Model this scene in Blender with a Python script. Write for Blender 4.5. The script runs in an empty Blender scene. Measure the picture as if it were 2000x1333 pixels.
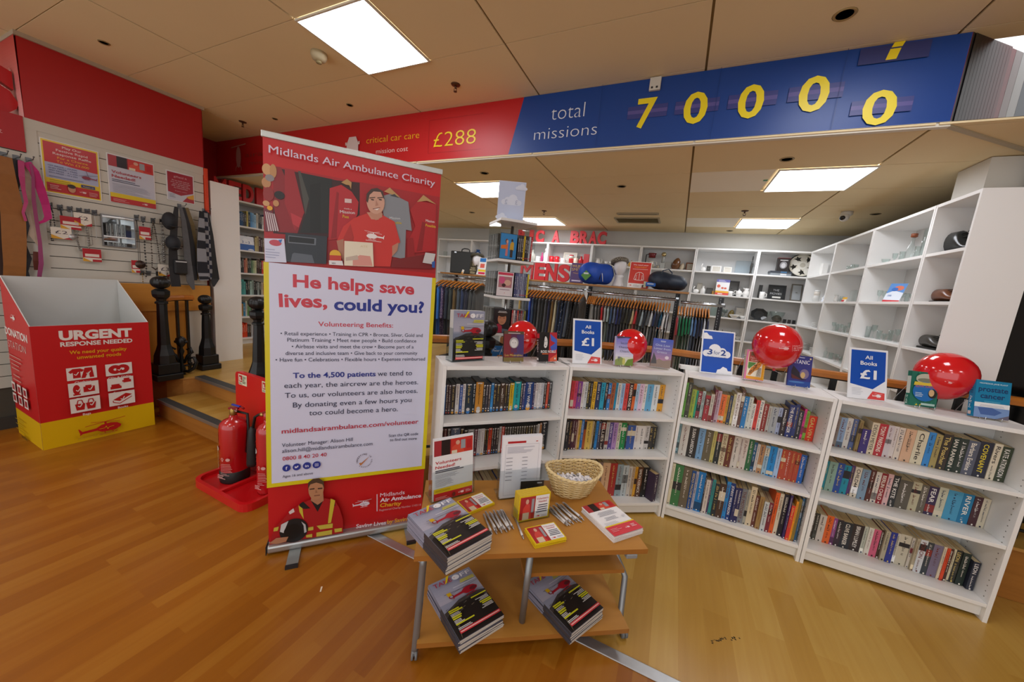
import bpy, bmesh, math, random
from mathutils import Vector, Matrix
SC = bpy.context.scene
COL = SC.collection
rnd = random.Random(7)
PI = math.pi
# ---------------------------------------------------------------- camera
EYE = 1.53                         # metres above the lower floor
_FOC = 690.2                       # focal length in pixels of the 2000 px frame
_p, _r, _y = math.radians(8.798), math.radians(-5.334), math.radians(24.3)
_F = Vector((0, math.cos(_p), -math.sin(_p)))
_D = Vector((0, -math.sin(_p), -math.cos(_p)))
_X = Vector((1, 0, 0))
_c, _s = math.cos(_r), math.sin(_r)
_RZ = Matrix.Rotation(_y, 3, 'Z')
RIGHT, DOWN, FWD = _RZ @ (_c*_X + _s*_D), _RZ @ (-_s*_X + _c*_D), _RZ @ _F
cam = bpy.data.objects.new('camera', bpy.data.cameras.new('camera'))
COL.objects.link(cam)
cam.data.sensor_width = 36.0
cam.data.lens = _FOC/2000*36.0
cam.data.clip_start, cam.data.clip_end = 0.05, 60
cam.matrix_world = Matrix(((RIGHT.x, -DOWN.x, -FWD.x, 0), (RIGHT.y, -DOWN.y, -FWD.y, 0),
                           (RIGHT.z, -DOWN.z, -FWD.z, EYE), (0, 0, 0, 1)))
SC.camera = cam
# ---------------------------------------------------------------- world, exposure
w = bpy.data.worlds.new('world'); SC.world = w; w.use_nodes = True
w.node_tree.nodes['Background'].inputs[0].default_value = (1, 1, 1, 1)
w.node_tree.nodes['Background'].inputs[1].default_value = 1.0
SC.view_settings.view_transform = 'Standard'
SC.view_settings.look = 'None'
SC.view_settings.gamma = 1.0
SC.view_settings.use_curve_mapping = False
SC.view_settings.exposure = 0.5
SC.cycles.max_bounces = 7
SC.cycles.diffuse_bounces = 4
SC.cycles.glossy_bounces = 4
SC.cycles.transparent_max_bounces = 12
SC.cycles.transmission_bounces = 6
SC.cycles.caustics_reflective = False
SC.cycles.caustics_refractive = False
SC.cycles.sample_clamp_indirect = 4.0
PANEL = 9.0                        # emission of every LED ceiling panel
# ---------------------------------------------------------------- finding real positions
def ray(px, py): return RIGHT*(px-1000) + DOWN*(py-666.5) + FWD*_FOC
E0 = Vector((0, 0, EYE))
def atz(px, py, z=0.0): d = ray(px, py); return E0 + d*((z-EYE)/d.z)
def aty(px, py, y): d = ray(px, py); return E0 + d*(y/d.y)
def atx(px, py, x): d = ray(px, py); return E0 + d*(x/d.x)
def atp(px, py, O, N): d = ray(px, py); return E0 + d*((Vector(O)-E0).dot(N)/d.dot(N))
# ---------------------------------------------------------------- materials
def lin(h):
    h = h.lstrip('#'); o = []
    for i in (0, 2, 4):
        v = int(h[i:i+2], 16)/255; o.append(v/12.92 if v <= .04045 else ((v+.055)/1.055)**2.4)
    return (*o, 1)
_M = {}
def mat(c, rough=.5, metal=0., spec=.5, noise=0., scale=8., bump=0., coat=0., sheen=0.):
    key = (c, rough, metal, spec, noise, scale, bump, coat, sheen)
    if key in _M: return _M[key]
    m = bpy.data.materials.new('surface_'+c.strip('#')); m.use_nodes = True
    nt = m.node_tree; b = nt.nodes['Principled BSDF']
    b.inputs['Base Color'].default_value = lin(c)
    b.inputs['Roughness'].default_value = rough
    b.inputs['Metallic'].default_value = metal
    b.inputs['Specular IOR Level'].default_value = spec
    b.inputs['Coat Weight'].default_value = coat
    b.inputs['Sheen Weight'].default_value = sheen
    if noise or bump:
        tc = nt.nodes.new('ShaderNodeTexCoord'); nz = nt.nodes.new('ShaderNodeTexNoise')
        nz.inputs['Scale'].default_value = scale; nz.inputs['Detail'].default_value = 3
        nt.links.new(tc.outputs['Object'], nz.inputs['Vector'])
        if noise:
            hs = nt.nodes.new('ShaderNodeHueSaturation'); mr = nt.nodes.new('ShaderNodeMapRange')
            mr.inputs[3].default_value = 1-noise; mr.inputs[4].default_value = 1+noise
            nt.links.new(nz.outputs['Fac'], mr.inputs[0]); nt.links.new(mr.outputs[0], hs.inputs['Value'])
            hs.inputs['Color'].default_value = lin(c)
            nt.links.new(hs.outputs[0], b.inputs['Base Color'])
        if bump:
            bp = nt.nodes.new('ShaderNodeBump'); bp.inputs['Strength'].default_value = bump
            bp.inputs['Distance'].default_value = .004
            nt.links.new(nz.outputs['Fac'], bp.inputs['Height']); nt.links.new(bp.outputs[0], b.inputs['Normal'])
    _M[key] = m
    return m
def glow(c, s):
    key = ('glow', c, s)
    if key not in _M:
        m = bpy.data.materials.new('lit_panel'); m.use_nodes = True
        b = m.node_tree.nodes['Principled BSDF']
        b.inputs['Base Color'].default_value = (.9, .9, .9, 1)
        b.inputs['Emission Color'].default_value = lin(c); b.inputs['Emission Strength'].default_value = s
        _M[key] = m
    return _M[key]
def clear(c='ffffff', a=.22, rough=.03):
    """thin acrylic or glass: mostly see-through with a glossy skin"""
    key = ('clear', c, a, rough)
    if key not in _M:
        m = bpy.data.materials.new('clear_'+c); m.use_nodes = True; nt = m.node_tree
        nt.nodes.remove(nt.nodes['Principled BSDF'])
        tr = nt.nodes.new('ShaderNodeBsdfTransparent'); gl = nt.nodes.new('ShaderNodeBsdfGlossy')
        tr.inputs[0].default_value = lin(c)
        gl.inputs['Roughness'].default_value = rough
        fr = nt.nodes.new('ShaderNodeLayerWeight'); fr.inputs[0].default_value = .5
        mx = nt.nodes.new('ShaderNodeMixShader')
        pw = nt.nodes.new('ShaderNodeMath'); pw.operation = 'POWER'; pw.inputs[1].default_value = 3.0
        ml = nt.nodes.new('ShaderNodeMath'); ml.operation = 'MULTIPLY_ADD'; ml.inputs[1].default_value = min(.9, a*2.4); ml.inputs[2].default_value = .02
        nt.links.new(fr.outputs['Facing'], pw.inputs[0]); nt.links.new(pw.outputs[0], ml.inputs[0]); nt.links.new(ml.outputs[0], mx.inputs[0])
        nt.links.new(tr.outputs[0], mx.inputs[1]); nt.links.new(gl.outputs[0], mx.inputs[2])
        nt.links.new(mx.outputs[0], nt.nodes['Material Output'].inputs[0])
        _M[key] = m
    return _M[key]
def wood(cols, along='Y', width=.06, length=.6, rough=.3, seam=.0, grain=1.0):
    """planks or strips of procedural wood: brick layout for the strips, stretched noise for the grain"""
    m = bpy.data.materials.new('wood_boards'); m.use_nodes = True; nt = m.node_tree; L = nt.links.new
    b = nt.nodes['Principled BSDF']; b.inputs['Roughness'].default_value = rough
    tc = nt.nodes.new('ShaderNodeTexCoord'); mp = nt.nodes.new('ShaderNodeMapping')
    L(tc.outputs['Object'], mp.inputs[0])
    if along == 'Y': mp.inputs['Rotation'].default_value = (0, 0, PI/2)
    if along == 'Z': mp.inputs['Rotation'].default_value = (0, PI/2, 0)
    br = nt.nodes.new('ShaderNodeTexBrick')
    br.inputs['Scale'].default_value = 1; br.inputs['Brick Width'].default_value = length
    br.inputs['Row Height'].default_value = width; br.inputs['Mortar Size'].default_value = seam
    br.inputs['Color1'].default_value = (0, 0, 0, 1); br.inputs['Color2'].default_value = (1, 1, 1, 1)
    br.inputs['Mortar'].default_value = (.0, .0, .0, 1); br.inputs['Bias'].default_value = 0
    br.offset = .37; br.offset_frequency = 2
    L(mp.outputs[0], br.inputs[0])
    st = nt.nodes.new('ShaderNodeMapping'); st.inputs['Scale'].default_value = (1.5, 22, 22)
    L(mp.outputs[0], st.inputs[0])
    nz = nt.nodes.new('ShaderNodeTexNoise'); nz.inputs['Scale'].default_value = 1.6; nz.inputs['Detail'].default_value = 5
    nz.inputs['Distortion'].default_value = .6
    L(st.outputs[0], nz.inputs['Vector'])
    big = nt.nodes.new('ShaderNodeTexNoise'); big.inputs['Scale'].default_value = 1.3
    L(mp.outputs[0], big.inputs['Vector'])
    a = nt.nodes.new('ShaderNodeMath'); a.operation = 'MULTIPLY_ADD'; a.inputs[1].default_value = .5*grain; 
    L(nz.outputs['Fac'], a.inputs[0]); 
    sep = nt.nodes.new('ShaderNodeSeparateColor'); L(br.outputs['Color'], sep.inputs[0])
    m2 = nt.nodes.new('ShaderNodeMath'); m2.operation = 'MULTIPLY'; m2.inputs[1].default_value = .55
    L(sep.outputs[0], m2.inputs[0]); L(m2.outputs[0], a.inputs[2])
    cr = nt.nodes.new('ShaderNodeValToRGB'); cr.color_ramp.elements[0].position = .12; cr.color_ramp.elements[1].position = .88
    cr.color_ramp.elements[0].color = lin(cols[0]); cr.color_ramp.elements[1].color = lin(cols[-1])
    if len(cols) == 3:
        e = cr.color_ramp.elements.new(.5); e.color = lin(cols[1])
    L(a.outputs[0], cr.inputs[0])
    mx = nt.nodes.new('ShaderNodeMix'); mx.data_type = 'RGBA'; mx.blend_type = 'MULTIPLY'; mx.inputs[0].default_value = .25
    L(cr.outputs[0], mx.inputs[6]); L(big.outputs['Color'], mx.inputs[7])
    L(cr.outputs[0], b.inputs['Base Color'])
    bp = nt.nodes.new('ShaderNodeBump'); bp.inputs['Strength'].default_value = .06; bp.inputs['Distance'].default_value = .003
    L(nz.outputs['Fac'], bp.inputs['Height']); L(bp.outputs[0], b.inputs['Normal'])
    return m
# ---------------------------------------------------------------- mesh building
I4 = Matrix.Identity(4)
def T(x=0, y=0, z=0, rz=0, rx=0, ry=0, s=1):
    return Matrix.Translation((x, y, z)) @ Matrix.Rotation(rz, 4, 'Z') @ Matrix.Rotation(ry, 4, 'Y') @ Matrix.Rotation(rx, 4, 'X') @ Matrix.Scale(s, 4)
def frame(O, U, V):
    """matrix whose x axis runs along U, y axis along V and z axis along their normal"""
    U = Vector(U).normalized(); V = Vector(V).normalized(); N = U.cross(V)
    return Matrix(((U.x, V.x, N.x, O[0]), (U.y, V.y, N.y, O[1]), (U.z, V.z, N.z, O[2]), (0, 0, 0, 1)))
class MB:
    def __init__(s): s.v = []; s.f = []; s.mi = []; s.sm = []; s.mats = []; s.lay = 0
    def m(s, mt):
        if isinstance(mt, str): mt = mat(mt)
        if mt not in s.mats: s.mats.append(mt)
        return s.mats.index(mt)
    def add(s, vs, fs, mt, M=None, smooth=False):
        k = len(s.v); i = s.m(mt)
        s.v += [tuple(M @ Vector(v)) if M is not None else tuple(v) for v in vs]
        for f in fs: s.f.append([k+j for j in f]); s.mi.append(i); s.sm.append(smooth)
        return s
    def box(s, c, d, mt, M=None, b=0.):
        x, y, z = d[0]/2, d[1]/2, d[2]/2
        if not b:
            vs = [(c[0]+i*x, c[1]+j*y, c[2]+k*z) for i in (-1, 1) for j in (-1, 1) for k in (-1, 1)]
            return s.add(vs, [(0, 1, 3, 2), (4, 6, 7, 5), (0, 4, 5, 1), (2, 3, 7, 6), (0, 2, 6, 4), (1, 5, 7, 3)], mt, M)
        bm = bmesh.new(); bmesh.ops.create_cube(bm, size=1)
        bmesh.ops.scale(bm, vec=d, verts=bm.verts)
        bmesh.ops.bevel(bm, geom=bm.edges[:], offset=min(b, x*.98, y*.98, z*.98), segments=2, affect='EDGES', profile=.5)
        bmesh.ops.translate(bm, vec=c, verts=bm.verts)
        bm.verts.index_update()
        s.add([v.co[:] for v in bm.verts], [[v.index for v in f.verts] for f in bm.faces], mt, M, False); bm.free(); return s
    def b2(s, p, q, mt, M=None, b=0.):
        return s.box([(p[i]+q[i])/2 for i in range(3)], [abs(q[i]-p[i]) for i in range(3)], mt, M, b)
    def lathe(s, prof, mt, M=None, n=20, smooth=True):
        vs = []; fs = []
        for r, z in prof:
            for i in range(n): a = 2*PI*i/n; vs.append((r*math.cos(a), r*math.sin(a), z))
        for k in range(len(prof)-1):
            for i in range(n):
                j = (i+1) % n; fs.append((k*n+i, k*n+j, (k+1)*n+j, (k+1)*n+i))
        if prof[0][0] > 1e-6: fs.append(tuple(reversed(range(n))))
        if prof[-1][0] > 1e-6: fs.append(tuple(range((len(prof)-1)*n, len(prof)*n)))
        return s.add(vs, fs, mt, M, smooth)
    def cyl(s, p, q, r, mt, M=None, n=10, r2=None, smooth=True):
        p, q = Vector(p), Vector(q); d = q-p; R = d.to_track_quat('Z', 'Y').to_matrix().to_4x4(); R.translation = p
        return s.lathe([(r, 0), (r if r2 is None else r2, d.length)], mt, (M or I4) @ R, n, smooth)
    def tube(s, pts, r, mt, M=None, n=6, closed=False, flat=None):
        P = [Vector(p) for p in pts]; k = len(P); vs = []; fs = []
        up = Vector((0, 0, 1)); prev = None
        for i, p in enumerate(P):
            a = P[i-1] if (i > 0 or closed) else P[i]; c = P[(i+1) % k] if (i < k-1 or closed) else P[i]
            t = (c-a).normalized() if (c-a).length > 1e-9 else Vector((0, 0, 1))
            if prev is None: u = t.cross(up) if abs(t.dot(up)) < .95 else t.cross(Vector((1, 0, 0)))
            else: u = prev - t*prev.dot(t)
            if u.length < 1e-6: u = t.orthogonal()
            u.normalize(); prev = u; v = t.cross(u); rr = r[i] if isinstance(r, (list, tuple)) else r
            for j in range(n):
                an = 2*PI*j/n; vs.append(p + u*math.cos(an)*rr + v*math.sin(an)*rr*(flat or 1))
        for i in range(k if closed else k-1):
            for j in range(n):
                q = (i+1) % k; fs.append((i*n+j, i*n+(j+1) % n, q*n+(j+1) % n, q*n+j))
        if not closed: fs += [tuple(reversed(range(n))), tuple(range((k-1)*n, k*n))]
        return s.add(vs, fs, mt, M, True)
    def prism(s, poly, z0, z1, mt, M=None, side=None):
        a = sum(poly[i][0]*poly[(i+1) % len(poly)][1]-poly[(i+1) % len(poly)][0]*poly[i][1] for i in range(len(poly)))
        if a < 0: poly = poly[::-1]
        n = len(poly)
        s.add([(x, y, z1) for x, y in poly], [tuple(range(n))], mt, M)
        s.add([(x, y, z0) for x, y in poly], [tuple(reversed(range(n)))], mt, M)
        s.add([(x, y, z) for z in (z0, z1) for x, y in poly], [(i, (i+1) % n, n+(i+1) % n, n+i) for i in range(n)], side or mt, M)
        return s
    def grid(s, nu, nv, fn, mt, M=None, smooth=True, wrap=False):
        vs = [fn(i/(nu-1) if not wrap else i/nu, j/(nv-1)) for j in range(nv) for i in range(nu)]
        fs = [(j*nu+i, j*nu+(i+1) % nu, (j+1)*nu+(i+1) % nu, (j+1)*nu+i) for j in range(nv-1) for i in range(nu if wrap else nu-1)]
        return s.add(vs, fs, mt, M, smooth)
    def sphere(s, c, r, mt, M=None, n=14, k=9):
        rx, ry, rz = r if isinstance(r, (tuple, list)) else (r, r, r)
        return s.grid(n, k, lambda u, v: (c[0]+rx*math.cos(2*PI*u)*math.sin(PI*v), c[1]+ry*math.sin(2*PI*u)*math.sin(PI*v), c[2]-rz*math.cos(PI*v)), mt, M, True, True)
    def obj(s, name, parent=None, loc=(0, 0, 0), rot=(0, 0, 0)):
        me = bpy.data.meshes.new(name); me.from_pydata(s.v, [], s.f)
        for x in s.mats: me.materials.append(x)
        me.polygons.foreach_set('material_index', s.mi); me.polygons.foreach_set('use_smooth', s.sm); me.update()
        o = bpy.data.objects.new(name, me); COL.objects.link(o); o.location = loc; o.rotation_euler = rot
        if parent: o.parent = parent
        return o
# ---------------------------------------------------------------- flat print: letters and shapes laid on a face
_TX = {}
def glyphs(t, bold):
    k = (t, bold)
    if k not in _TX:
        cu = bpy.data.curves.new('lettering', 'FONT'); cu.body = t; cu.size = 1; cu.offset = bold; cu.resolution_u = 3
        o = bpy.data.objects.new('lettering', cu); me = o.to_mesh()
        v = [(p.co.x, p.co.y) for p in me.vertices]; f = [tuple(p.vertices) for p in me.polygons]
        o.to_mesh_clear(); bpy.data.objects.remove(o); bpy.data.curves.remove(cu)
        xs = [p[0] for p in v] or [0, 1]
        _TX[k] = (v, f, min(xs), max(xs))
    return _TX[k]
CAP = .73                          # height of a capital in a font of size 1
class Pr(MB):
    """a print on the face M (x to the right, y up, z out of the face); each call lies a hair above the last"""
    def __init__(s, M=I4, step=.00025, rough=.45, fn=None):
        MB.__init__(s); s.M = M; s.step = step; s.rough = rough; s.fn = fn
    def put(s, v2, f, c, smooth=False):
        s.lay += 1; z = s.lay*s.step; mt = c if not isinstance(c, str) else mat(c, s.rough)
        if s.fn: s.add([s.fn(x, y, z) for x, y in v2], f, mt, None, smooth)
        else: s.add([(x, y, z) for x, y in v2], f, mt, s.M, smooth)
        return s
    def rect(s, x, y, w, h, c): return s.put([(x, y), (x+w, y), (x+w, y+h), (x, y+h)], [(0, 1, 2, 3)], c)
    def poly(s, p, c):
        a = sum(p[i][0]*p[(i+1) % len(p)][1]-p[(i+1) % len(p)][0]*p[i][1] for i in range(len(p)))
        return s.put(list(p) if a > 0 else list(p)[::-1], [tuple(range(len(p)))], c)
    def ell(s, x, y, rx, ry, c, n=18, a0=0., a1=2*PI):
        return s.poly([(x+rx*math.cos(a0+(a1-a0)*i/n), y+ry*math.sin(a0+(a1-a0)*i/n)) for i in range(n if a1-a0 > 6.28 else n+1)], c)
    def line(s, p, q, wd, c):
        dx, dy = q[0]-p[0], q[1]-p[1]; l = math.hypot(dx, dy) or 1; nx, ny = -dy/l*wd/2, dx/l*wd/2
        return s.poly([(p[0]+nx, p[1]+ny), (p[0]-nx, p[1]-ny), (q[0]-nx, q[1]-ny), (q[0]+nx, q[1]+ny)], c)
    def pl(s, pts, wd, c):
        for a, b in zip(pts, pts[1:]): s.line(a, b, wd, c)
        return s
    def text(s, t, x, y, h, c, al='l', w=None, bold=0., rot=0., maxw=None):
        thick = 0
        if bold > 0 and 'M' in t: thick, bold = bold*.6, 0     # wide strokes by overprinting: offset outlines fold at the M
        v, f, x0, x1 = glyphs(t, bold); k = h/CAP; kx = k
        if w: kx = w/(x1-x0)
        if maxw and (x1-x0)*kx > maxw: kx = maxw/(x1-x0)
        wd = (x1-x0)*kx; ox = {'l': 0, 'c': -wd/2, 'r': -wd}[al]; ca, sa = math.cos(rot), math.sin(rot)
        q = []
        for p in v:
            a, b = (p[0]-x0)*kx+ox, p[1]*k; q.append((x+a*ca-b*sa, y+a*sa+b*ca))
        if thick: s.put([(a+thick*k*ca, b+thick*k*sa) for a, b in q], f, c); s.put([(a-thick*k*ca, b-thick*k*sa) for a, b in q], f, c)
        return s.put(q, f, c)
    def bars(s, x, y, w, n, dy, h, c, seed=1, al='l'):
        """lines of print too small to read"""
        r = random.Random(seed)
        for i in range(n):
            ww = w*(r.uniform(.55, 1) if n > 1 else 1); xx = x if al == 'l' else x+(w-ww)/2 if al == 'c' else x+w-ww
            s.rect(xx, y-i*dy, ww, h, c)
        return s
def heli(p, x, y, w, c, flip=False, rotor=True, cut=None):
    """the air ambulance mark: fuselage, boom, fin, rotor and skids"""
    k = w/10.; g = (lambda a, b: (x+(-a if flip else a)*k, y+b*k))
    p.poly([g(*q) for q in ((-1.6, .1), (-4.4, -.1), (-5, .9), (-5.2, .9), (-4.9, -.7), (-5, -1.3), (-4.4, -.8), (-1.4, -.7), (-.4, -1.4), (2.4, -1.5), (3.6, -.9), (3.9, -.2), (3, .7), (1.6, 1.1), (-.4, .9))], c)
    if rotor:
        p.line(g(.4, 1.7), g(.5, 1.), .5*k, c); p.line(g(-3.8, 1.3), g(4.9, 2.2), .16*k, c); p.line(g(-2.6, 2.3), g(3.6, 1.1), .13*k, c)
    p.line(g(-1, -2.1), g(2.9, -2.), .17*k, c); p.line(g(.1, -2.1), g(.2, -1.3), .17*k, c); p.line(g(1.9, -2.1), g(1.9, -1.3), .17*k, c)
    if cut: p.pl([g(-1, -.3), (g(.2, -.3)), g(.5, .3), g(.8, -.8), g(1.1, -.2), g(2.2, -.1)], .13*k, cut)
# ---------------------------------------------------------------- objects
def tag(o, label=None, cat=None, group=None, kind=None):
    if label: o['label'] = label
    if cat: o['category'] = cat
    if group: o['group'] = group
    if kind: o['kind'] = kind
    return o
def thing(name, label, cat, loc=(0, 0, 0), rz=0., group=None, rot=None):
    o = bpy.data.objects.new(name, None); COL.objects.link(o); o.empty_display_size = .1
    o.location = loc; o.rotation_euler = rot or (0, 0, rz)
    return tag(o, label, cat, group)
def struct(mb, name): return tag(mb.obj(name), None, None, None, 'structure')
def dup(o, loc=None, rot=None, label=None, group=None, parent=None):
    c = o.copy(); COL.objects.link(c); c.parent = parent
    if loc is not None: c.location = loc
    if rot is not None: c.rotation_euler = rot
    if label: c['label'] = label
    if group: c['group'] = group
    for ch in o.children: dup(ch, parent=c)
    return c
ORD = ['first', 'second', 'third', 'fourth', 'fifth', 'sixth', 'seventh', 'eighth', 'ninth', 'tenth', 'eleventh', 'twelfth',
       'thirteenth', 'fourteenth', 'fifteenth', 'sixteenth', 'seventeenth', 'eighteenth', 'nineteenth', 'twentieth']
def nth(i):
    if i < 20: return ORD[i]
    i += 1; t = {2: 'twenty', 3: 'thirty', 4: 'forty'}[i//10]
    return (t[:-1]+'ieth') if i % 10 == 0 else t+'-'+ORD[i % 10-1]
WHITE = mat('e9e9e6', .42)
# ================================================================ the room
ZP, ZF, ZR = .33, 3.08, 2.62       # raised shop floor, front ceiling, rear ceiling
YB = 2.88                          # front face of the bulkhead between the two ceilings
XL, XR, YN, YK = -5.95, 3.4, -3.2, 6.4
oak_red = wood(['8a4f0c', '96590f', 'a36a1e'], 'Y', .058, .62, .34)
oak_yel = wood(['b08436', 'bd9242', 'c9a354'], 'Y', .115, .95, .3)
oak_mid = wood(['8f5a22', 'a87030', 'bb8442'], 'X', .4, 3., .4)
b = MB()
b.add([(XL, YN, 0), (XR, YN, 0), (XR, 1.42, 0), (XL, 1.42, 0)], [(0, 1, 2, 3)], oak_red)
b.add([(-1.55, 1.42, 0), (XR, 1.42, 0), (XR, 3., 0), (-1.55, 3., 0)], [(0, 1, 2, 3)], oak_yel); b.add([(XL, 1.42, 0), (-1.55, 1.42, 0), (-1.55, 3., 0), (XL, 3., 0)], [(0, 1, 2, 3)], oak_red)
b.add([(XL, YN, -.05), (XL, 3, -.05), (XR, 3, -.05), (XR, YN, -.05)], [(0, 1, 2, 3)], mat('777777'))
struct(b, 'floor')
b = MB(); b.box((.975, 1.425, .003), (4.85, .05, .006), mat('b9bcbd', .35, .8, noise=.1, scale=30), None, .003)
struct(b, 'trim_1')
# raised floor with its edge board; the edge follows the railing
edge = [(-4.83, 1.62), (-4.62, 1.625), (-4.45, 1.665), (-4.34, 1.75), (-4.3, 1.87), (-3.26, 1.87), (-3.26, 1.8), (-1.47, 1.8), (-.85, 2.46), (-.05, 2.92), (XR, 2.92)]
b = MB(); b.prism(edge+[(XR, YK), (XL, YK), (XL, 2.3), (-4.83, 2.3)], 0.002, ZP-.018, mat('7a4a1c', .45), None, oak_mid)
def out(p, d):                     # the edge pushed outward a little for the nosing board
    return [(x, y-d) for x, y in p]
b.prism(out(edge, .02)+[(XR, YK), (XL, YK), (XL, 2.3), (-4.83, 2.3)], ZP-.018, ZP, oak_yel, None, mat('b98a48', .4))
struct(b, 'floor_platform')
b = MB(); b.b2((-4.3, 1.545, .001), (-3.2, 1.868, .165), oak_mid)
b.b2((-4.3, 1.60, .165), (-3.2, 1.868, .168), oak_yel)
nos = mat('3b3d3c', .5); alu = mat('9b9891', .4, .7)
b.b2((-4.3, 1.535, .150), (-3.2, 1.60, .171), nos); b.b2((-4.3, 1.53, .145), (-3.2, 1.5352, .172), alu)
b.b2((-4.3, 1.835, ZP-.02), (-3.26, 1.91, ZP+.004), nos); b.b2((-4.3, 1.83, ZP-.022), (-3.26, 1.8352, ZP+.004), alu)
b.b2((-4.31, 1.535, .001), (-4.292, 1.55, .01), alu)
struct(b, 'step')
# ceilings: tiles in a grid of recessed joints
def tiles(name, y0, y1, z, x0, x1, gx, gy, skip, whites, mt):
    b = MB(); base = mt; dark = mat('8a744a', .8)
    wt = mat('fbf6e6', .7)
    b.add([(x0, y0, z+.012), (x0, y1, z+.012), (x1, y1, z+.012), (x1, y0, z+.012)], [(0, 1, 2, 3)], dark)
    xs = [gx+1.205*k for k in range(-6, 8)]; ys = [gy+.6*k for k in range(-14, 10)]
    for i in range(len(xs)-1):
        for j in range(len(ys)-1):
            a, c = max(xs[i]+.007, x0), min(xs[i+1]-.007, x1); d, e = max(ys[j]+.003, y0), min(ys[j+1]-.003, y1)
            if c-a < .02 or e-d < .02: continue
            if any(abs((a+c)/2-q[0]) < .55 and abs((d+e)/2-q[1]) < .25 for q in skip):
                q = [q for q in skip if abs((a+c)/2-q[0]) < .55 and abs((d+e)/2-q[1]) < .25][0]
                if q[0] < (a+c)/2: a = xs[i]+.605
                else: c = xs[i]+.6
                full = wt if q[0] in whites else base
                b.b2((a, d, z), (c, e, z+.01), full); continue
            b.b2((a, d, z), (c, e, z+.01), base)
    return struct(b, name)
tile_m = mat('ecdab0', .85, noise=.05, scale=1.2)
F_LIGHTS = [(-2.167, 1.95), (.85, 1.95), (-2.167, -.45), (.85, -.45), (-4.6, -.45), (3.05, -.45), (-2.167, -2.25), (.85, -2.25)]
R_LIGHTS = [(.862, 3.8), (.862, 5.6), (-2.167, 3.8), (-2.167, 5.6), (-4.7, 4.4)]
tiles('ceiling', YN, YB+.1, ZF, XL, XR, -.06, 1.65, F_LIGHTS, (), tile_m)
tiles('ceiling_rear', YB-.02, YK, ZR, XL, XR, -.06, 3.5, R_LIGHTS, (.862,), tile_m)
def led(i, x, y, z, seen):
    t = thing('ceiling_light', seen, 'ceiling light', (x, y, z), 0, 'square LED ceiling panels')
    f = MB()
    for c, d in (((0, .295, -.003), (.6, .012, .012)), ((0, -.295, -.003), (.6, .012, .012)), ((.295, 0, -.003), (.012, .578, .012)), ((-.295, 0, -.003), (.012, .578, .012))):
        f.box(c, d, mat('d8d3c6', .5))
    f.obj('frame', t)
    d = MB(); d.add([(-.289, -.289, -.001), (-.289, .289, -.001), (.289, .289, -.001), (.289, -.289, -.001)], [(0, 1, 2, 3)], glow('f6f8ff', PANEL))
    d.obj('diffuser', t)
for i, (x, y) in enumerate(F_LIGHTS):
    if i == 0: s = 'lit square ceiling panel above the roller banner, largest in view'
    else: s = 'lit square ceiling panel above the shop entrance, out of the picture'
    led(i, x, y, ZF-.004, s)
for i, (x, y) in enumerate(R_LIGHTS):
    led(i, x, y, ZR-.004, ['lit square ceiling panel under the blue end of the bulkhead, right of the white tile', 'lit square ceiling panel over the white corner shelves near the back wall',
        'lit square ceiling panel just behind the acrylic media tower sign', 'lit square ceiling panel near the back wall above the BRAC letters', 'lit square ceiling panel hidden behind the roller banner'][i])
# walls
red = mat('a81418', .5); redl = mat('b01a1c', .45)
wal = mat('cfcfcb', .7, noise=.03, scale=3)
b = MB(); b.b2((XL, YK, 0), (XR, YK+.1, ZR+.1), wal); struct(b, 'wall_back')
b = MB(); b.b2((XL-.1, 2.25, 0), (XL, YK, ZF+.1), wal); b.b2((XL, 2.25, ZP+2.2), (XL+.01, YB+.05, ZF), red); struct(b, 'wall_left')
b = MB()
b.b2((-4.95, 1.05, 2.46), (-4.8, 2.2, 3.05), redl); b.b2((-5.9, 1.05, 2.46), (-4.95, 2.2, 3.05), red)
b.b2((-5.9, 1.035, 3.05), (-4.78, 2.22, 3.08), mat('b5a691', .6))
struct(b, 'wall_fascia')
b = MB(); b.b2((-5.9, 2.2, 0), (-4.86, 2.235, ZF), red); b.b2((XL-.1, YN, 0), (XL, 2.25, ZF+.1), wal); struct(b, 'wall_left_return')
b = MB(); b.b2((XR, YN, 0), (XR+.1, YK, ZF+.1), mat('b3aea6', .8)); struct(b, 'wall_right')
# black stone-like wall panel right of the tall shelves
blk = mat('0d0e0f', .12, 0, .5, noise=.5, scale=160)
b = MB(); b.b2((1.83, 3.32, ZP+.001), (XR-.01, 3.4, ZR-.002), blk); struct(b, 'wall_partition')
b = MB(); b.b2((1.66, 3.42, 2.36), (1.95, 3.72, ZR-.005), mat('d5d3cc', .6)); b.b2((1.95, 3.42, 2.36), (2.4, 3.72, ZR-.005), mat('b5b5b5', .6)); struct(b, 'column')
# bulkhead: printed fascia, white lower trim, angled return
BX = 1.2
b = MB()
b.b2((XL+.012, YB, ZR+.015), (BX, YB+.1, ZF-.001), red)
R2 = Vector((1.728-1.214, 3.306-2.891, 0)).normalized()
ra, rb = Vector((BX, YB, 0)), Vector((BX, YB, 0))+R2*2.6
b.prism([(ra.x, ra.y), (rb.x, rb.y), (rb.x, rb.y+.15), (ra.x-.05, ra.y+.1)], ZR+.015, ZF-.001, mat('16181f', .35))
struct(b, 'bulkhead')
b = MB(); tr = mat('ddd9cc', .5)
b.b2((XL+.012, YB-.012, ZR-.01), (BX, YB+.02, ZR+.016), tr)
b.prism([(ra.x, ra.y-.012), (rb.x, rb.y-.012), (rb.x, rb.y+.02), (ra.x, ra.y+.02)], ZR-.01, ZR+.016, mat('b4aa92', .6))
struct(b, 'trim_2')
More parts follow.
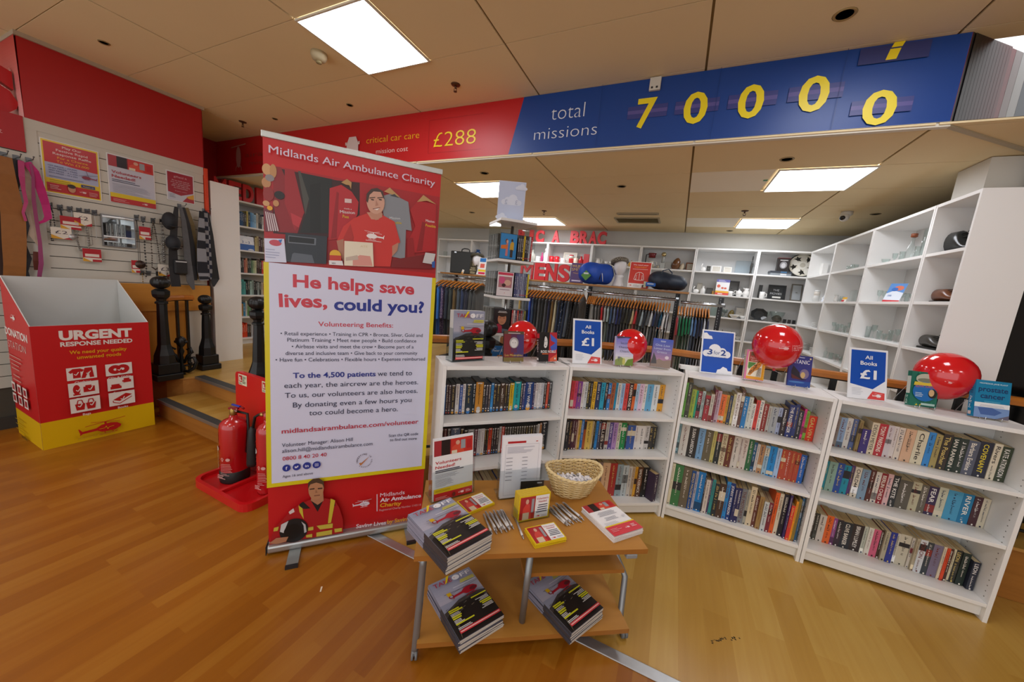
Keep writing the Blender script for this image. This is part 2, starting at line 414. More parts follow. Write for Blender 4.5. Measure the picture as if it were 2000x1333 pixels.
# print on the bulkhead
p = Pr(frame((0, YB-.001, 0), (1, 0, 0), (0, 0, 1)), .0004, .4)
def bx(px, py): q = aty(px, py, YB); return q.x, q.z
def btext(t, a, c, h, col, bold=0.):
    x0, z0 = bx(*a); x1, z1 = bx(*c); z = (z0+z1)/2; p.text(t, x0, z, h, col, 'l', x1-x0, bold)
z0, z1 = ZR+.016, ZF-.002
xr0, xr1 = bx(992, 308)[0], bx(1024, 190)[0]
p.poly([(XL+.02, z0), (xr0, z0), (xr1, z1), (XL+.02, z1)], 'c01a1e')
p.poly([(xr0, z0), (BX-.002, z0), (BX-.002, z1), (xr1, z1)], '10418f')
p.poly([(bx(838, 0)[0]-.0, z0+.06)]+[bx(930, 222), bx(938, 290), bx(838, 300)][::-1]+[bx(836, 236)], 'c4222a') if 0 else None
x0, y0 = bx(836, 300); x1, y1 = bx(944, 222)
for q in ((x0, y0, x1, y0), (x0, y1, x1, y1), (x0, y0, x0, y1)): p.line(q[:2], q[2:], .004, 'a5161b')
btext('critical car care', (716, 279), (819, 272), .063, 'f0b61c', -.008)
btext('mission cost', (735, 301), (797, 295), .048, 'f1dcd4', -.008)
btext('£288', (847, 288), (929, 281), .135, 'f3d322', -.012)
btext('total', (1076, 235), (1141, 229), .115, 'dfe6f2', -.016)
btext('missions', (1043, 273), (1165, 265), .095, 'dfe6f2', -.016)
for k, (a, c, h) in enumerate((((1240, 250), (1277, 247), .2), ((1331, 242), (1377, 239), .2), ((1436, 232), (1486, 228), .2), ((1553, 220), (1612, 215), .2), ((1676, 246), (1742, 241), .185))):
    x0, zz = bx(*a); x1 = bx(*c)[0]; m = (x0+x1)/2; wd = .2
    p.rect(m-.13, zz+h*.3, .27, h*.42, '3a4184'); p.rect(m-.13, zz+h*.46, .27, h*.12, '5a5496')
    btext('70000'[k], a, c, h, 'f2dc22', .022)
xa, za = bx(1727, 120); xb_ = bx(1748, 118)[0]
p.rect(xa-.12, za-.01, .3, z1-za, '2f376f')
p.poly([(xa, za), (xb_, za), (xb_+.012, za+.055), (xa+.012, za+.055)], 'f2d81c'); p.poly([(xa+.014, za+.062), (xb_+.014, za+.062), (xb_+.024, z1), (xa+.024, z1)], 'f2d81c')
# ambulance seen from the front, helicopter seen from below
cx, cz = bx(690, 292); p.poly([(cx-.085, cz-.05), (cx+.085, cz-.05), (cx+.085, cz+.05), (cx+.05, cz+.12), (cx-.05, cz+.12), (cx-.085, cz+.05)], 'd9c8c6')
p.rect(cx-.105, cz+.04, .02, .03, 'd9c8c6'); p.rect(cx+.085, cz+.04, .02, .03, 'd9c8c6')
cx, cz = bx(468, 308); p.ell(cx, cz, .055, .13, 'c08a84'); p.line((cx-.16, cz+.125), (cx+.16, cz+.15), .012, 'c08a84')
p.pl([(cx-.03, cz-.1), (cx-.06, cz-.13), (cx-.06, cz-.17)], .012, 'c08a84'); p.pl([(cx+.03, cz-.1), (cx+.06, cz-.13), (cx+.06, cz-.17)], .012, 'c08a84')
btext('airambulance', (481, 305), (620, 298), .06, '8a3a34', -.01); btext('mission cost', (490, 322), (585, 316), .05, '94443c', -.01)
for t in (.25, .55, .8): p.rect(xr1+t*(BX-xr1), z0, .002, z1-z0, '0c3474')
o = p.obj('bulkhead_print'); tag(o, None, None, None, 'structure')
p = Pr(frame((ra.x, ra.y, 0), R2, (0, 0, 1)), .0004, .3)
for a, c, col in ((.02, .13, '1b1a1f'), (.13, .22, '33161c'), (.22, .33, '6d1218'), (.33, .37, '7a3036'), (.37, .43, '8b7f80'), (.43, .5, 'a7a7a8'), (.5, .6, '2b3340'), (.6, 1.5, '1c2942')):
    p.rect(a, z0, c-a, z1-z0, col)
for k in range(12): p.rect(.02+.025*k, z0, .0255, z1-z0, '%02x%02x%02x' % (0x1b+k*6, 0x1a, 0x1f))
tag(p.obj('bulkhead_print'), None, None, None, 'structure')
# niche left of the fascia: print with bright light painted in, behind a red letter
p = Pr(frame((-5.9, 1.049, 0), (1, 0, 0), (0, 0, 1)), .0004, .4)
for k in range(24):
    f = k/23; p.rect(0, 2.462+.59*k/24, 1.098, .59/24+.001, '%02x%02x%02x' % (int(0xee-f*0x2a), int(0xb4-f*0x78), int(0xb0-f*0x74)))  # bright pink lighting of the panel painted as a gradient, palest at the bottom
p.text('Midlands', .72, 2.80, .05, 'efd3d0', bold=.0); p.text('Air Ambulance', .52, 2.72, .05, 'f3dfdd', bold=.02)
tag(p.obj('wall_print_painted_light'), None, None, None, 'structure')
# slatted display wall on the left
sl = mat('c9c7bd', .5, noise=.02, scale=2)
b = MB(); b.b2((-4.93, .2, 0), (-4.815, 2.2, 2.46), mat('4c463c', .8))
z = .34
while z < 2.4:
    b.b2((-4.82, 1.1, z+.003), (-4.8, 2.195, min(z+.0985, 2.46)-.003), sl); b.b2((-4.82, .2, z+.003), (-4.8, 1.04, min(z+.0985, 2.46)-.003), sl); z += .0985
b.b2((-4.825, 1.04, 0), (-4.797, 1.1, 2.47), sl); b.b2((-4.82, .2, 2.40), (-4.796, 2.197, 2.475), sl)
b.b2((-5.9, .2, 2.46), (-4.8, 1.05, 2.475), mat('c9b79a', .6))
struct(b, 'wall_slatted')
b = MB(); b.b2((-4.81, 2.2, 2.0), (-4.77, 2.225, 2.47), mat('d8421c', .5)); struct(b, 'trim_3')
# pine boarding below the display wall, white further on
pine = wood(['b06c1c', 'bf7c26', 'cb8d38'], 'Z', .14, 2.2, .4)
b = MB(); b.b2((-4.8, 1.2, ZP), (-4.775, 2.0, .95), pine); b.b2((-4.8, 1.2, .95), (-4.755, 2.2, 1.22), wood(['b87422', 'c4842e', 'cf9340'], 'Y', .3, 3., .4))
b.b2((-4.8, 2.0, ZP), (-4.78, 2.2, .95), mat('cfccc2', .6)); b.b2((-4.8, 1.2, ZP), (-4.765, 2.0, ZP+.12), wood(['a5641c', 'b87628'], 'Y', .3, 3., .4))
b.b2((-4.81, .2, .0), (-4.79, 1.6, .1), mat('3a3632', .6))
struct(b, 'baseboard_left')
# ================================================================ low white bookcases and every book on them
ROWS = """
1a|52,11,128,195,3a3530;64,14,128,192,2f6fae;78,15,128,195,4a2f2f;93,15,127,192,4b3638;108,29,127,194,3b3536;136,24,126,197,dcd9d6;161,18,125,191,3f62b0;179,18,125,197,e2dcd8;197,44,126,199,2e3a46;242,20,129,197,1f2d38;262,49,132,205,c98a35;311,17,134,189,33302f;328,18,135,188,3b3944;346,18,136,188,3a2c30;364,18,137,196,3a8fd0;382,20,139,192,3b3233;402,25,140,189,33302e;427,33,141,194,4b3a30;460,19,143,190,352a2a;478,16,143,189,2b2b2b;494,29,144,192,d8b52a;523,48,145,201,17a3a8;571,18,146,190,2f2c3a;589,16,147,190,4b4a7a;605,58,148,195,1f4382,WEST WING;663,17,149,190,3f3560;679,20,150,189,e4dfe0,DAVE;700,19,150,189,e8e4e6;719,14,151,189,d9d7dc;733,12,151,188,c9cdd5;745,19,152,188,3b2f2c;765,18,152,192,d0553a;783,19,153,191,2f3138
2a|76,25,143,197,d8404a;100,20,144,198,d94f7d;121,33,144,196,8a4a9a;154,20,144,194,e8e4e0;173,22,145,195,cfd4d8;195,17,145,199,2b2f28,FELIX FRANCIS;212,18,145,200,26262a;231,28,143,199,e0b030,LEE CHILD;258,31,141,198,2a3a5f;290,30,139,197,2a9fc0;320,22,140,198,2a2426;342,25,141,196,2a7ac0;366,31,142,197,a8603a;397,18,144,199,1f8fb5;415,27,145,198,d9d9d6;442,28,146,196,9ac0e5;469,32,147,197,d84a48;502,33,148,199,3a2a2a,KAREN ROSE;534,23,148,198,e06a30;557,24,148,199,a8cbe5;582,35,149,199,e5c5dc;616,24,150,199,e5dfda;640,50,151,198,6ab0d8;690,46,152,197,dfe3e4;736,55,154,198,e0a030
3a|19,17,89,250,6fb54a;37,29,102,254,45463a;66,29,118,206,a9c04a;95,13,130,199,2fb08f;108,27,141,195,8f3a44;134,19,141,201,b9cfcb;154,31,116,182,a5323a;185,21,108,198,cfc8bb;206,16,122,231,7a2740;222,25,136,224,c7a9b9;247,35,150,201,f0773a;282,17,151,202,d9a03a;299,18,143,204,2f3f5f;318,15,136,220,d9d0a0;332,28,128,236,e8e3de;360,19,126,259,6a4a40;379,28,133,220,2a80c0;407,25,141,218,d9dcd0;432,21,148,176,e8e6e0,PATERSON;453,22,152,204,d8433a;475,22,156,208,e6e2d8,First Aid;497,29,160,188,8f2f28;526,20,163,177,b9b8b0;546,36,165,178,a9acae;582,21,160,180,a9b2d0;603,27,149,185,2f2226;630,31,145,216,2a3570,THE PASSENGER;662,21,148,226,2f3a70;682,28,152,186,2a2a32;710,13,154,202,e03a8a;723,16,154,192,7ab03a;739,43,156,166,d83a22,GALVIN
4a|61,22,137,194,8a8078;83,33,144,190,8fa9c9;116,29,151,192,d9d4cc;145,22,145,194,5a6a9a;167,17,128,194,8f7a4a;184,39,124,149,3f3075;223,32,129,197,d9cbb0,DEON MEYER;255,41,133,197,b5303a,TONY PARSONS;296,27,134,196,cfc5c9;323,21,136,196,d9cfcb;344,26,134,195,ddd0c2;370,44,129,196,d9b090;414,50,128,198,d9d0b5,Charlie;465,28,128,201,3a8ad0;493,28,126,195,a9985f;520,37,124,207,3a322d,The Poacher;558,31,125,200,22322c,IAN RANKIN;589,32,127,198,2f3a34;621,44,128,196,5a5f70,Barbara Erskine;664,50,129,202,2a2d3c,COVENANT;715,31,126,204,ddd3bb,Rivers;745,42,129,195,3a4432,KATE ATKINSON
1b|64,20,124,214,3a2026;84,20,126,212,6a3038;105,25,128,212,2f2f35;129,58,131,211,5f6a80;188,25,134,204,2b2526;213,26,136,191,2f2d2d;238,43,138,191,8f8d8a;282,22,140,189,5a2a38;304,22,142,188,c9c4c4;326,27,143,188,d9d3d0;352,13,145,186,3a2222;366,14,145,186,2a2626;379,24,147,187,d04a28;403,15,148,186,2a2222;417,17,149,187,33262a;434,18,149,186,352b2b;452,18,149,192,b9b4b0;470,20,149,190,c0392b;490,16,149,187,2c2b29;507,17,149,188,353330;523,18,149,187,2b2b2b;541,17,149,188,33312f;557,17,148,187,2c2b29;574,17,148,188,353330;591,17,148,188,2b2b2b;608,17,148,188,33312f;625,17,148,188,2c2b29;642,17,148,187,353330;660,17,148,187,2b2b2b;677,18,148,187,33312f;696,18,148,188,3a3838;713,14,147,190,3a3838;727,18,147,194,d9d4cf;745,16,147,200,c98a50;760,44,147,206,23252b
2b|42,32,74,220,2a3038;73,26,90,219,3a2230;99,17,91,220,4f2438;116,17,92,217,5a2838;134,11,93,212,d8b59a;145,17,94,212,d9b04a;163,19,95,218,2a7ac5;182,19,96,212,b05a2a;201,42,98,207,d9b85a;244,13,99,207,c9b58a;257,15,100,213,22282c;272,19,101,209,2a86d0;291,19,101,205,3a3f58;310,37,102,214,2b2024,MILLIES;348,28,104,201,b9b5b0;375,29,105,200,5a4a90;404,34,106,200,b08ac0;439,25,107,198,d9d4c0,ROBERTSON;464,40,109,199,1f8a4a;504,13,110,191,2a3a3a;517,60,112,181,3a5aa0;577,30,115,179,e0dcd8;607,49,117,177,e4e0dc;657,36,120,178,c9c5c2;693,29,122,171,3a3634;722,29,124,169,2a2a2a
2c|55,39,104,256,b59a3a;94,30,103,258,8a7a70;124,34,102,259,9a7a6a;158,30,100,258,6a4a48;188,35,99,259,8a6a58;223,30,98,259,5a4040;254,35,96,258,a08a70;288,35,95,257,6a5a50;324,35,93,257,84706a;359,57,91,254,d8b08a;416,53,90,251,a8302f;470,46,88,244,8fa3ab;515,42,87,238,b9c4c8;557,28,85,232,c9c3ba;585,21,84,231,b9a58a;606,19,81,231,d9a030;625,39,78,231,5a3a28,SIMON KERNICK;664,51,75,230,1f1f20
3b|21,21,134,222,a9d0d8;42,51,115,230,ddd8d0;93,60,117,231,2f2a26,SUSAN LANSDON;153,41,123,226,7fa9cf;194,49,122,226,6a6048;242,22,125,230,c9c070;264,31,121,230,252c2a;295,32,110,228,d0c4a0,DAVE MANGAN;327,38,111,225,6a3424;364,40,122,224,d9d0c5;405,18,130,225,d5ccc5;422,31,133,222,d9ccc2;454,31,137,222,2f6a3f;484,21,143,207,2a5a80;505,17,145,198,d9cfc5;522,28,143,200,b98a60;550,25,140,202,9fc0d5;575,38,137,207,1f8ad0;613,25,135,205,a9c5e5;639,26,135,205,b84a32;665,26,138,205,b84a32;691,23,138,205,b84a32;714,26,137,202,b84a32;740,31,144,194,2a6ac0;771,14,154,192,24304a
3c|11,28,14,310,ddd5b8;39,55,23,307,3f7a4a;93,53,30,302,6a604f;147,26,33,288,1f4f90,BREAD MACHINE;173,16,36,287,b0b0c0;189,43,38,291,1f7ac0;232,10,40,275,2a2a35;242,26,42,247,d9cfc5;268,11,45,262,4a3a60;279,19,44,259,2f8f8f;298,27,40,238,2a3034;325,39,42,246,4a3428;363,23,51,269,2a8acf;386,26,49,267,1f3a7a,JONNY WILKINSON;412,19,40,247,2a2e60;431,23,45,248,28285a;453,33,57,246,7f8388,THE MOTORIST;486,16,57,250,a9a79a;502,33,57,277,d8c8a8;534,22,60,223,6a3a30;556,25,50,228,a08050;582,27,44,205,c9cfd0;608,24,47,206,7a2a3a;632,22,51,283,e0602a;655,22,53,283,ddd0b8;676,25,45,291,23212c;701,13,31,297,3a2a60;715,19,26,236,d84038;734,11,27,270,f09a28;745,16,30,286,8f7a3a;761,13,34,297,2a5a80
4b|61,19,141,191,1f8a9a;80,42,139,193,8fb0a0;121,34,142,196,2f4f9a;155,35,150,188,1f8fa5;190,15,150,195,5a3a70;205,31,141,195,ddd2bf,CHILD44;236,37,136,193,7f9ab0;274,24,135,201,5a2f28;298,25,135,195,d9d0c5;323,30,138,193,8f2530,BERLIN CHILD;353,25,141,197,ddb5b5;379,30,142,196,2f3234,THE KITE;409,61,150,176,5f5a50;469,43,161,178,c0b89a;512,31,166,172,6a6458;543,40,167,174,3a2f50,FEAR;583,38,162,181,c5c5ae;620,60,161,177,4a9ac0;680,43,163,176,1f78a5,RIVER;724,33,165,173,4a2a30;757,41,172,173,d5ccb5
4c|60,16,137,179,4a4238;76,19,134,182,3f3f3a;94,34,131,181,cfc5bb;128,35,132,189,e0652a;163,20,136,181,8f4a8a;183,29,137,179,3a2a35;212,48,138,175,2a2e35,CLIVE BARKER;260,54,142,177,332a2a,BRIAN LUMLEY;314,19,145,178,c0c5b5;333,23,138,181,ddd8cc;356,33,139,180,d0607f;389,14,141,187,4a3428;404,21,128,192,b0a890;425,29,126,197,2f3a8f;454,19,135,195,cfcaba;472,47,136,197,c9c2ae;520,12,129,194,d0c8bb,ALAN FURST;532,13,115,204,b5aa90;545,31,113,207,d0d4d8,POISON;576,25,113,202,3a4248;601,39,112,200,7a7088;639,12,107,203,ddd0b5;651,13,103,202,d84a28;664,17,109,201,4a3028;680,13,115,201,d5cba8;693,26,118,201,33332f,LEON;719,32,113,198,22302a;751,6,98,206,8aa0b0;754,28,95,171,2c3040,LEON
"""

CASES = {1: ((-1.1118, 1.5826), 46.2, .80, (.725, .43, .105), 'low white bookcase farthest left, behind the acrylic leaflet holders', 'leftmost low bookcase'),
         2: ((-.5533, 2.1633), 33.6, .80, (.733, .455, .105), 'low white bookcase second from left, behind the wicker basket', 'second low bookcase'),
         3: ((.118, 2.6), 0., .80, (.733, .447, .105), 'low white bookcase third from left, below the 3 for 2 sign', 'third low bookcase'),
         4: ((.922, 2.6), 0., .806, (.738, .447, .105), 'low white bookcase at the far right end of the row', 'rightmost low bookcase')}
def cname(h):
    r, g, b_ = (int(h[i:i+2], 16) for i in (0, 2, 4)); mx, mn = max(r, g, b_), min(r, g, b_); v = mx/255; s = (mx-mn)/(mx or 1)
    if s < .16 or v < .17: return 'black' if v < .27 else 'dark grey' if v < .45 else 'grey' if v < .66 else 'pale grey' if v < .8 else 'white'
    import colorsys
    hh = colorsys.rgb_to_hsv(r/255, g/255, b_/255)[0]*360
    n = 'red' if hh < 13 or hh > 345 else 'orange' if hh < 34 else 'yellow' if hh < 62 else 'green' if hh < 160 else 'teal' if hh < 194 else 'blue' if hh < 245 else 'purple' if hh < 292 else 'pink'
    if n == 'orange' and v < .75: n = 'brown'
    if n in ('orange', 'yellow') and s < .42: n = 'cream' if v > .66 else 'khaki'
    if n in ('orange', 'yellow', 'brown') and v < .42: return 'dark brown'
    if n == 'red' and v < .5: return 'dark red' if s > .45 else 'dark brown'
    if v < .42: return 'dark '+n
    if s < .4 and v > .6 and n not in ('cream', 'khaki'): return 'pale '+n
    return n
pl_w = mat('eeeeec', .38); pl_e = mat('e6e6e3', .45); hole_m = mat('77766f', .8)
def bookcase(n):
    (ox, oy), az, W, Z, lab, short = CASES[n]
    t = thing('low_bookcase', lab, 'bookcase', (ox, oy, 0), math.radians(az), 'low white bookcases in a curved row')
    D, H = .28, 1.06
    for k, x in ((0, 0), (1, W-.018)):
        b = MB(); b.box((x+.009, D/2, H/2), (.018, D, H), pl_w, None, .001)
        xx = x+.0185 if k == 0 else x-.0005
        for i in range(3, 32):
            for yy in (.035, D-.05):
                b.box((xx, yy, i*.032), (.001, .005, .005), hole_m)
        b.obj('side_panel', t)
    b = MB(); b.box((W/2, D/2, H-.011), (W-.037, D, .022), pl_w, None, .001); b.obj('top_panel', t)
    for z in Z[:2]:
        b = MB(); b.box((W/2, D/2-.004, z-.0105), (W-.038, D-.012, .02), pl_w, None, .001); b.obj('shelf', t)
    b = MB(); b.box((W/2, D/2, Z[2]-.0105), (W-.037, D-.004, .02), pl_w, None, .001); b.obj('base_shelf', t)
    b = MB(); b.b2((.0185, .025, .018), (W-.0185, .037, Z[2]-.021), pl_e); b.obj('plinth', t)
    b = MB(); b.b2((.0185, D-.006, .02), (W-.0185, D-.001, H-.022), mat('dfe0e0', .5)); b.obj('back_panel', t)
    return t
for n in CASES: bookcase(n)
paper = mat('d8c9a4', .8, noise=.12, scale=60); pap2 = mat('c4ab7c', .85, noise=.15, scale=60)
def lum(h): return .3*int(h[0:2], 16)+.59*int(h[2:4], 16)+.11*int(h[4:6], 16)
def shade(h, k): return ''.join('%02x' % max(0, min(255, int(int(h[i:i+2], 16)*k))) for i in (0, 2, 4))
def spine(p, w, h, c, title, r, disc):
    ink = r.choice(['efe9dc', 'f2efe9', 'd8c070']) if lum(c) < 110 else r.choice(['2a2622', '6a2a24', '23304f'])
    if r.random() < .35 and not disc:
        a = r.uniform(.0, .7); p.rect(.0003, h*a, w-.0006, h*r.uniform(.12, .28), r.choice([shade(c, .6), shade(c, 1.35), 'd9cfb8', '2a2a2e', '8a3430']))
    if disc:
        p.rect(.0005, h*.02, w-.001, h*.05, shade(c, .7)); p.ell(w/2, h*.07, w*.28, w*.28, r.choice(['d9d9d9', 'c9403a', '3a7ac0', 'e0a040']), 8); p.ell(w/2, h*.15, w*.26, w*.26, 'c9c4c0', 8)
        p.rect(w*.2, h*.93, w*.6, h*.035, 'cfcfcf')
    if title:
        l = min(h*.8, .011*len(title)*max(1, w/.02)); p.text(title, w*.5-min(w*.56, .02)/2, h*.93, min(w*.56, .02), ink if title != 'COVENANT' else 'e8d23a', 'l', l, .012, -PI/2)
        if w > .014: letters(p, w*.3, h*.93-l-.012, min(w*.3, .008), h*.93-l-.03, ink, r)
    else:
        q = r.random(); hh = min(w*r.uniform(.3, .55), .014); l1 = h*r.uniform(.3, .5)
        letters(p, (w-hh)/2, h*.94, hh, l1, ink, r)
        letters(p, (w-hh*.6)/2, h*.9-l1, hh*.6, h*r.uniform(.15, .28), ink if q < .6 else shade(ink, .8), r)
    if not disc: p.ell(w/2, h*.045, min(w*.28, .004), min(w*.3, .005), ink, 7)
def letters(p, x, y, hh, l, c, r):
    e = y-l
    while y > e:
        k = hh*r.uniform(.45, .75); s = r.random()
        if s < .12: y -= k; continue
        p.rect(x, y-k, hh, k*.34, c) if s < .6 else p.rect(x+hh*.1, y-k, hh*.45, k*.75, c)
        if s < .4: p.rect(x, y-k*.9, hh*.2, k*.8, c)
        y -= k*1.18
def book(n, s, w, ins, h, z, c, title, lab, cat, grp, disc=False, dep=None, lean=0., hard=False):
    (ox, oy), az, W, Z, l_, sh = CASES[n]
    a = math.radians(az); r = random.Random(int(s*1000)*31+int(h*1000)+n)
    x = ox+s*math.cos(a)-ins*math.sin(a); y = oy+s*math.sin(a)+ins*math.cos(a)
    dep = dep or min(.265-ins, .135 if disc else .13 if h < .205 else .16)
    b = MB(); cm = mat(c, .3 if disc else .42); ci = mat('1d1d1f', .35) if disc else cm
    w -= .0007; pv = mat('dcdcda', .6)
    if disc:
        b.box((w/2, dep/2, h/2), (w, dep, h), ci, None, .0015); b.box((w/2, dep/2, h*.5), (w+.0004, dep*.94, h*.93), mat(shade(c, .9), .25))
        b.b2((.0004, -.0006, h*.015), (w-.0004, 0, h*.985), cm)
    else:
        k = .0025 if w > .03 and h > .215 else .0006; e = .003 if k > .001 else .0
        b.b2((0, 0, 0), (k, dep, h), cm); b.b2((w-k, 0, 0), (w, dep, h), cm); b.b2((k, 0, 0), (w-k, k, h), cm)
    p = Pr(frame((0, -.0006 if disc else 0, 0), (1, 0, 0), (0, 0, 1)), .00012, .4); p.v, p.f, p.mi, p.sm, p.mats = b.v, b.f, b.mi, b.sm, b.mats
    spine(p, w, h, c, title, r, disc)
    o = b.obj('dvd_case' if disc else 'book', None, (x, y, z+.0004), (0, lean, a)); tag(o, lab, cat, grp)
    if not disc:
        g = MB(); g.b2((k+.0001, k+.0001, e+.0003), (w-k-.0001, dep-e-.0008, h-e-.0006), paper if r.random() < .6 else pap2); g.obj('page_block', o)
    return o
SHN = {'a': 'top', 'b': 'middle', 'c': 'bottom'}
for line in ROWS.strip().split('\n'):
    key, data = line.split('|'); n, sh = int(key[0]), key[1]; z = CASES[n][3]['abc'.index(sh)]; disc = n == 1
    L = [q.split(',') for q in data.split(';')]; W = CASES[n][2]
    off = {'1a': -.028, '1b': -.032}.get(key, 0); pins = None
    for i, q in enumerate(L):
        s, w, ins, h = (int(v)/1000 for v in q[:4]); s += off
        s = max(s, .02); w = min(w, W-.02-s)
        if i+1 < len(L): w = min(w, int(L[i+1][0])/1000+off-s)
        if w < .004: continue
        ins = min(max(ins, .004), .16); h = min(h, (CASES[n][3][0] if sh == 'b' else 1.045 if sh == 'a' else CASES[n][3][1])-z-.026)
        kind = 'DVD case' if disc else 'book'; size = 'thick' if w > .038 else 'slim' if w < .02 else 'medium'
        lab = f"{size} {cname(q[4])} {kind}, {nth(i)} from left on {SHN[sh]} shelf of {CASES[n][5]}"
        book(n, s, w, ins, h, z, q[4], q[5] if len(q) > 5 else '', lab, 'dvd' if disc else 'book', f"{'DVDs' if disc else 'books'} on the {SHN[sh]} shelf of {CASES[n][5]}", disc)
# a turned book at the end of the second case, low books seen between the leaflet holders
o = book(2, .722, .036, .015, .21, .105, '3a2a42', '', 'thick purple book turned outward, bottom shelf of second low bookcase', 'book', 'books on the bottom shelf of the second low bookcase', dep=.13)
o.rotation_euler[2] += .3
for i, c in enumerate(('2a2826', '33302e', '8a8a85', '6a2f35', '33405f', '2a3a70', '2f4a8a', 'c05a30', '3a2a2a', '2a2c34')):
    book(1, .22+i*.031, .029, .06, .195-.004*(i % 3), .105, c, '', f"{cname(c)} book, {nth(i)} from left on bottom shelf of leftmost low bookcase", 'book', 'books on the bottom shelf of the leftmost low bookcase')
# ================================================================ tall white shelving on the raised floor
def tall_case(lab, ox, oy, rz, W, shelves, grp, H=2.02, D=.28):
    t = thing('tall_shelf_unit', lab, 'shelf unit', (ox, oy, ZP), rz, grp)
    for x in (0, W-.018):
        b = MB(); b.box((x+.009, D/2, H/2), (.017, D, H), pl_w, None, .001); b.obj('side_panel', t)
    b = MB(); b.box((W/2, D/2, H-.011), (W-.036, D-.001, .022), pl_w, None, .001); b.obj('top_panel', t)
    for z in shelves:
        b = MB(); b.box((W/2, D/2-.002, z-.0105), (W-.036, D-.008, .021), pl_w, None, .001); b.obj('shelf', t)
    b = MB(); b.b2((.018, .02, 0), (W-.018, .03, .07), pl_e); b.obj('plinth', t)
    b = MB(); b.b2((.018, D-.005, 0), (W-.018, D-.001, H-.022), mat('dcdcdb', .55)); b.obj('back_panel', t)
    return t
SHZ = [.09, .405, .72, 1.035, 1.355, 1.685]
S1, S2, S3, S4 = ZP+1.685, ZP+1.355, ZP+1.035, ZP+.72
YS, XS = 6.06, 1.515
side = ['first tall white shelf unit from left on the back wall', 'second tall white shelf unit on the back wall, behind the briefcase', 'third tall white shelf unit on the back wall, behind the media tower',
        'tall white back-wall shelf unit right of the media tower with red crockery', 'tall white back-wall shelf unit below the right half of BRAC', 'tall white back-wall shelf unit above the navy holdall', 'tall white back-wall shelf unit second from the corner', 'tall white back-wall shelf unit running into the corner']
for i, x in enumerate((-4.575, -3.79, -3.003, -2.216, -1.429, -.642, .145, .932)):
    tall_case(side[i], x, YS, 0, .785, SHZ, 'tall white shelf units along the back wall')
for i, (y0, y1) in enumerate(((6.055, 5.235), (5.232, 4.385), (4.382, 3.535), (3.532, 3.12))):
    tall_case(['tall white corner shelf unit on the right side', 'tall white right-side shelf unit holding short tumblers', 'tall white right-side shelf unit with decanters, under the ceiling camera', 'narrow tall white shelf unit holding shoes'][i], XS, y0, -PI/2, y0-y1, SHZ, 'tall white shelf units along the right side')
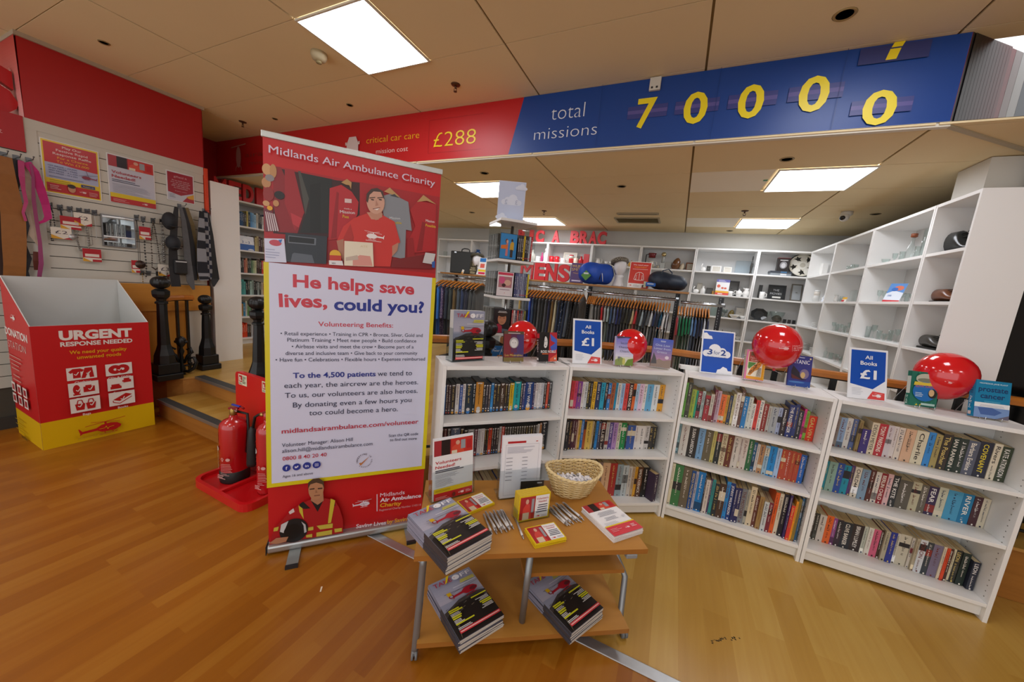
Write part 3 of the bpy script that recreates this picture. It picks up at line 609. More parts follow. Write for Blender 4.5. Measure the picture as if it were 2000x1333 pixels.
# ---- small goods standing on the shelves
gls = clear('fafcfb', .32, .04); gls2 = clear('f6faf9', .45, .03)
def ware(kind, w, h, c):
    b = MB(); m = c if not isinstance(c, str) else mat(c, .22); r = w/2
    if kind == 'mug':
        b.lathe([(r*.8, 0), (r*.96, .1*h), (r, h), (r*.9, h), (r*.86, .12*h), (0, .1*h)], m); b.tube([(r*.9, 0, h*.8), (r*1.5, 0, h*.75), (r*1.55, 0, h*.35), (r*.9, 0, h*.2)], h*.06, m)
    elif kind == 'jug':
        b.lathe([(r*.7, 0), (r, h*.3), (r*.95, h*.55), (r*.6, h*.8), (r*.75, h), (r*.62, h*.98), (r*.5, h*.8), (0, h*.5)], m); b.tube([(r*.6, 0, h*.92), (r*1.45, 0, h*.9), (r*1.45, 0, h*.45), (r*.9, 0, h*.3)], h*.05, m)
        b.tube([(-r*.6, 0, h*.9), (-r*1.05, 0, h*1.02)], [h*.1, h*.04], m)
    elif kind == 'teapot':
        b.lathe([(r*.6, 0), (r, h*.35), (r*.85, h*.65), (r*.35, h*.78), (r*.3, h*.82), (r*.12, h*.86), (r*.14, h), (0, h)], m)
        b.tube([(r*.8, 0, h*.3), (r*1.25, 0, h*.5), (r*1.5, 0, h*.8)], [h*.12, h*.08, h*.05], m); b.tube([(-r*.7, 0, h*.7), (-r*1.4, 0, h*.7), (-r*1.4, 0, h*.3), (-r*.8, 0, h*.25)], h*.05, m)
    elif kind == 'vase': b.lathe([(r*.55, 0), (r, h*.35), (r*.8, h*.65), (r*.45, h*.82), (r*.6, h), (r*.5, h), (r*.35, h*.82), (0, h*.7)], m)
    elif kind == 'bottle': b.lathe([(r, 0), (r, h*.55), (r*.45, h*.75), (r*.4, h*.95), (r*.5, h), (0, h)], m)
    elif kind == 'canister': b.lathe([(r, 0), (r, h*.55), (r*.98, h*.56)], m); b.lathe([(r, h*.56), (r, h*.85), (r*.95, h*.86)], mat('e6e0d6', .3)); b.lathe([(r*.97, h*.86), (r*.9, h*.97), (r*.2, h), (0, h)], m)
    elif kind == 'bowl': b.lathe([(r*.4, 0), (r*.45, h*.1), (r*.9, h*.7), (r, h), (r*.92, h), (r*.8, h*.7), (0, h*.2)], m)
    elif kind == 'goblet': b.lathe([(r*.6, 0), (r*.6, h*.06), (r*.12, h*.12), (r*.12, h*.45), (r*.8, h*.62), (r, h), (r*.92, h), (r*.7, h*.64), (0, h*.52)], m)
    elif kind == 'glass': b.lathe([(r*.78, 0), (r, h), (r*.93, h), (r*.74, h*.08), (0, h*.07)], m, None, 14)
    elif kind == 'stack':
        for i in range(5): b.lathe([(r*.5, h*i/5), (r*.7, h*(i+.15)/5), (r, h*(i+.55)/5), (r, h*(i+.7)/5), (r*.68, h*(i+.4)/5), (0, h*(i+.35)/5)], m, None, 24)
    elif kind == 'plate': b.lathe([(0, .004), (r*.6, .004), (r, .022), (r, .026), (r*.62, .01), (0, .01)], m, T(0, 0, r, 0, PI/2-.2) @ Matrix.Scale(1, 4), 26)
    elif kind == 'octagon': b.lathe([(0, .004), (r*.62, .004), (r, .02), (r, .026), (r*.6, .011), (0, .01)], m, T(0, 0, h/2, 0, PI/2-.2) @ Matrix.Diagonal((1, h/w, 1, 1)) @ Matrix.Rotation(PI/8, 4, 'Z'), 8, False)
    elif kind == 'box': b.box((0, 0, h/2), (w, w*.5, h), m, None, .002)
    elif kind == 'fig':
        b.lathe([(r*.8, 0), (r*.7, h*.08), (r*.5, h*.12), (r*.75, h*.4), (r*.55, h*.62), (r*.2, h*.72)], m, None, 12); b.sphere((0, 0, h*.86), (r*.36, r*.36, h*.14), m); b.tube([(r*.5, 0, h*.6), (r*1.05, 0, h*.45), (r*.4, -r*.4, h*.4)], r*.16, m)
    elif kind == 'egg': b.lathe([(r*.5, 0), (r*.92, h*.22), (r, h*.42), (r*.8, h*.72), (r*.4, h*.93), (0, h)], m, T(0, 0, 0, 0, 0, .2))
    elif kind == 'tower':
        b.b2((-r*.75, -r*.5, 0), (r*.75, r*.5, h*.35), m); b.lathe([(r*.55, h*.35), (r*.5, h*.7), (r*.3, h*.75)], m, None, 10); b.sphere((0, 0, h*.86), (r*.8, r*.8, h*.14), mat('c9b98a', .15, .8))
    elif kind == 'swan':
        b.sphere((0, 0, h*.28), (r, r*.6, h*.28), m); b.tube([(-r*.7, 0, h*.35), (-r*.95, 0, h*.7), (-r*.6, 0, h*.95), (-r*.95, 0, h*.9)], h*.08, m)
    return b
def frame_mb(w, h, fc, inner, lean=.18):
    b = MB(); M = T(0, 0, .001, 0, -lean) ; k = min(w, h)*.12; m = mat(fc, .35)
    b.b2((-w/2, -.012, 0), (w/2, 0, k), m, M); b.b2((-w/2, -.012, h-k), (w/2, 0, h), m, M); b.b2((-w/2, -.012, k), (-w/2+k, 0, h-k), m, M); b.b2((w/2-k, -.012, k), (w/2, 0, h-k), m, M)
    b.b2((-w/2+k, -.006, k), (w/2-k, 0, h-k), mat(inner, .3), M); b.b2((-.01, 0, h*.5), (.01, h*.25, h*.52), m); b.b2((-.01, h*.22, 0), (.01, h*.25, h*.52), m)
    return b
def put(kind, px, py, wp, hp, c, lab, cat, name=None, plane=('y', YS+.1), z=None, rz=0., inner=None, grp=None):
    q = (aty if plane[0] == 'y' else atx)(px, py, plane[1]); z = q.z if z is None else z
    top = (aty if plane[0] == 'y' else atx)(px, py-hp, plane[1]); h = max(top.z-q.z, .01)
    e = ray(px, py).normalized(); dist = (q-E0).dot(FWD); w = wp*dist/_FOC/max(.6, math.sqrt(1+((px-1000)/_FOC)**2)*.95)
    b = frame_mb(w, h, c, inner) if kind == 'frame' else ware(kind, w, h, c)
    o = b.obj(name or cat.replace(' ', '_'), None, (q.x, q.y, z+.0006), (0, 0, rz)); return tag(o, lab, cat, grp)
cream, china = 'e4dfd0', 'efeeea'
B1 = dict(z=S1)
G = [('glass', 870, 494, 8, 9, gls, 'small clear glass at the left end of the back wall shelves', 'glass'),
 ('vase', 933, 501, 13, 16, '1f4f8f', 'blue glass vase on the back shelf right of the briefcase', 'vase'),
 ('bottle', 1039, 509, 11, 22, cream, 'cream bottle-shaped jar right beside the media tower', 'jar'),
 ('mug', 1050, 509, 8, 10, china, 'small white cup left of the pink bottle', 'cup'),
 ('bottle', 1058, 509, 5, 18, 'cf3f80', 'slim pink bottle beside the white figurine', 'bottle'),
 ('fig', 1064, 509, 9, 27, china, 'tall white figurine at the end of a back shelf under IC', 'figurine'),
 ('mug', 1077, 511, 9, 12, 'd2222c', 'left of the two shiny red mugs on the back shelf', 'mug'),
 ('mug', 1087, 512, 9, 12, 'd2222c', 'right of the two shiny red mugs on the back shelf', 'mug'),
 ('mug', 1099, 513, 10, 9, china, 'white mug with a red dot right of the two red mugs', 'mug'),
 ('canister', 1115, 514, 9, 17, 'cf2a30', 'red and white lidded canister on the back shelf', 'canister'),
 ('mug', 1124, 515, 9, 11, 'e9dfc9', 'cream spotted mug right of the red and white canister', 'mug'),
 ('bottle', 1134, 516, 9, 15, 'b8202a', 'red flask left of the tall red tin', 'flask'),
 ('box', 1144, 517, 10, 20, 'b9202a', 'tall red patterned tin at the right end of the red crockery', 'tin'),
 ('frame', 1112, 512, 26, 22, 'd8cfba', 'plain cream picture frame leaning behind the red crockery', 'picture frame'),
 ('jug', 1167, 519, 10, 13, china, 'small white china jug left of two egg cups', 'jug'),
 ('goblet', 1183, 520, 7, 8, china, 'left white egg cup of the two on the back shelf', 'egg cup'),
 ('goblet', 1192, 521, 7, 8, china, 'right white egg cup of the two on the back shelf', 'egg cup'),
 ('jug', 1205, 522, 11, 14, china, 'white milk jug behind the checked flat cap', 'jug'),
 ('teapot', 1232, 523, 12, 13, 'd8a83a', 'small yellow pot above the red poster on the board', 'pot'),
 ('mug', 1244, 524, 10, 12, cream, 'cream mug beside the small yellow pot', 'mug'),
 ('jug', 1270, 527, 14, 14, 'd5cfc4', 'white vacuum jug body with maroon top and black handle', 'vacuum jug'),
 ('egg', 1272, 527, 7, 8, 'a99a80', 'tiny round brass clock in front of the vacuum jug', 'clock'),
 ('egg', 1283, 527, 6, 6, 'a39a86', 'smaller brass clock right of the vacuum jug', 'clock'),
 ('tower', 1292, 529, 12, 33, 'a9aca8', 'clear crystal column with gold ball on top', 'ornament'),
 ('box', 1303, 530, 11, 14, '8f8e88', 'plain grey box right of the crystal column', 'box'),
 ('egg', 1316, 530, 16, 24, '6a4426', 'large brown spotted wooden animal ornament', 'ornament'),
 ('egg', 1329, 531, 9, 14, 'cdbfa6', 'small cream spotted animal ornament', 'ornament'),
 ('frame', 1346, 532, 16, 16, '8a4a22', 'small wooden picture frame at the end of the ornament shelf', 'picture frame'),
 ('swan', 1372, 535, 9, 16, china, 'white china swan at the left of the frame shelf', 'swan'),
 ('frame', 1382, 535, 10, 13, 'c9c9c6', 'silver photo frame with dark photo, left of the heart frame', 'picture frame'),
 ('frame', 1397, 537, 18, 13, 'f0efec', 'wide white photo frame with a heart opening', 'picture frame'),
 ('frame', 1419, 539, 15, 12, 'e0ddd2', 'pale cream photo frame right of the heart frame', 'picture frame'),
 ('box', 1448, 541, 30, 25, clear('eef3f6', .4), 'clear acrylic display box on the upper back shelf', 'display box'),
 ('fig', 1464, 541, 7, 36, '3a3a38', 'tall black and white bird figurine beside the acrylic box', 'figurine')]
G2 = [('swan', 1358, 576, 11, 14, china, 'white china swan on the second back shelf', 'swan'),
 ('bottle', 1371, 577, 9, 15, china, 'white china bottle beside the dark small frame', 'bottle'),
 ('frame', 1364, 574, 10, 20, 'b9b5a8', 'thin pale photo frame behind the white china bottle', 'picture frame'),
 ('frame', 1384, 577, 12, 12, '3a3a34', 'small dark square photo frame on the second back shelf', 'picture frame'),
 ('box', 1394, 578, 9, 7, 'b9862a', 'small yellow and brown box beside the dark frame', 'box'),
 ('frame', 1426, 580, 27, 30, '2a2a2a', 'large black photo frame behind the price poster', 'picture frame'),
 ('mug', 1425, 581, 9, 9, china, 'white patterned mug in front of the large black frame', 'mug'),
 ('teapot', 1441, 583, 13, 15, china, 'round white teapot on the second back shelf', 'teapot'),
 ('jug', 1455, 584, 13, 17, china, 'tall white water jug right of the round teapot', 'jug'),
 ('box', 1481, 586, 7, 26, '1f1f1f', 'narrow black and yellow box beside the shelf upright', 'box'),
 ('mug', 1486, 587, 11, 13, china, 'white mug with yellow flower near the black plaque', 'mug'),
 ('frame', 1514, 588, 34, 29, '232629', 'square black plaque with white lettering', 'plaque'),
 ('frame', 1552, 591, 22, 34, '6a655c', 'tall grey framed mirror near the corner', 'mirror'),
 ('egg', 1564, 591, 9, 10, gls2, 'round glass paperweight in the corner beside the mirror', 'paperweight')]
G3 = [('box', 1397, 622, 22, 17, clear('e6efec', .4), 'clear glass tank on the third back shelf', 'glass tank'),
 ('goblet', 1413, 623, 11, 15, '5f6a66', 'dark glass goblet on the third back shelf', 'goblet'),
 ('egg', 1424, 624, 11, 16, '6a5a2a', 'black and yellow cone ornament beside the goblet', 'ornament'),
 ('frame', 1443, 625, 21, 23, '8a8a88', 'grey patterned photo frame on the third back shelf', 'picture frame'),
 ('bowl', 1432, 626, 20, 7, china, 'white oval bowl in front of the grey patterned frame', 'bowl'),
 ('bowl', 1449, 628, 14, 6, china, 'white dish at the right end of the third back shelf', 'dish'),
 ('octagon', 1479, 629, 34, 24, '2c3032', 'dark octagonal serving plate with a price sticker', 'plate'),
 ('goblet', 1497, 631, 7, 20, gls2, 'clear wine glass right of the octagonal plate', 'wine glass'),
 ('bowl', 1514, 632, 30, 21, gls2, 'clear glass bowl holding dark dried flowers', 'bowl'),
 ('egg', 1514, 631, 20, 13, '4a4438', 'dark bunch of dried flowers in the glass bowl', 'dried flowers'),
 ('box', 1531, 633, 6, 8, '2a2a2a', 'left small black and white block on the third shelf', 'block'),
 ('box', 1540, 634, 6, 8, '2f2f2f', 'middle small black and white block on the third shelf', 'block'),
 ('box', 1549, 635, 6, 8, '2a2a2a', 'right small black and white block on the third shelf', 'block')]
G4 = [('teapot', 1408, 662, 16, 16, '8d8a80', 'silver teapot above the 3 for 2 sign', 'teapot'),
 ('teapot', 1426, 664, 15, 15, '99968c', 'silver coffee pot right of the silver teapot', 'coffee pot'),
 ('bowl', 1440, 666, 18, 7, 'b9b7b0', 'silver dish with handle at the end of the silverware', 'dish'),
 ('octagon', 1498, 672, 44, 24, '1e1e1e', 'round black plate mostly hidden by the red balloon', 'plate'),
 ('box', 1476, 671, 16, 5, china, 'low white box left of the red balloon', 'box')]
for rows, zz in ((G, S1), (G2, S2), (G3, S3), (G4, S4)):
    for k, px, py, wp, hp, c, lab, cat in rows:
        y = YS+.1
        if k == 'frame' or k == 'octagon' or (k == 'box' and wp > 20): y = YS+.16
        if 'in front' in lab or 'clock' in cat: y = YS+.05
        if lab.startswith('clear glass bowl') or lab.startswith('dark bunch'): y = YS+.12
        # stand it on its shelf at the pixel's column
        d = ray(px, py); q = E0+d*(y/d.y)
        inner = {'picture frame': 'c9c4b8', 'plaque': '2f3336', 'mirror': 'aeb4b8'}.get(cat, 'd8d5cc')
        if 'dark' in lab or 'large black' in lab: inner = '4a4a46'
        put(k, px, py, wp, hp, c, lab, cat, None, ('y', y), zz+(.012 if lab.startswith('dark bunch') else 0), 0., inner)
o = bpy.data.objects['vacuum_jug']; b = MB(); b.lathe([(.052, .165), (.05, .2), (.062, .235), (.02, .24), (0, .24)], mat('6f1a20', .3)); b.tube([(-.05, 0, .22), (-.09, 0, .21), (-.09, 0, .08), (-.05, 0, .05)], .008, mat('1c1c1c', .4)); b.obj('lid', o)
o = bpy.data.objects['plaque']; p = Pr(T(0, -.015, .05, 0, PI/2-.18), .0005); p.text('THE', -.05, .07, .03, 'cfd4d6'); p.text('MOVIES', -.08, .02, .03, 'cfd4d6'); p.rect(-.05, -.03, .1, .025, 'e0e0da'); p.obj('lettering', o)
# patterned round plate, boxes under the black tin
q = aty(1562, 541, YS+.17); b = MB(); r_ = .165; M = T(q.x, q.y, S1+r_*.98+.002, 0, PI/2-.25)
b.lathe([(0, .0), (r_*.9, .002), (r_, .012), (r_, .016), (r_*.9, .008), (0, .006)], mat('22221f', .25), M, 28)
p = Pr(M @ T(0, 0, .0162), .0004, .25); p.ell(0, 0, r_*.93, r_*.93, 'e6e2d2', 30)
for i in range(5):
    a = i*2*PI/5+.3; p.ell(r_*.62*math.cos(a), r_*.62*math.sin(a), r_*.26, r_*.26, 'f0ede2', 16); a += PI/5
    p.poly([(r_*.62*math.cos(a)+r_*(.28 if k % 2 else .13)*math.cos(k*PI/5), r_*.62*math.sin(a)+r_*(.28 if k % 2 else .13)*math.sin(k*PI/5)) for k in range(10)], '2a2a26')
p.ell(0, 0, r_*.36, r_*.36, 'f0ede2'); p.ell(0, 0, r_*.2, r_*.2, 'c9c4b4')
for v, f, i, s_ in zip([0], [0], [0], [0]): pass
k0 = len(b.v); b.v += p.v; off_m = [b.m(x) for x in p.mats]
for f, i in zip(p.f, p.mi): b.f.append([k0+j for j in f]); b.mi.append(off_m[i]); b.sm.append(False)
tag(b.obj('plate'), 'round black and white patterned plate standing near the corner', 'plate')
q = aty(1521, 541, YS+.1); zc = S1
for i, (w_, h_, c) in enumerate(((.24, .032, '8a9298'), (.25, .028, '3a4048'))):
    b = MB(); b.box((0, 0, h_/2), (w_, .16, h_), mat(c, .4), None, .002); b.box((.03, -.081, h_/2), (.07, .002, h_*.6), mat(['dfe3e6', '4a78a0'][i], .4))
    tag(b.obj('boxed_set', None, (q.x, q.y, zc+.0006)), ['pale boxed set at the bottom of the pair under the black tin', 'dark boxed set lying directly under the black tin'][i], 'boxed set'); zc += h_+.0012
b = MB(); b.box((0, 0, .09), (.14, .08, .178), mat('2a2524', .3), None, .003); b.box((0, 0, .182), (.141, .081, .006), mat('7a2226', .3))
p = Pr(T(0, -.0405, 0, 0, PI/2), .0003); p.text('MONOPOLY', -.045, .145, .012, 'd9d9d9') if 0 else p.rect(-.045, .145, .09, .012, 'b9b9b9'); p.ell(0, .085, .042, .05, '8a8a8c'); p.ell(0, .08, .026, .034, 'c4c4c6')
tag(b.obj('tin', None, (q.x+.02, q.y+.01, zc+.001)), 'black tin with silver picture standing on two boxed sets', 'tin'); o = p.obj('tin_front', bpy.data.objects['tin.001'] if 'tin.001' in bpy.data.objects else None)
# ---- right-hand shelves: glassware, white china, shoes
RX = XS+.1
R = [('box', 1609, 523, 22, 26, china, 'white rectangular serving dish standing upright in the corner', 'serving dish', S1),
 ('glass', 1649, 526, 9, 11, gls2, 'left clear tumbler of the upper right shelf', 'tumbler', S1), ('glass', 1657, 525, 9, 12, gls2, 'second clear tumbler of the upper right shelf', 'tumbler', S1),
 ('glass', 1665, 523, 9, 13, gls2, 'third clear tumbler of the upper right shelf', 'tumbler', S1), ('glass', 1673, 521, 9, 13, gls2, 'right clear tumbler of the upper right shelf', 'tumbler', S1),
 ('canister', 1593, 588, 12, 23, 'e2e2de', 'white lidded canister on the corner shelf', 'canister', S2), ('bowl', 1611, 588, 15, 9, china, 'white bowl behind the tilted blue box', 'bowl', S2),
 ('jug', 1632, 588, 10, 14, china, 'small white lidded sugar pot', 'sugar pot', S2), ('glass', 1643, 588, 9, 12, gls2, 'clear tumbler right of the sugar pot', 'tumbler', S2),
 ('box', 1664, 588, 17, 24, clear('f2f6f5', .4), 'clear etched glass plaque on the middle right shelf', 'glass plaque', S2), ('glass', 1684, 588, 10, 14, gls2, 'clear tumbler beside the etched glass plaque', 'tumbler', S2),
 ('stack', 1577, 634, 18, 8, china, 'stack of white plates on the corner shelf', 'plate stack', S3), ('stack', 1592, 637, 16, 10, china, 'second stack of white plates on the corner shelf', 'plate stack', S3),
 ('stack', 1570, 684, 20, 14, china, 'tall stack of white plates behind the balloon', 'plate stack', S4), ('stack', 1590, 689, 20, 12, china, 'low stack of white plates right of the balloon', 'plate stack', S4)]
for i, (px, h) in enumerate(((1619, 13), (1627, 15), (1634, 13), (1641, 14), (1649, 12), (1657, 20))):
    R.append(('goblet' if i % 2 else 'glass', px, 641+i*1.4, 9, h+2, gls2, f"clear {'wine glass' if i % 2 else 'glass'}, {nth(i)} from left on the third right shelf", 'glass', S3))
for i, (px, h) in enumerate(((1611, 22), (1622, 13), (1632, 16), (1641, 14), (1649, 12))):
    R.append((['fig', 'glass', 'goblet', 'bowl', 'glass'][i], px, 695+i*4, 10, h, gls2, ['crystal animal figurine on the fourth right shelf', 'short clear glass beside the crystal animal', 'stemmed clear glass on the fourth right shelf', 'clear glass bowl on the fourth right shelf', 'clear glass at the right end of the fourth shelf'][i], ['figurine', 'glass', 'wine glass', 'bowl', 'glass'][i], S4))
for i, (k, px, py, w_, h, lab, cat) in enumerate((('bowl', 1728, 517, 18, 12, 'shallow clear bowl at the left of the decanter shelf', 'bowl'), ('goblet', 1745, 513, 12, 22, 'clear goblet beside the shallow bowl', 'goblet'), ('glass', 1759, 511, 13, 22, 'clear tumbler left of the decanter', 'tumbler'),
        ('bottle', 1774, 508, 16, 46, 'clear decanter with a brown cork stopper', 'decanter'), ('glass', 1788, 506, 13, 26, 'clear tumbler between decanter and tall vase', 'tumbler'), ('glass', 1801, 503, 19, 56, 'tall clear square vase at the end of the decanter shelf', 'vase'))):
    R.append((k, px, py, w_, h, gls2, lab, cat, S1))
for i, px in enumerate((1696, 1705, 1714, 1724, 1735, 1748, 1760, 1769, 1778)):
    R.append((['goblet', 'glass', 'goblet'][i % 3], px, 590+(i % 2), 11, 18+(i*7) % 8, gls2, f"clear stemmed or short glass, {nth(i)} from left behind the tilted leaflet", 'glass', S2))
for i, px in enumerate((1684, 1693, 1703, 1714, 1725, 1736, 1748, 1760)):
    R.append((['bowl', 'glass', 'goblet', 'glass'][i % 4], px, 656+i*2.6, 12, [14, 22, 26, 18][i % 4], gls2, f"clear glass piece, {nth(i)} from left on the third shelf under the leaflet", 'glass', S3))
for k, px, py, wp, hp, c, lab, cat, z in R:
    x = RX+(.05 if k == 'box' else .05*((px*7) % 3)/3)
    put(k, px, py, wp, hp, c, lab, cat, None, ('x', x), z, -PI/2 if k in ('box',) else 0.3)
b = MB(); b.lathe([(.012, 0), (.02, .005), (.02, .03), (.0, .032)], mat('8a4a2a', .5)); d = bpy.data.objects['decanter']; hmax = max(v[2] for v in d.bound_box); b.obj('stopper', d, (0, 0, hmax*.97))
# tilted leaflet boards on the right shelves
def leaf(px, py, x, z, w_, h_, lab, rz, draw, lean=.3, name='leaflet'):
    q = atx(px, py, x); t = thing(name, lab, 'leaflet', (q.x, q.y, z+.001), 0); M = T(0, 0, 0, rz) @ T(0, 0, 0, 0, PI/2-lean)
    b = MB(); b.b2((-w_/2, 0, -.002), (w_/2, h_, 0), mat('eef0f2', .35), M); b.b2((-w_/2, 0, -.002), (w_/2, .004, -.07), clear('ffffff', .2), M); b.obj('sheet_holder', t)
    p = Pr(M, .0003, .35); draw(p, w_, h_); p.obj('printed_sheet', t); return t
def L1(p, w, h): p.rect(-w/2, 0, w, h, 'dfe8f4'); p.poly([(-w/2, h), (w/2, h), (w/2, h*.5), (-w*.1, h*.62), (-w/2, h*.45)], '5b8fd0'); p.ell(w*.12, h*.75, w*.28, h*.13, 'd8765a'); p.ell(-w*.1, h*.68, w*.2, h*.1, '3a6fc0'); p.rect(-w/2, 0, w, h*.1, 'c9303a'); p.text('200', -w*.35, h*.3, h*.09, '3a6fb0')
leaf(1738, 590, XS+.045, S2, .12, .16, 'pale blue leaflet leaning in front of the glasses on the right shelf', -PI/2+.5, L1)
def L2(p, w, h): p.rect(-w/2, 0, w, h, 'dfe6ef'); p.rect(-w/2, h*.6, w*.9, h*.3, '8fa9cf'); p.bars(-w*.4, h*.4, w*.7, 3, h*.1, h*.05, '6a78a0')
leaf(1611, 588, XS+.03, S2, .1, .2, 'blue and white card tilted on the corner shelf', -PI/2+.5, L2, .35)
def tk(p, w, h): p.rect(-w/2, 0, w, h, 'f0ede4'); p.rect(-w/2, h*.55, w, h*.45, 'e8b020'); p.rect(-w/2, 0, w*.6, h*.4, 'c8202a')
leaf(1647, 588, XS+.03, S2, .06, .05, 'small yellow and red price ticket before the glass plaque', -PI/2+.3, tk, .3, 'price_ticket')
# white price poster on the second back shelf
def poster(px, py, y, z, w_, h_, lab, draw, name='poster', cat='poster', rz=0., lean=.12):
    q = aty(px, py, y); t = thing(name, lab, cat, (q.x, q.y, z+.001), rz); M = T(0, 0, 0, 0, PI/2-lean)
    b = MB(); b.b2((-w_/2, 0, -.003), (w_/2, h_, 0), mat('f0f0ee', .3), M); b.b2((-w_/2, 0, -.001), (w_/2, .003, -.075), clear('ffffff', .2), M); b.obj('acrylic_stand', t)
    p = Pr(M, .0003, .35); draw(p, w_, h_); p.obj('printed_sheet', t); return t
def PP(p, w, h):
    p.rect(-w/2, 0, w, h, 'f2f2f2'); p.rect(-w/2, h*.82, w, h*.18, '6a6ab8'); p.bars(-w*.35, h*.92, w*.7, 2, h*.07, h*.035, 'c9c9ea', 3); p.ell(-w*.3, h*.56, w*.13, h*.1, 'e0684f'); p.ell(-w*.0, h*.45, w*.1, h*.06, 'e0684f'); p.ell(w*.22, h*.44, w*.1, h*.06, 'e0684f')
    p.rect(-w/2, h*.14, w, h*.12, 'f0b428'); p.rect(-w/2, 0, w, h*.14, 'd8443a'); p.rect(-w*.3, h*.04, w*.35, h*.06, 'efdcd8')
poster(1408, 580, YS+.03, S2, .17, .23, 'white price poster with purple heading on the second back shelf', PP)
# ================================================================ clothes rails, the board above them and what stands on it
chrome = mat('b9bcc0', .18, 1.); blackm = mat('222325', .45)
YRL, ZRL = 4.45, 1.56
def letter3d(ch, w, h, d, c, name, lab, cat, loc, rz, grp, bold=.045):
    if ch == 'M': bold = 0
    cu = bpy.data.curves.new('lettering', 'FONT'); cu.body = ch; cu.size = 1; cu.offset = bold; cu.extrude = .5; cu.resolution_u = 4
    o = bpy.data.objects.new('lettering', cu); me = o.to_mesh(); v = [p.co.copy() for p in me.vertices]; f = [list(p.vertices) for p in me.polygons]
    o.to_mesh_clear(); bpy.data.objects.remove(o); bpy.data.curves.remove(cu)
    x0, x1 = min(p.x for p in v), max(p.x for p in v); y0, y1 = min(p.y for p in v), max(p.y for p in v)
    b = MB(); vs = [((p.x-(x0+x1)/2)/(x1-x0)*w, -p.z*d, (p.y-y0)/(y1-y0)*h) for p in v]
    b.add(vs, f, mat(c, .45)); return tag(b.obj(name, None, loc, (0, 0, rz)), lab, cat, grp)
# --- rails with their posts
def rail(lab, x0, x1, z, posts):
    t = thing('clothes_rail', lab, 'clothes rail', (x0, YRL, ZP), 0, 'chrome clothes rails below the wooden board')
    L = x1-x0; b = MB(); b.cyl((0, 0, z-ZP), (L, 0, z-ZP), .0125, chrome, None, 12); b.obj('hanging_rail', t)
    b = MB(); b.cyl((0, .16, z-ZP+.012), (L, .16, z-ZP+.012), .009, chrome, None, 10)
    n = int(L/.05)
    for i in range(n): b.cyl(((i+.5)*L/n, 0, z-ZP), ((i+.5)*L/n, .16, z-ZP+.012), .003, chrome, None, 6)
    b.obj('ladder_bar', t)
    for i, px in enumerate(posts):
        b = MB(); b.box((px-x0, .285, (1.62-ZP)/2), (.05, .03, 1.62-ZP), mat('2c2d2f', .35, .6))
        for k in range(36): b.box((px-x0-.008, .269, .15+k*.032), (.008, .001, .018), mat('8d8f92', .4))
        b.box((px-x0, .15, z-ZP+.02), (.03, .27, .02), chrome); b.box((px-x0, .2, .02), (.06, .4, .038), blackm); b.obj('upright', t)
    return t
rail('chrome clothes rail with jackets left of the media tower', -3.25, -2.15, 1.575, (-3.2, -2.2))
rail('chrome clothes rail below the MENS letters', -2.1, -1.1, 1.555, (-1.07,))
rail('chrome clothes rail with shirts between the two posts', -1.04, -.02, 1.545, (-.01,))
rail('short chrome clothes rail with green sweatshirts', .03, .47, 1.525, (.45,))
# --- hangers and garments
wd_h = mat('b9742e', .4, noise=.15, scale=20)
def hanger_proto():
    b = MB()
    pts = [(0, y*.21, -.075-.075*abs(y)**1.4) for y in [k/6 for k in range(-6, 7)]]
    b.tube(pts, [.006+.006*(1-abs(k)/6) for k in range(-6, 7)], wd_h, None, 8, False, 1.5); b.cyl((0, -.19, -.155), (0, .19, -.155), .006, wd_h, None, 6)
    o = b.obj('coat_hanger')
    h = MB(); h.tube([(0, 0, -.075), (0, 0, -.03)]+[(0, .018*math.cos(a)-.0, .002+.018*math.sin(a)-.004) for a in [x*PI/8-PI/2 for x in range(0, 11)]], .0022, chrome, None, 5); h.obj('hook', o)
    return o
HP = hanger_proto(); hp_used = [False]
def hang(x, z, lab, rz, grp):
    if not hp_used[0]: o = HP; hp_used[0] = True
    else: o = dup(HP)
    o.location = (x, YRL, z+.0045); o.rotation_euler = (0, 0, rz); o['label'] = lab; o['category'] = 'hanger'; o['group'] = grp; return o
def garment(c, L, Ls, th, seed, pat=None, half=.235):
    r = random.Random(seed); N = 15; b = MB(); ph = .15*seed; m = mat(c, .85, noise=.12, scale=25, sheen=.3) if not pat else pat
    ys = [half*(2*i/(N-1)-1) for i in range(N)]; R = 9
    def zt(y): return -.088-.082*(abs(y)/.21)**1.35 if abs(y) > .05 else -.094
    def zb(y): return -Ls if abs(y) > half*.80 else -L*(1-.02*math.cos(y*9))
    def tk(y, v): 
        e = .25+.75*min(1, v*5); k = 1.25 if abs(y) > half*.8 else .8+.2*math.cos(y*6)
        return th/2*e*k*(1+.28*math.sin(y*46+ph+v*2)*v+.12*math.sin(y*90+v*9+ph))
    vs = []; fs = []
    for j in range(R):
        v = j/(R-1)
        for i in range(2*N-2):
            k = i if i < N else 2*N-2-i; y = ys[k]; s = 1 if i < N else -1
            edge = .25 if k in (0, N-1) else 1
            z = zt(y)+(zb(y)-zt(y))*v; yy = y*(1+.05*v*math.sin(ph))
            vs.append((s*tk(y, v)*edge+.012*math.sin(ph+v*2)*v, yy, z))
    W2 = 2*N-2
    for j in range(R-1):
        for i in range(W2): fs.append((j*W2+i, j*W2+(i+1) % W2, (j+1)*W2+(i+1) % W2, (j+1)*W2+i))
    fs.append(tuple(range(W2))); b.add(vs, fs, m, None, True)
    return b
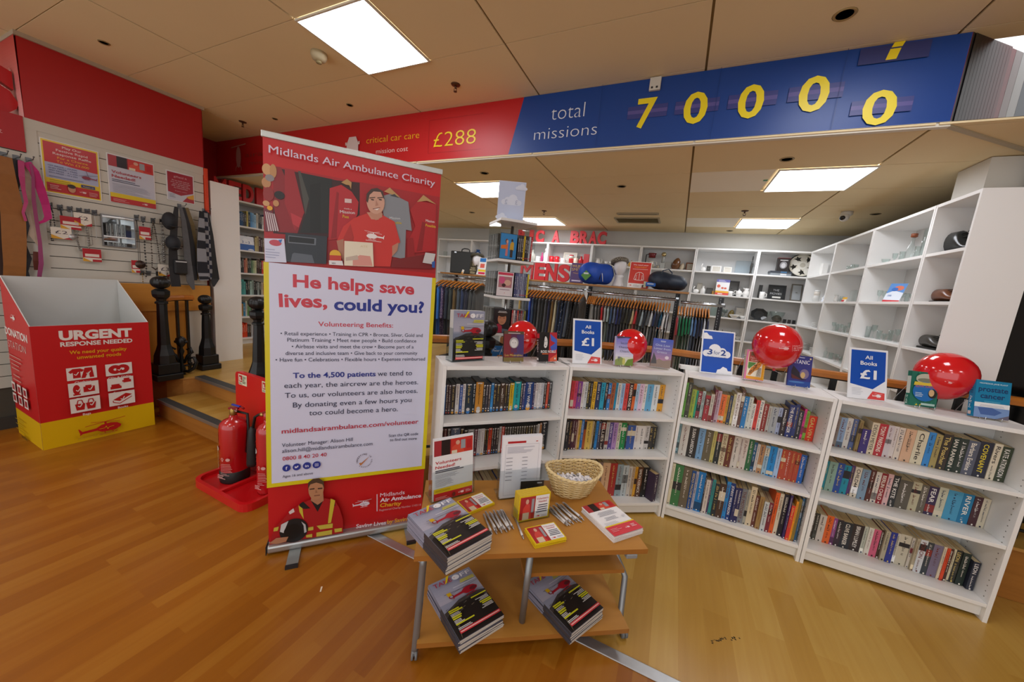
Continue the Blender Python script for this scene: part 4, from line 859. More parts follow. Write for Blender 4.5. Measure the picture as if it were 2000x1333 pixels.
def dots(c1, c2, scale, thr=.35, tex='vor'):
    m = bpy.data.materials.new('patterned_cloth'); m.use_nodes = True; nt = m.node_tree; bs = nt.nodes['Principled BSDF']; bs.inputs['Roughness'].default_value = .85
    tc = nt.nodes.new('ShaderNodeTexCoord'); t = nt.nodes.new('ShaderNodeTexVoronoi' if tex == 'vor' else 'ShaderNodeTexWave' if tex == 'wave' else 'ShaderNodeTexChecker'); t.inputs['Scale'].default_value = scale
    nt.links.new(tc.outputs['Object'], t.inputs['Vector']); cr = nt.nodes.new('ShaderNodeValToRGB'); cr.color_ramp.interpolation = 'CONSTANT'
    cr.color_ramp.elements[0].color = lin(c2); cr.color_ramp.elements[1].position = thr; cr.color_ramp.elements[1].color = lin(c1)
    nt.links.new(t.outputs[0] if tex != 'chk' else t.outputs[1], cr.inputs[0]); nt.links.new(cr.outputs[0], bs.inputs['Base Color']); return m
RAILS = {
 'A': (1.575, 'jacket', 'rail left of the tower', 'jackets on the left clothes rail', 864, 941, '1f3f3a 2f6fc0 *m 2a3444 3a4442 6a5530 4a5560 2c3a5a 262838 454846 3a3d3c', 1.0, .64, .055),
 'B': (1.555, 'jacket', 'rail below MENS letters', 'jackets on the rail below MENS', 1029, 1140, 'd0a020 6f7478 23304a 1550c8 3a5070 22282e 5a5c5e 2a2c2e 55575c 252a4a 7a5a2a d0c8a5 22304a *p 23304a 5a6470 *d 202022 1a1b1d', .98, .62, .05),
 'C': (1.545, 'shirt', 'middle shirt rail', 'shirts on the middle clothes rail', 1168, 1312, '8a8b8a 7d7e7d 5b5c5a c8242c b5b8ba b4c6c2 3f5a80 6a7a95 2a3570 1f2a50 222325 3a3a2c 242424 c9b98a c02a30 2a2e2c a5b5ba 2a3038 5a6064 d0d5d5 1f2f55 2a3040 *f e8e8e6 *s', .84, .34, .036),
 'D': (1.525, 'sweatshirt', 'short right rail', 'tops on the short right clothes rail', 1331, 1390, 'b0303f 0f7f52 0f7f52 118556 0f7f52 7aa5d0 4a6fa0 222c48 242e4c e0e4ea 2a3050', 1.0, .36, .04)}
PATS = {'m': (dots('5f5478', 'b9a9b4', 55, .3), 'mauve patterned'), 'p': (dots('2a3850', 'c9ccd0', 30, .28), 'navy patterned'), 'd': (dots('1b1b1d', '8a8a88', 85, .22), 'black spotted'),
        'f': (dots('23506a', 'c8785a', 14, .3), 'blue floral'), 's': (dots('3a3d42', 'c0c2c4', 12, .5, 'wave'), 'grey striped')}
for k, (z, what, where, grp, pa, pb, cols, L, Ls, th) in RAILS.items():
    cs = cols.split(); n = len(cs)
    sp = abs(aty(pb, 570, YRL).x-aty(pa, 570, YRL).x)/(n-1)
    for i, c in enumerate(cs):
        px = pa+(pb-pa)*i/(n-1); x = aty(px, 570, YRL).x; rz = rnd.uniform(-.012, .012)
        nm = PATS[c[1]][1] if c[0] == '*' else cname(c)
        LL = L*rnd.uniform(.92, 1.05)
        hang(x, z+.0125, f"hanger of the {nm} {what}, {nth(i)} from left on {where}", rz, 'wooden coat hangers on the rails')
        g = garment('888888' if c[0] == '*' else c, LL, Ls*rnd.uniform(.95, 1.05), sp*.62, i, PATS[c[1]][0] if c[0] == '*' else None)
        tag(g.obj(what, None, (x, YRL, z+.0125), (0, 0, rz)), f"{nm} {what} hanging {nth(i)} from left on {where}", what, grp)
for i in range(5):
    px = 1153+i*3.4; hang(aty(px, 570, YRL).x, 1.5575, f"empty wooden hanger, {nth(i)} from left beside the grey shirts", .12, 'empty hangers beside the grey shirts')
# --- the board and its goods
YBD = 4.62; ZBD = 1.645
t = thing('display_board', 'long wooden board above the clothes rails carrying bags and letters', 'shelf board', (-3.3, YBD, ZBD-.011))
b = MB(); b.box((1.7, 0, 0), (3.4, .34, .02), wood(['9c6a34', 'ad7a40', 'bb894e'], 'X', .5, 4., .45)); b.obj('board', t)
def onb(px, py=545, y=YBD-.08): q = aty(px, py, y); return q.x
for i, (ch, a, c_) in enumerate((('M', 1016, 1040), ('E', 1043, 1064), ('N', 1065, 1087), ('S', 1089, 1112))):
    x0, x1 = onb(a), onb(c_); letter3d(ch, x1-x0, .225, .035, 'd3232b', 'letter', f"red block letter {ch} of MENS standing on the wooden board", 'letter', ((x0+x1)/2, YBD-.08, ZBD+.0005), 0, 'red MENS letters')
for i, (ch, a, c_, w_) in enumerate((('R', 1012, 1027, 'first R'), ('I', 1034, 1041, 'I'), ('C', 1046, 1062, 'first C'), ('A', 1078, 1093, 'lone A'), ('B', 1114, 1131, 'second B'), ('R', 1132, 1149, 'R of BRAC'), ('A', 1150, 1166, 'A of BRAC'), ('C', 1167, 1184, 'C of BRAC'))):
    x0, x1 = aty(a, 470, 6.14).x, aty(c_, 470, 6.14).x
    letter3d(ch, x1-x0, .215, .05, 'd8343c', 'letter', f"red block letter, {w_} in the row on top of the back shelves", 'letter', ((x0+x1)/2, 6.14, ZP+2.021), 0, 'red BRIC A BRAC letters')
# briefcase
x0, x1 = onb(881), onb(922); t = thing('briefcase', 'black upright briefcase with open handle on the wooden board', 'briefcase', ((x0+x1)/2+.03, YBD-.06, ZBD+.001), .35)
b = MB(); b.box((0, 0, .16), (.42, .1, .318), mat('1d201f', .5, noise=.1, scale=40), None, .012); b.obj('case', t)
b = MB(); b.tube([(-.06, 0, .318), (-.055, 0, .352), (-.02, 0, .366), (.03, 0, .364), (.058, 0, .35), (.06, 0, .318)], .009, blackm); b.obj('handle', t)
for x in (-.14, .14): b = MB(); b.box((x, -.052, .30), (.03, .004, .018), chrome); b.obj('clasp', t)
b = MB(); b.box((.0, -.056, .03), (.03, .002, .06), mat('ece7da', .5), T(-.02, 0, 0, 0, 0, .3)); b.box((-.02, -.057, .012), (.022, .002, .02), mat('e0a02a', .5)); b.obj('price_tag', t)
# mannequin heads with caps
def head(px, lab, cap_c, sc, caplab):
    x = onb(px); t = thing('mannequin', lab, 'mannequin head', (x, YBD-.03, ZBD+.001), 0); b = MB(); m = mat('e4e4e6', .5)
    b.lathe([(.075*sc, 0), (.07*sc, .015*sc), (.05*sc, .06*sc), (.047*sc, .1*sc), (.055*sc, .13*sc), (0, .16*sc)], m)
    def hd(u, v):
        a = 2*PI*u; p_ = PI*v; rr = math.sin(p_); x_, y_, z_ = .073*rr*math.cos(a), .092*rr*math.sin(a), -.125*math.cos(p_)
        if y_ < 0:
            zz = z_/.125; nose = math.exp(-((x_/.011)**2))*math.exp(-(((zz+.08)/.22)**2)); y_ -= .022*nose
            for sx in (-.03, .03): y_ += .010*math.exp(-(((x_-sx)/.013)**2))*math.exp(-(((zz-.06)/.11)**2))
            y_ -= .007*math.exp(-((x_/.022)**2))*math.exp(-(((zz+.42)/.07)**2)); x_ *= 1-.28*max(0, -zz-.2)
        return (x_*sc, y_*sc, (.235+z_)*sc)
    b.grid(28, 20, hd, m, None, True, True); b.obj('face', t)
    tc_ = thing('flat_cap', caplab, 'cap', (x-.012, YBD-.005, ZBD+.001+.268*sc), 0, None, (-.18, -.2, 0)); b = MB()
    b.lathe([(.086*sc, 0), (.108*sc, .02*sc), (.104*sc, .05*sc), (.06*sc, .072*sc), (0, .078*sc)], cap_c, Matrix.Diagonal((1, 1.2, 1, 1)), 26); b.obj('crown', tc_)
    b = MB(); b.grid(12, 4, lambda u, v: ((.085+.0*v)*sc*math.cos(PI+PI*u), -(.07+.065*v*math.sin(PI*u))*sc-.0+(.02*math.cos(PI*u)**2), (.012-.012*v)*sc), cap_c); b.obj('peak', tc_)
head(1207, 'white blank display head with face, right of the blue bag', dots('8a8478', '5a5448', 60, .45, 'chk'), 1.02, 'grey checked flat cap on the white head right of the blue bag')
head(926, 'white display head half hidden behind the briefcase', mat('4a4638', .8, noise=.1, scale=40), .9, 'dark olive flat cap on the head beside the briefcase')
def standing_book(px, w_, h_, c, lab, draw, y=YBD-.1, rz=0., t_=.035, z=ZBD, lean=.12, name='book'):
    x = onb(px); b = MB(); M = T(0, 0, 0, 0, -lean); b.box((0, t_/2, h_/2), (w_, t_, h_), mat(c, .35), M); o = b.obj(name, None, (x, y, z+.005), (0, 0, rz)); tag(o, lab, 'book')
    g = MB(); g.box((0, t_/2, h_/2+.0008), (w_-.006, t_-.006, h_+.001), paper, M); g.obj('page_block', o)
    p = Pr(M @ T(0, -.0002, 0, 0, PI/2), .0003, .35); draw(p, w_, h_); p.obj('front_cover', o); return o
def d1(p, w, h): p.rect(-w/2, 0, w, h, '3a3628'); p.ell(0, h*.78, w*.2, h*.16, '8a8468'); p.text('DAN', 0, h*.42, h*.11, 'd9cfa8', 'c', w*.6, .01); p.text('BROWN', 0, h*.27, h*.11, 'd9cfa8', 'c', w*.85, .01); p.bars(-w*.35, h*.14, w*.7, 2, h*.08, h*.04, 'c9c09a', 2, 'c')
standing_book(923, .115, .19, '35322a', 'dark olive hardback facing out beside the head on the wooden board', d1)
def d2(p, w, h): p.rect(-w/2, 0, w, h, '4d2f6e'); p.text('WILBUR', 0, h*.78, h*.14, 'c9a95a', 'c', w*.9, .01); p.text('SMITH', 0, h*.6, h*.15, 'c9a95a', 'c', w*.9, .01); p.pl([(-w*.3, h*.5), (0, h*.47), (w*.35, h*.52)], .006, 'b98a4a'); p.text('RIVER GOD', 0, h*.06, h*.06, 'd9cfe0', 'c', w*.7) if 0 else p.bars(-w*.35, h*.06, w*.7, 1, .01, h*.07, 'c9bfd8', 1, 'c')
standing_book(1126, .17, .25, '47306a', 'large purple hardback facing out between the S and the blue bag', d2)
def d3(p, w, h): p.rect(-w/2, 0, w, h, 'f1f1ef'); p.rect(-w*.42, h*.76, w*.84, h*.22, '2f78c0'); p.rect(-w*.3, h*.42, w*.6, h*.24, 'e0685a'); p.rect(-w/2, h*.2, w, h*.12, 'f0d02a'); p.rect(-w*.45, h*.05, w*.9, h*.12, 'd8305a')
poster(940, 535, YBD-.1, ZBD, .12, .25, 'white blue and red price card next to the media tower on the board', d3)
def d4(p, w, h):
    p.rect(-w/2, 0, w, h, 'f2f0ee'); p.rect(-w*.47, h*.17, w*.94, h*.81, 'cf3428'); p.text('We need your', 0, h*.86, h*.05, 'f3e6e2', 'c', w*.7, .01); p.text('happiness!', 0, h*.78, h*.05, 'f0a02a', 'c', w*.55, .01); p.bars(-w*.35, h*.71, w*.7, 1, .01, h*.015, 'efc9c2', 1, 'c')
    c = 'f3ebe8'; y0 = h*.3
    p.pl([(-w*.17, y0+h*.25), (-w*.06, y0+h*.3), (w*.06, y0+h*.3), (w*.17, y0+h*.25), (w*.23, y0+h*.02), (w*.17, y0), (w*.14, y0+h*.06), (w*.14, y0), (-w*.14, y0), (-w*.14, y0+h*.06), (-w*.17, y0), (-w*.23, y0+h*.02), (-w*.17, y0+h*.25)], w*.02, c)
    p.pl([(0, y0), (0, y0+h*.27)], w*.015, c); p.pl([(-w*.14, y0+h*.06), (-w*.13, y0+h*.2)], w*.015, c); p.pl([(w*.14, y0+h*.06), (w*.13, y0+h*.2)], w*.015, c); heli(p, -w*.35, h*.09, w*.14, 'cf3428'); p.bars(-w*.22, h*.11, w*.3, 3, h*.03, h*.012, 'b9b9b9'); p.poly([(w*.15, 0), (w*.47, 0), (w*.47, h*.12), (w*.33, h*.2)], 'cf3428'); p.ell(w*.28, h*.08, w*.1, h*.06, '3a2a26')
poster(1245, 562, YBD-.12, ZBD, .245, .31, 'red poster with a white jacket outline on the wooden board', d4)
def bag(name, lab, x0, x1, h, dep, mt, y, rz=0., sag=0.):
    W = x1-x0; t = thing(name, lab, 'bag', ((x0+x1)/2, y, ZBD+.001), rz); b = MB()
    def fn(u, v):
        a = 2*PI*u; s = v*2-1; k = (1-abs(s)**4.)**.5 if abs(s) < 1 else 0; k = max(k, .12)
        hh = h*(1-.3*s*sag)*k*(1+.06*math.sin(5*s+a*2)); yy = dep/2*k*math.cos(a); zz = hh/2*math.sin(a); z = zz+h/2*(1-.3*s*sag)*.98 if sag else zz+h/2
        if z < 0: z = 0
        return (W/2*s, yy*(1+.1*math.sin(7*s)), max(z, 0.002+.004*math.sin(9*s)**2))
    b.grid(22, 22, lambda u, v: fn(u, v), mt, None, True, True); b.obj('body', t); return t, W
blu = mat('1248b0', .6, noise=.2, scale=12, bump=.8)
t, W = bag('sports_bag', 'bright blue sports bag with black straps and a green tag', onb(1128), onb(1197), .27, .26, blu, YBD-.06)
for s in (-.25, .18):
    b = MB(); b.tube([(W*s, -.13, .06), (W*s+.01, -.12, .15), (W*s+.02, -.06, .225), (W*s+.05, 0, .245), (W*s+.1, .05, .235)], .012, blackm, None, 6, False, .4); b.obj('strap', t)
b = MB(); b.tube([(W*.28, -.13, .04), (W*.25, -.135, .12), (W*.18, -.09, .19)], .004, mat('d5d9de', .5)); b.obj('piping', t)
b = MB(); b.box((-W*.2, -.14, .1), (.09, .004, .09), mat('4f8a3a', .5), T(0, 0, 0) @ Matrix.Translation((-W*.2, 0, .1)) @ Matrix.Rotation(.75, 4, 'Y') @ Matrix.Translation((W*.2, 0, -.1))); b.box((-W*.2, -.1425, .125), (.06, .002, .02), mat('c9d4d9', .5)); b.obj('swing_tag', t)
nav = mat('172536', .55, noise=.2, scale=12, bump=.8)
t, W = bag('holdall', 'navy and blue holdall with a carry handle at the right end of the board', onb(1266), onb(1344), .2, .3, nav, YBD-.1, -.12, .5)
b = MB(); b.tube([(-W*.2, -.1, .13), (-W*.12, -.06, .22), (0, -.02, .24), (W*.1, -.03, .2), (W*.12, -.08, .11)], .013, mat('28384c', .6), None, 6, False, .45); b.obj('carry_handle', t)
b = MB(); b.box((-W*.36, -.125, .05), (.11, .03, .05), mat('1f5fb5', .5), None, .012); b.box((-W*.36, -.142, .055), (.07, .004, .012), mat('b9c4d4', .5)); b.obj('side_pocket', t)
b = MB(); b.box((-W*.52, -.1, .045), (.03, .004, .07), mat('c9cdb0', .5)); b.obj('luggage_tag', t)
# ================================================================ railing, media tower, goods on top of the low bookcases
iron = mat('17191a', .35, .2, .5, noise=.15, scale=30)
oakr = wood(['a8672a', 'b87634', 'c88a48'], 'X', .3, 4., .35)
def newel(x, y, H, lab, sc=1., ball=1.):
    t = thing('newel_post', lab, 'newel post', (x, y, ZP), 0, 'black cast iron newel posts')
    b = MB(); b.box((0, 0, .03), (.2*sc, .2*sc, .06), iron, None, .008); b.box((0, 0, .11), (.165*sc, .165*sc, .1), iron, None, .006); b.obj('base', t)
    b = MB(); b.lathe([(.085*sc, .16), (.08*sc, .24), (.06*sc, .3), (.05*sc, .34), (.044*sc, .5), (.038*sc, H*.74), (.05*sc, H*.745), (.05*sc, H*.76), (.036*sc, H*.77), (.04*sc, H*.79)], iron, None, 8, False); b.obj('shaft', t)
    b = MB(); b.lathe([(.04*sc, H*.79), (.062*sc, H*.81), (.068*sc, H*.835), (.068*sc, H*.865), (.04*sc, H*.885)], iron, None, 8, False); b.obj('collar', t)
    b = MB()
    def fl(u, v):
        a = 2*PI*u; p_ = PI*v; r = .066*ball*(1+.1*abs(math.cos(6*a))*math.sin(p_))*math.sin(p_)**.8; return (r*math.cos(a), r*math.sin(a), H*.885+.058*ball*(1-math.cos(p_)))
    b.grid(49, 14, fl, iron, None, True, True); b.obj('finial', t); return t
NL = (-4.40, 1.645); NR = (-4.56, 2.06); NS = (-3.26, 1.85); N1 = (-1.165, 2.15); N2 = (-.61, 2.69)
newel(*NL, .985, 'black iron newel post in front of the pine panel, right of the donation box'); newel(*NR, .80, 'smaller black iron newel post at the foot of the white shelf end', .9, .85)
newel(*NS, .90, 'black iron newel post at the right of the steps beside the roller banner'); newel(*N1, .945, 'black iron newel post behind the magazine stand on the first low bookcase'); newel(*N2, .985, 'black iron newel post left of the first blue All Books sign')
BAL = thing
def railing(lab, pts, zt, bals, name='railing', lower=True):
    t = thing(name, lab, 'railing', (pts[0][0], pts[0][1], ZP)); o = Vector((pts[0][0], pts[0][1], 0)); L = [Vector((x, y, 0))-o for x, y in pts]
    b = MB()
    P = []
    for a, c in zip(L, L[1:]): P += [a+(c-a)*k/6 for k in range(6)]
    P.append(L[-1])
    vs = []; fs = []; prof = [(-.034, -.022), (-.036, .004), (-.022, .02), (0, .025), (.022, .02), (.036, .004), (.034, -.022)]
    for i, p_ in enumerate(P):
        d = (P[min(i+1, len(P)-1)]-P[max(i-1, 0)]).normalized(); n = Vector((-d.y, d.x, 0))
        vs += [p_+n*u+Vector((0, 0, zt-ZP-.025+v)) for u, v in prof]
    k = len(prof)
    for i in range(len(P)-1): fs += [(i*k+j, i*k+(j+1) % k, (i+1)*k+(j+1) % k, (i+1)*k+j) for j in range(k)]
    fs += [tuple(range(k)), tuple(reversed(range((len(P)-1)*k, len(P)*k)))]
    b.add(vs, fs, mat('b06a26', .35, noise=.25, scale=14)); b.obj('handrail', t)
    b = MB(); b.tube([(p_.x, p_.y, .055) for p_ in P], .011, iron, None, 4); b.obj('bottom_rail', t); b = MB(); b.tube([(p_.x, p_.y, zt-ZP-.052) for p_ in P], .008, iron, None, 4); b.obj('iron_strip', t)
    for x, y in bals:
        b = MB(); b.box((x-o.x, y-o.y, (zt-ZP-.055)/2), (.034, .018, zt-ZP-.055), iron); b.obj('baluster', t)
    return t
def along(p, q, n, s=.5): return [(p[0]+(q[0]-p[0])*(i+s)/n, p[1]+(q[1]-p[1])*(i+s)/n) for i in range(n)]
C1, C2 = (-1.43, 1.86), (-.06, 2.985)
railing('wooden topped black railing behind the roller banner', [(-3.14, 1.86), (-1.5, 1.86)], 1.17, along((-3.2, 1.86), (-1.5, 1.86), 9))
railing('short wooden topped railing behind the first low bookcase', [C1, (-1.235, 2.075)], 1.17, along(C1, N1, 1))
railing('wooden topped railing crossing in front of the clothes rails', [(-1.09, 2.235), (-.69, 2.64)], 1.17, along((-1.08, 2.25), (-.7, 2.63), 3))
railing('wooden topped black railing behind the balloons, running to the right', [(-.53, 2.73), C2, (2.95, 3.06)], 1.17, [(-.38, 2.81), (-.22, 2.895)]+[(x, 2.99+.025*x) for x in (.1, .29, .482, .69, .88, 1.018, 1.2, 1.36, 1.51, 1.62, 1.8, 2., 2.2)])
railing('short curved wooden handrail between the two left newel posts', [(-4.49, 1.70), (-4.55, 1.78), (-4.60, 1.88), (-4.6, 1.97)], 1.13, [(-4.5, 1.71), (-4.585, 1.83), (-4.605, 1.92)])
b = MB(); b.tube([(0, 0, .0), (.03, .02, .03), (.07, .05, .06), (.1, .06, .1)], .012, iron, None, 6, False, .6)
# cast scrollwork between the posts
t = thing('iron_scroll', 'black cast iron scroll ornament standing at the platform edge', 'ornament', (-4.465, 1.80, ZP), .75)
b = MB()
for s in (-1, 1):
    b.tube([(0, 0, .04), (s*.05, 0, .03), (s*.1, 0, .07), (s*.12, 0, .13), (s*.1, 0, .18), (s*.06, 0, .17), (s*.055, 0, .13), (s*.08, 0, .115)], [.014, .018, .018, .016, .014, .012, .012, .014], iron, None, 7)
    b.tube([(s*.02, 0, .12), (s*.05, 0, .2), (s*.09, 0, .235), (s*.075, 0, .28), (s*.045, 0, .26)], [.012, .014, .014, .012, .01], iron, None, 7)
b.obj('scrolls', t)
b = MB(); b.lathe([(.03, 0), (.016, .03), (.03, .06), (.014, .1), (.02, .14), (.012, .2), (.026, .24), (.012, .28), (.034, .31), (.042, .345), (.025, .385), (0, .40)], iron, None, 10)
for k in range(5): a = PI*(k/4); b.sphere((.04*math.cos(a), 0, .34+.035*math.sin(a)), .017, iron, None, 8, 6)
b.obj('stem', t)
# ---- printed covers
def takeoff(p, w, h):
    """aerial magazine cover: origin bottom left"""
    p.rect(0, 0, w, h, '9a9fb4')
    for k in range(8): p.rect(0, h*(.58+k*.0525), w, h*.054, '%02x%02x%02x' % (0xb6-k*4, 0xb4-k*3, 0xc4-k*2))
    p.poly([(0, 0), (w, 0), (w, h*.52), (w*.75, h*.57), (w*.4, h*.55), (0, h*.44)], '4a4644'); p.poly([(0, h*.36), (w*.3, h*.5), (w*.8, h*.5), (w, h*.42), (w, 0), (0, 0)], '2b2826')
    r = random.Random(3)
    for k in range(26):
        x, y = r.uniform(0, w*.9), r.uniform(h*.36, h*.52); p.poly([(x, y), (x+w*.13*r.random(), y+h*.012), (x+w*.1, y+h*.022)], r.choice(['8d8980', '6a655e', '565049', '77705f']))
    for k in range(9): p.line((w*(.06+k*.008), h*.06*k*.3), (w*(.1+r.uniform(0, .05)), h*(.3+r.uniform(0, .1))), w*.006, '6d6350')
    p.text('TAKE', w*.06, h*.87, h*.075, 'b5384c', 'l', w*.42, .012); p.poly([(w*.3, h*.86), (w*.36, h*.88), (w*.47, h*.99), (w*.4, h*.985)], 'f0d41e')
    p.ell(w*.58, h*.905, w*.085, h*.047, 'efeff2'); p.ell(w*.545, h*.905, w*.012, h*.006, 'b5384c'); p.text('FF', w*.69, h*.87, h*.073, 'efeff2', 'l', w*.24, .01)
    p.bars(w*.55, h*.8, w*.4, 2, h*.03, h*.02, 'cfc93a', 5, 'r'); p.bars(w*.4, h*.735, w*.55, 1, h*.02, h*.009, 'dfe0e6', 6, 'r')
    heli(p, w*.62, h*.62, w*.66, 'b02030', False, False); p.line((w*.15, h*.685), (w*.75, h*.665), h*.006, '3a3a40'); p.line((w*.3, h*.655), (w*.98, h*.7), h*.004, '55555a'); p.ell(w*.77, h*.6, w*.08, h*.03, '6a2630'); p.ell(w*.27, h*.61, w*.055, h*.03, '8a2030'); p.ell(w*.27, h*.61, w*.032, h*.018, 'a9a9b8'); p.poly([(w*.21, h*.63), (w*.3, h*.63), (w*.29, h*.69), (w*.2, h*.69)], 'd8b020')
    for x, y, l, al in ((.06, .40, .3, 'l'), (.06, .29, .26, 'l'), (.06, .17, .4, 'l'), (.95, .43, .36, 'r'), (.95, .30, .3, 'r')):
        p.bars(w*x-(0 if al == 'l' else w*l), h*y, w*l, 2 if l < .35 else 1, h*.03, h*.021, 'd2d22e', int(x*9+y*99), al); p.bars(w*x-(0 if al == 'l' else w*l), h*(y-.055), w*l*.95, 3, h*.02, h*.010, 'dcdcd8', int(y*99), al)
    p.rect(w*.05, h*.035, w*.9, h*.045, 'd8404a'); p.bars(w*.07, h*.052, w*.86, 1, 0, h*.014, 'f3c9c0')
def stand_base(px, py, px2, py2, z=1.06): a, c = atz(px, py, z), atz(px2, py2, z); d = c-a; return (a+c)/2, math.atan2(d.y, d.x), d.length
ZT = 1.0605
def wire_stand(x, y, rz, lab, dep=.13, h=.16):
    t = thing('book_easel', lab, 'book stand', (x, y, ZT), rz); m = clear('f2f5f5', .55, .06); m = mat('c9cdd0', .2, .6)
    b = MB()
    for s in (-.035, .035): b.tube([(s, -.03, .02), (s, -.03, .0025), (s, .0, .0025), (s*1.3, .035, h), (s*1.5, dep, .0025)], .0016, m, None, 5)
    b.tube([(-.045, .034, h), (.045, .034, h)], .0016, m, None, 5); b.obj('wire', t); return t
def front_book(px, py, px2, py2, w, h, th, c, lab, cat, draw, spinedraw=None, rz=None, lean=.17, name=None, side=-1):
    q, a, _ = stand_base(px, py, px2, py2); rz = a if rz is None else rz
    nm = name or ('dvd_case' if cat == 'dvd' else 'book'); M = T(0, 0, 0, 0, -lean); b = MB(); m = mat(c, .3); e = th*math.sin(lean)
    if cat == 'dvd': b.box((0, th/2, h/2), (w, th, h), mat('1c1c1e', .35), M, .0015)
    else:
        b.box((0, .0006, h/2), (w, .0012, h), m, M); b.box((0, th-.0006, h/2), (w, .0012, h), m, M); b.box((side*(w/2-.0006), th/2, h/2), (.0012, th-.0024, h), m, M)
    o = b.obj(nm, None, (q.x, q.y, ZT+.004+e), (0, 0, rz)); tag(o, lab, cat, 'books and DVDs displayed on top of the low bookcases')
    if cat != 'dvd': g = MB(); g.box((-side*.0006, th/2, h/2), (w-.0026, th-.0028, h-.0012), paper, M); g.obj('page_block', o)
    p = Pr(M @ T(0, -.0002, 0, 0, PI/2), .0002, .3); draw(p, w, h); p.obj('front_cover', o)
    if spinedraw:
        p = Pr(M @ T(side*(w/2+.0002), th if side < 0 else 0, 0) @ Matrix.Rotation(side*PI/2, 4, 'Z') @ Matrix.Rotation(PI/2, 4, 'X'), .0002, .3); spinedraw(p, th, h); p.obj('spine', o)
    return o, q, rz
def dA(p, w, h):
    p.rect(-w/2, 0, w, h, '7a2a34'); p.rect(0, h*.15, w/2, h*.8, '4d3a6a'); p.rect(-w*.15, h*.3, w*.3, h*.65, '5f2f50'); p.rect(-w/2, h*.9, w, h*.1, '5a4a38'); p.rect(-w/2, 0, w, h*.14, '7a6a3a'); p.ell(0, h*.62, w*.23, h*.18, 'a9a4a4'); p.ell(0, h*.6, w*.17, h*.14, 'd9d6d4'); p.ell(-w*.06, h*.62, w*.02, h*.012, '3a3236', 8); p.ell(w*.06, h*.62, w*.02, h*.012, '3a3236', 8)
    p.text('Les Misérables', 0, h*.18, h*.075, 'd9b95a', 'c', w*.88, .004); p.bars(-w*.3, h*.92, w*.6, 1, 0, h*.025, 'c9b9c0', 1, 'c')
o, q, rz = front_book(984, 709, 1021, 709, .136, .19, .015, '3a2a2a', 'dark red and purple DVD with a pale face, in front of the first red balloon', 'dvd', dA); wire_stand(q.x, q.y, rz, 'wire stand under the dark red and purple DVD')
def dB(p, w, h):
    p.rect(-w/2, 0, w, h, '262426'); p.poly([(0, 0), (w/2, 0), (w/2, h), (w*.08, h)], 'b8303a'); p.poly([(w*.1, h*.95), (w/2, h*.75), (w/2, h*.6), (w*.15, h*.72)], '4a6ac8'); p.poly([(w*.1, h*.5), (w/2, h*.68), (w/2, h*.42), (w*.2, h*.35)], '4a62c0'); p.poly([(w*.1, h*.1), (w/2, h*.26), (w/2, h*.02), (w*.1, 0)], 'e0684a')
    p.ell(-w*.17, h*.66, w*.12, h*.2, 'e2e0de'); p.poly([(-w*.3, h*.5), (-w*.27, h*.9), (-w*.14, h*.95), (-w*.22, h*.8), (-w*.26, h*.55)], '161416'); p.rect(-w*.22, h*.68, w*.05, h*.015, '202020'); p.rect(-w*.13, h*.69, w*.05, h*.015, '202020'); p.rect(-w*.2, h*.54, w*.06, h*.025, '303030')
    p.text('ROSS NOBLE', 0, h*.3, h*.09, 'f2f0ee', 'c', w*.86, .012); p.rect(-w*.36, h*.25, w*.35, h*.03, 'e06a3a'); p.ell(w*.38, h*.1, w*.05, w*.05, 'e8dcd8')
def sB(p, w, h): p.rect(.001, .003, w-.002, h-.006, '262426'); p.rect(.001, h*.8, w-.002, h*.15, 'b8303a'); letters(p, w*.25, h*.75, w*.4, h*.4, 'e8e4e0', random.Random(2)); p.rect(w*.2, h*.05, w*.6, h*.08, 'd8d4d0')
o, q, rz = front_book(1051, 710, 1089, 709, .136, .19, .03, '2a2a2c', 'black and red DVD with a white face, right of the first balloon', 'dvd', dB, sB); wire_stand(q.x, q.y, rz, 'wire stand under the black and red DVD with a white face')
def dC(p, w, h):
    for k in range(10): f = k/9; p.rect(-w/2, h*(.3+.07*k), w, h*.0705, '%02x%02x%02x' % (int(0xd8-f*0x60), int(0xd6-f*0x62), int(0xe8-f*0x20)))
    p.rect(-w/2, 0, w, h*.3, 'd9dcc8'); p.poly([(-w/2, 0), (-w*.1, 0), (w*.05, h*.2), (-w*.2, h*.3), (-w/2, h*.18)], '8a9a5a'); p.poly([(0, 0), (w/2, 0), (w/2, h*.26), (w*.2, h*.22)], '6f8a3a'); p.ell(-w*.02, h*.14, w*.08, h*.12, 'c9c46a')
    for i, s in enumerate(('Second', 'Chance in', 'Chianti')): p.text(s, 0, h*(.74-i*.14), h*.075, '3a4468', 'c', w*(.5, .66, .52)[i], -.01)
    p.poly([(-w/2, h), (w/2, h), (w*.45, h*.93), (w*.1, h*.97), (-w*.2, h*.94), (-w*.42, h*.92)], '4a3a52'); p.line((-w*.3, h*.14), (-w*.3, h*.25), w*.015, '5a5a6a'); p.ell(-w*.3, h*.27, w*.07, h*.035, '7a7a90')
o, q, rz = front_book(1202, 716, 1233, 718, .128, .197, .025, 'c9c4dc', 'lilac paperback with a vineyard cover in front of the second balloon', 'book', dC); wire_stand(q.x, q.y, rz, 'wire stand under the lilac vineyard paperback')
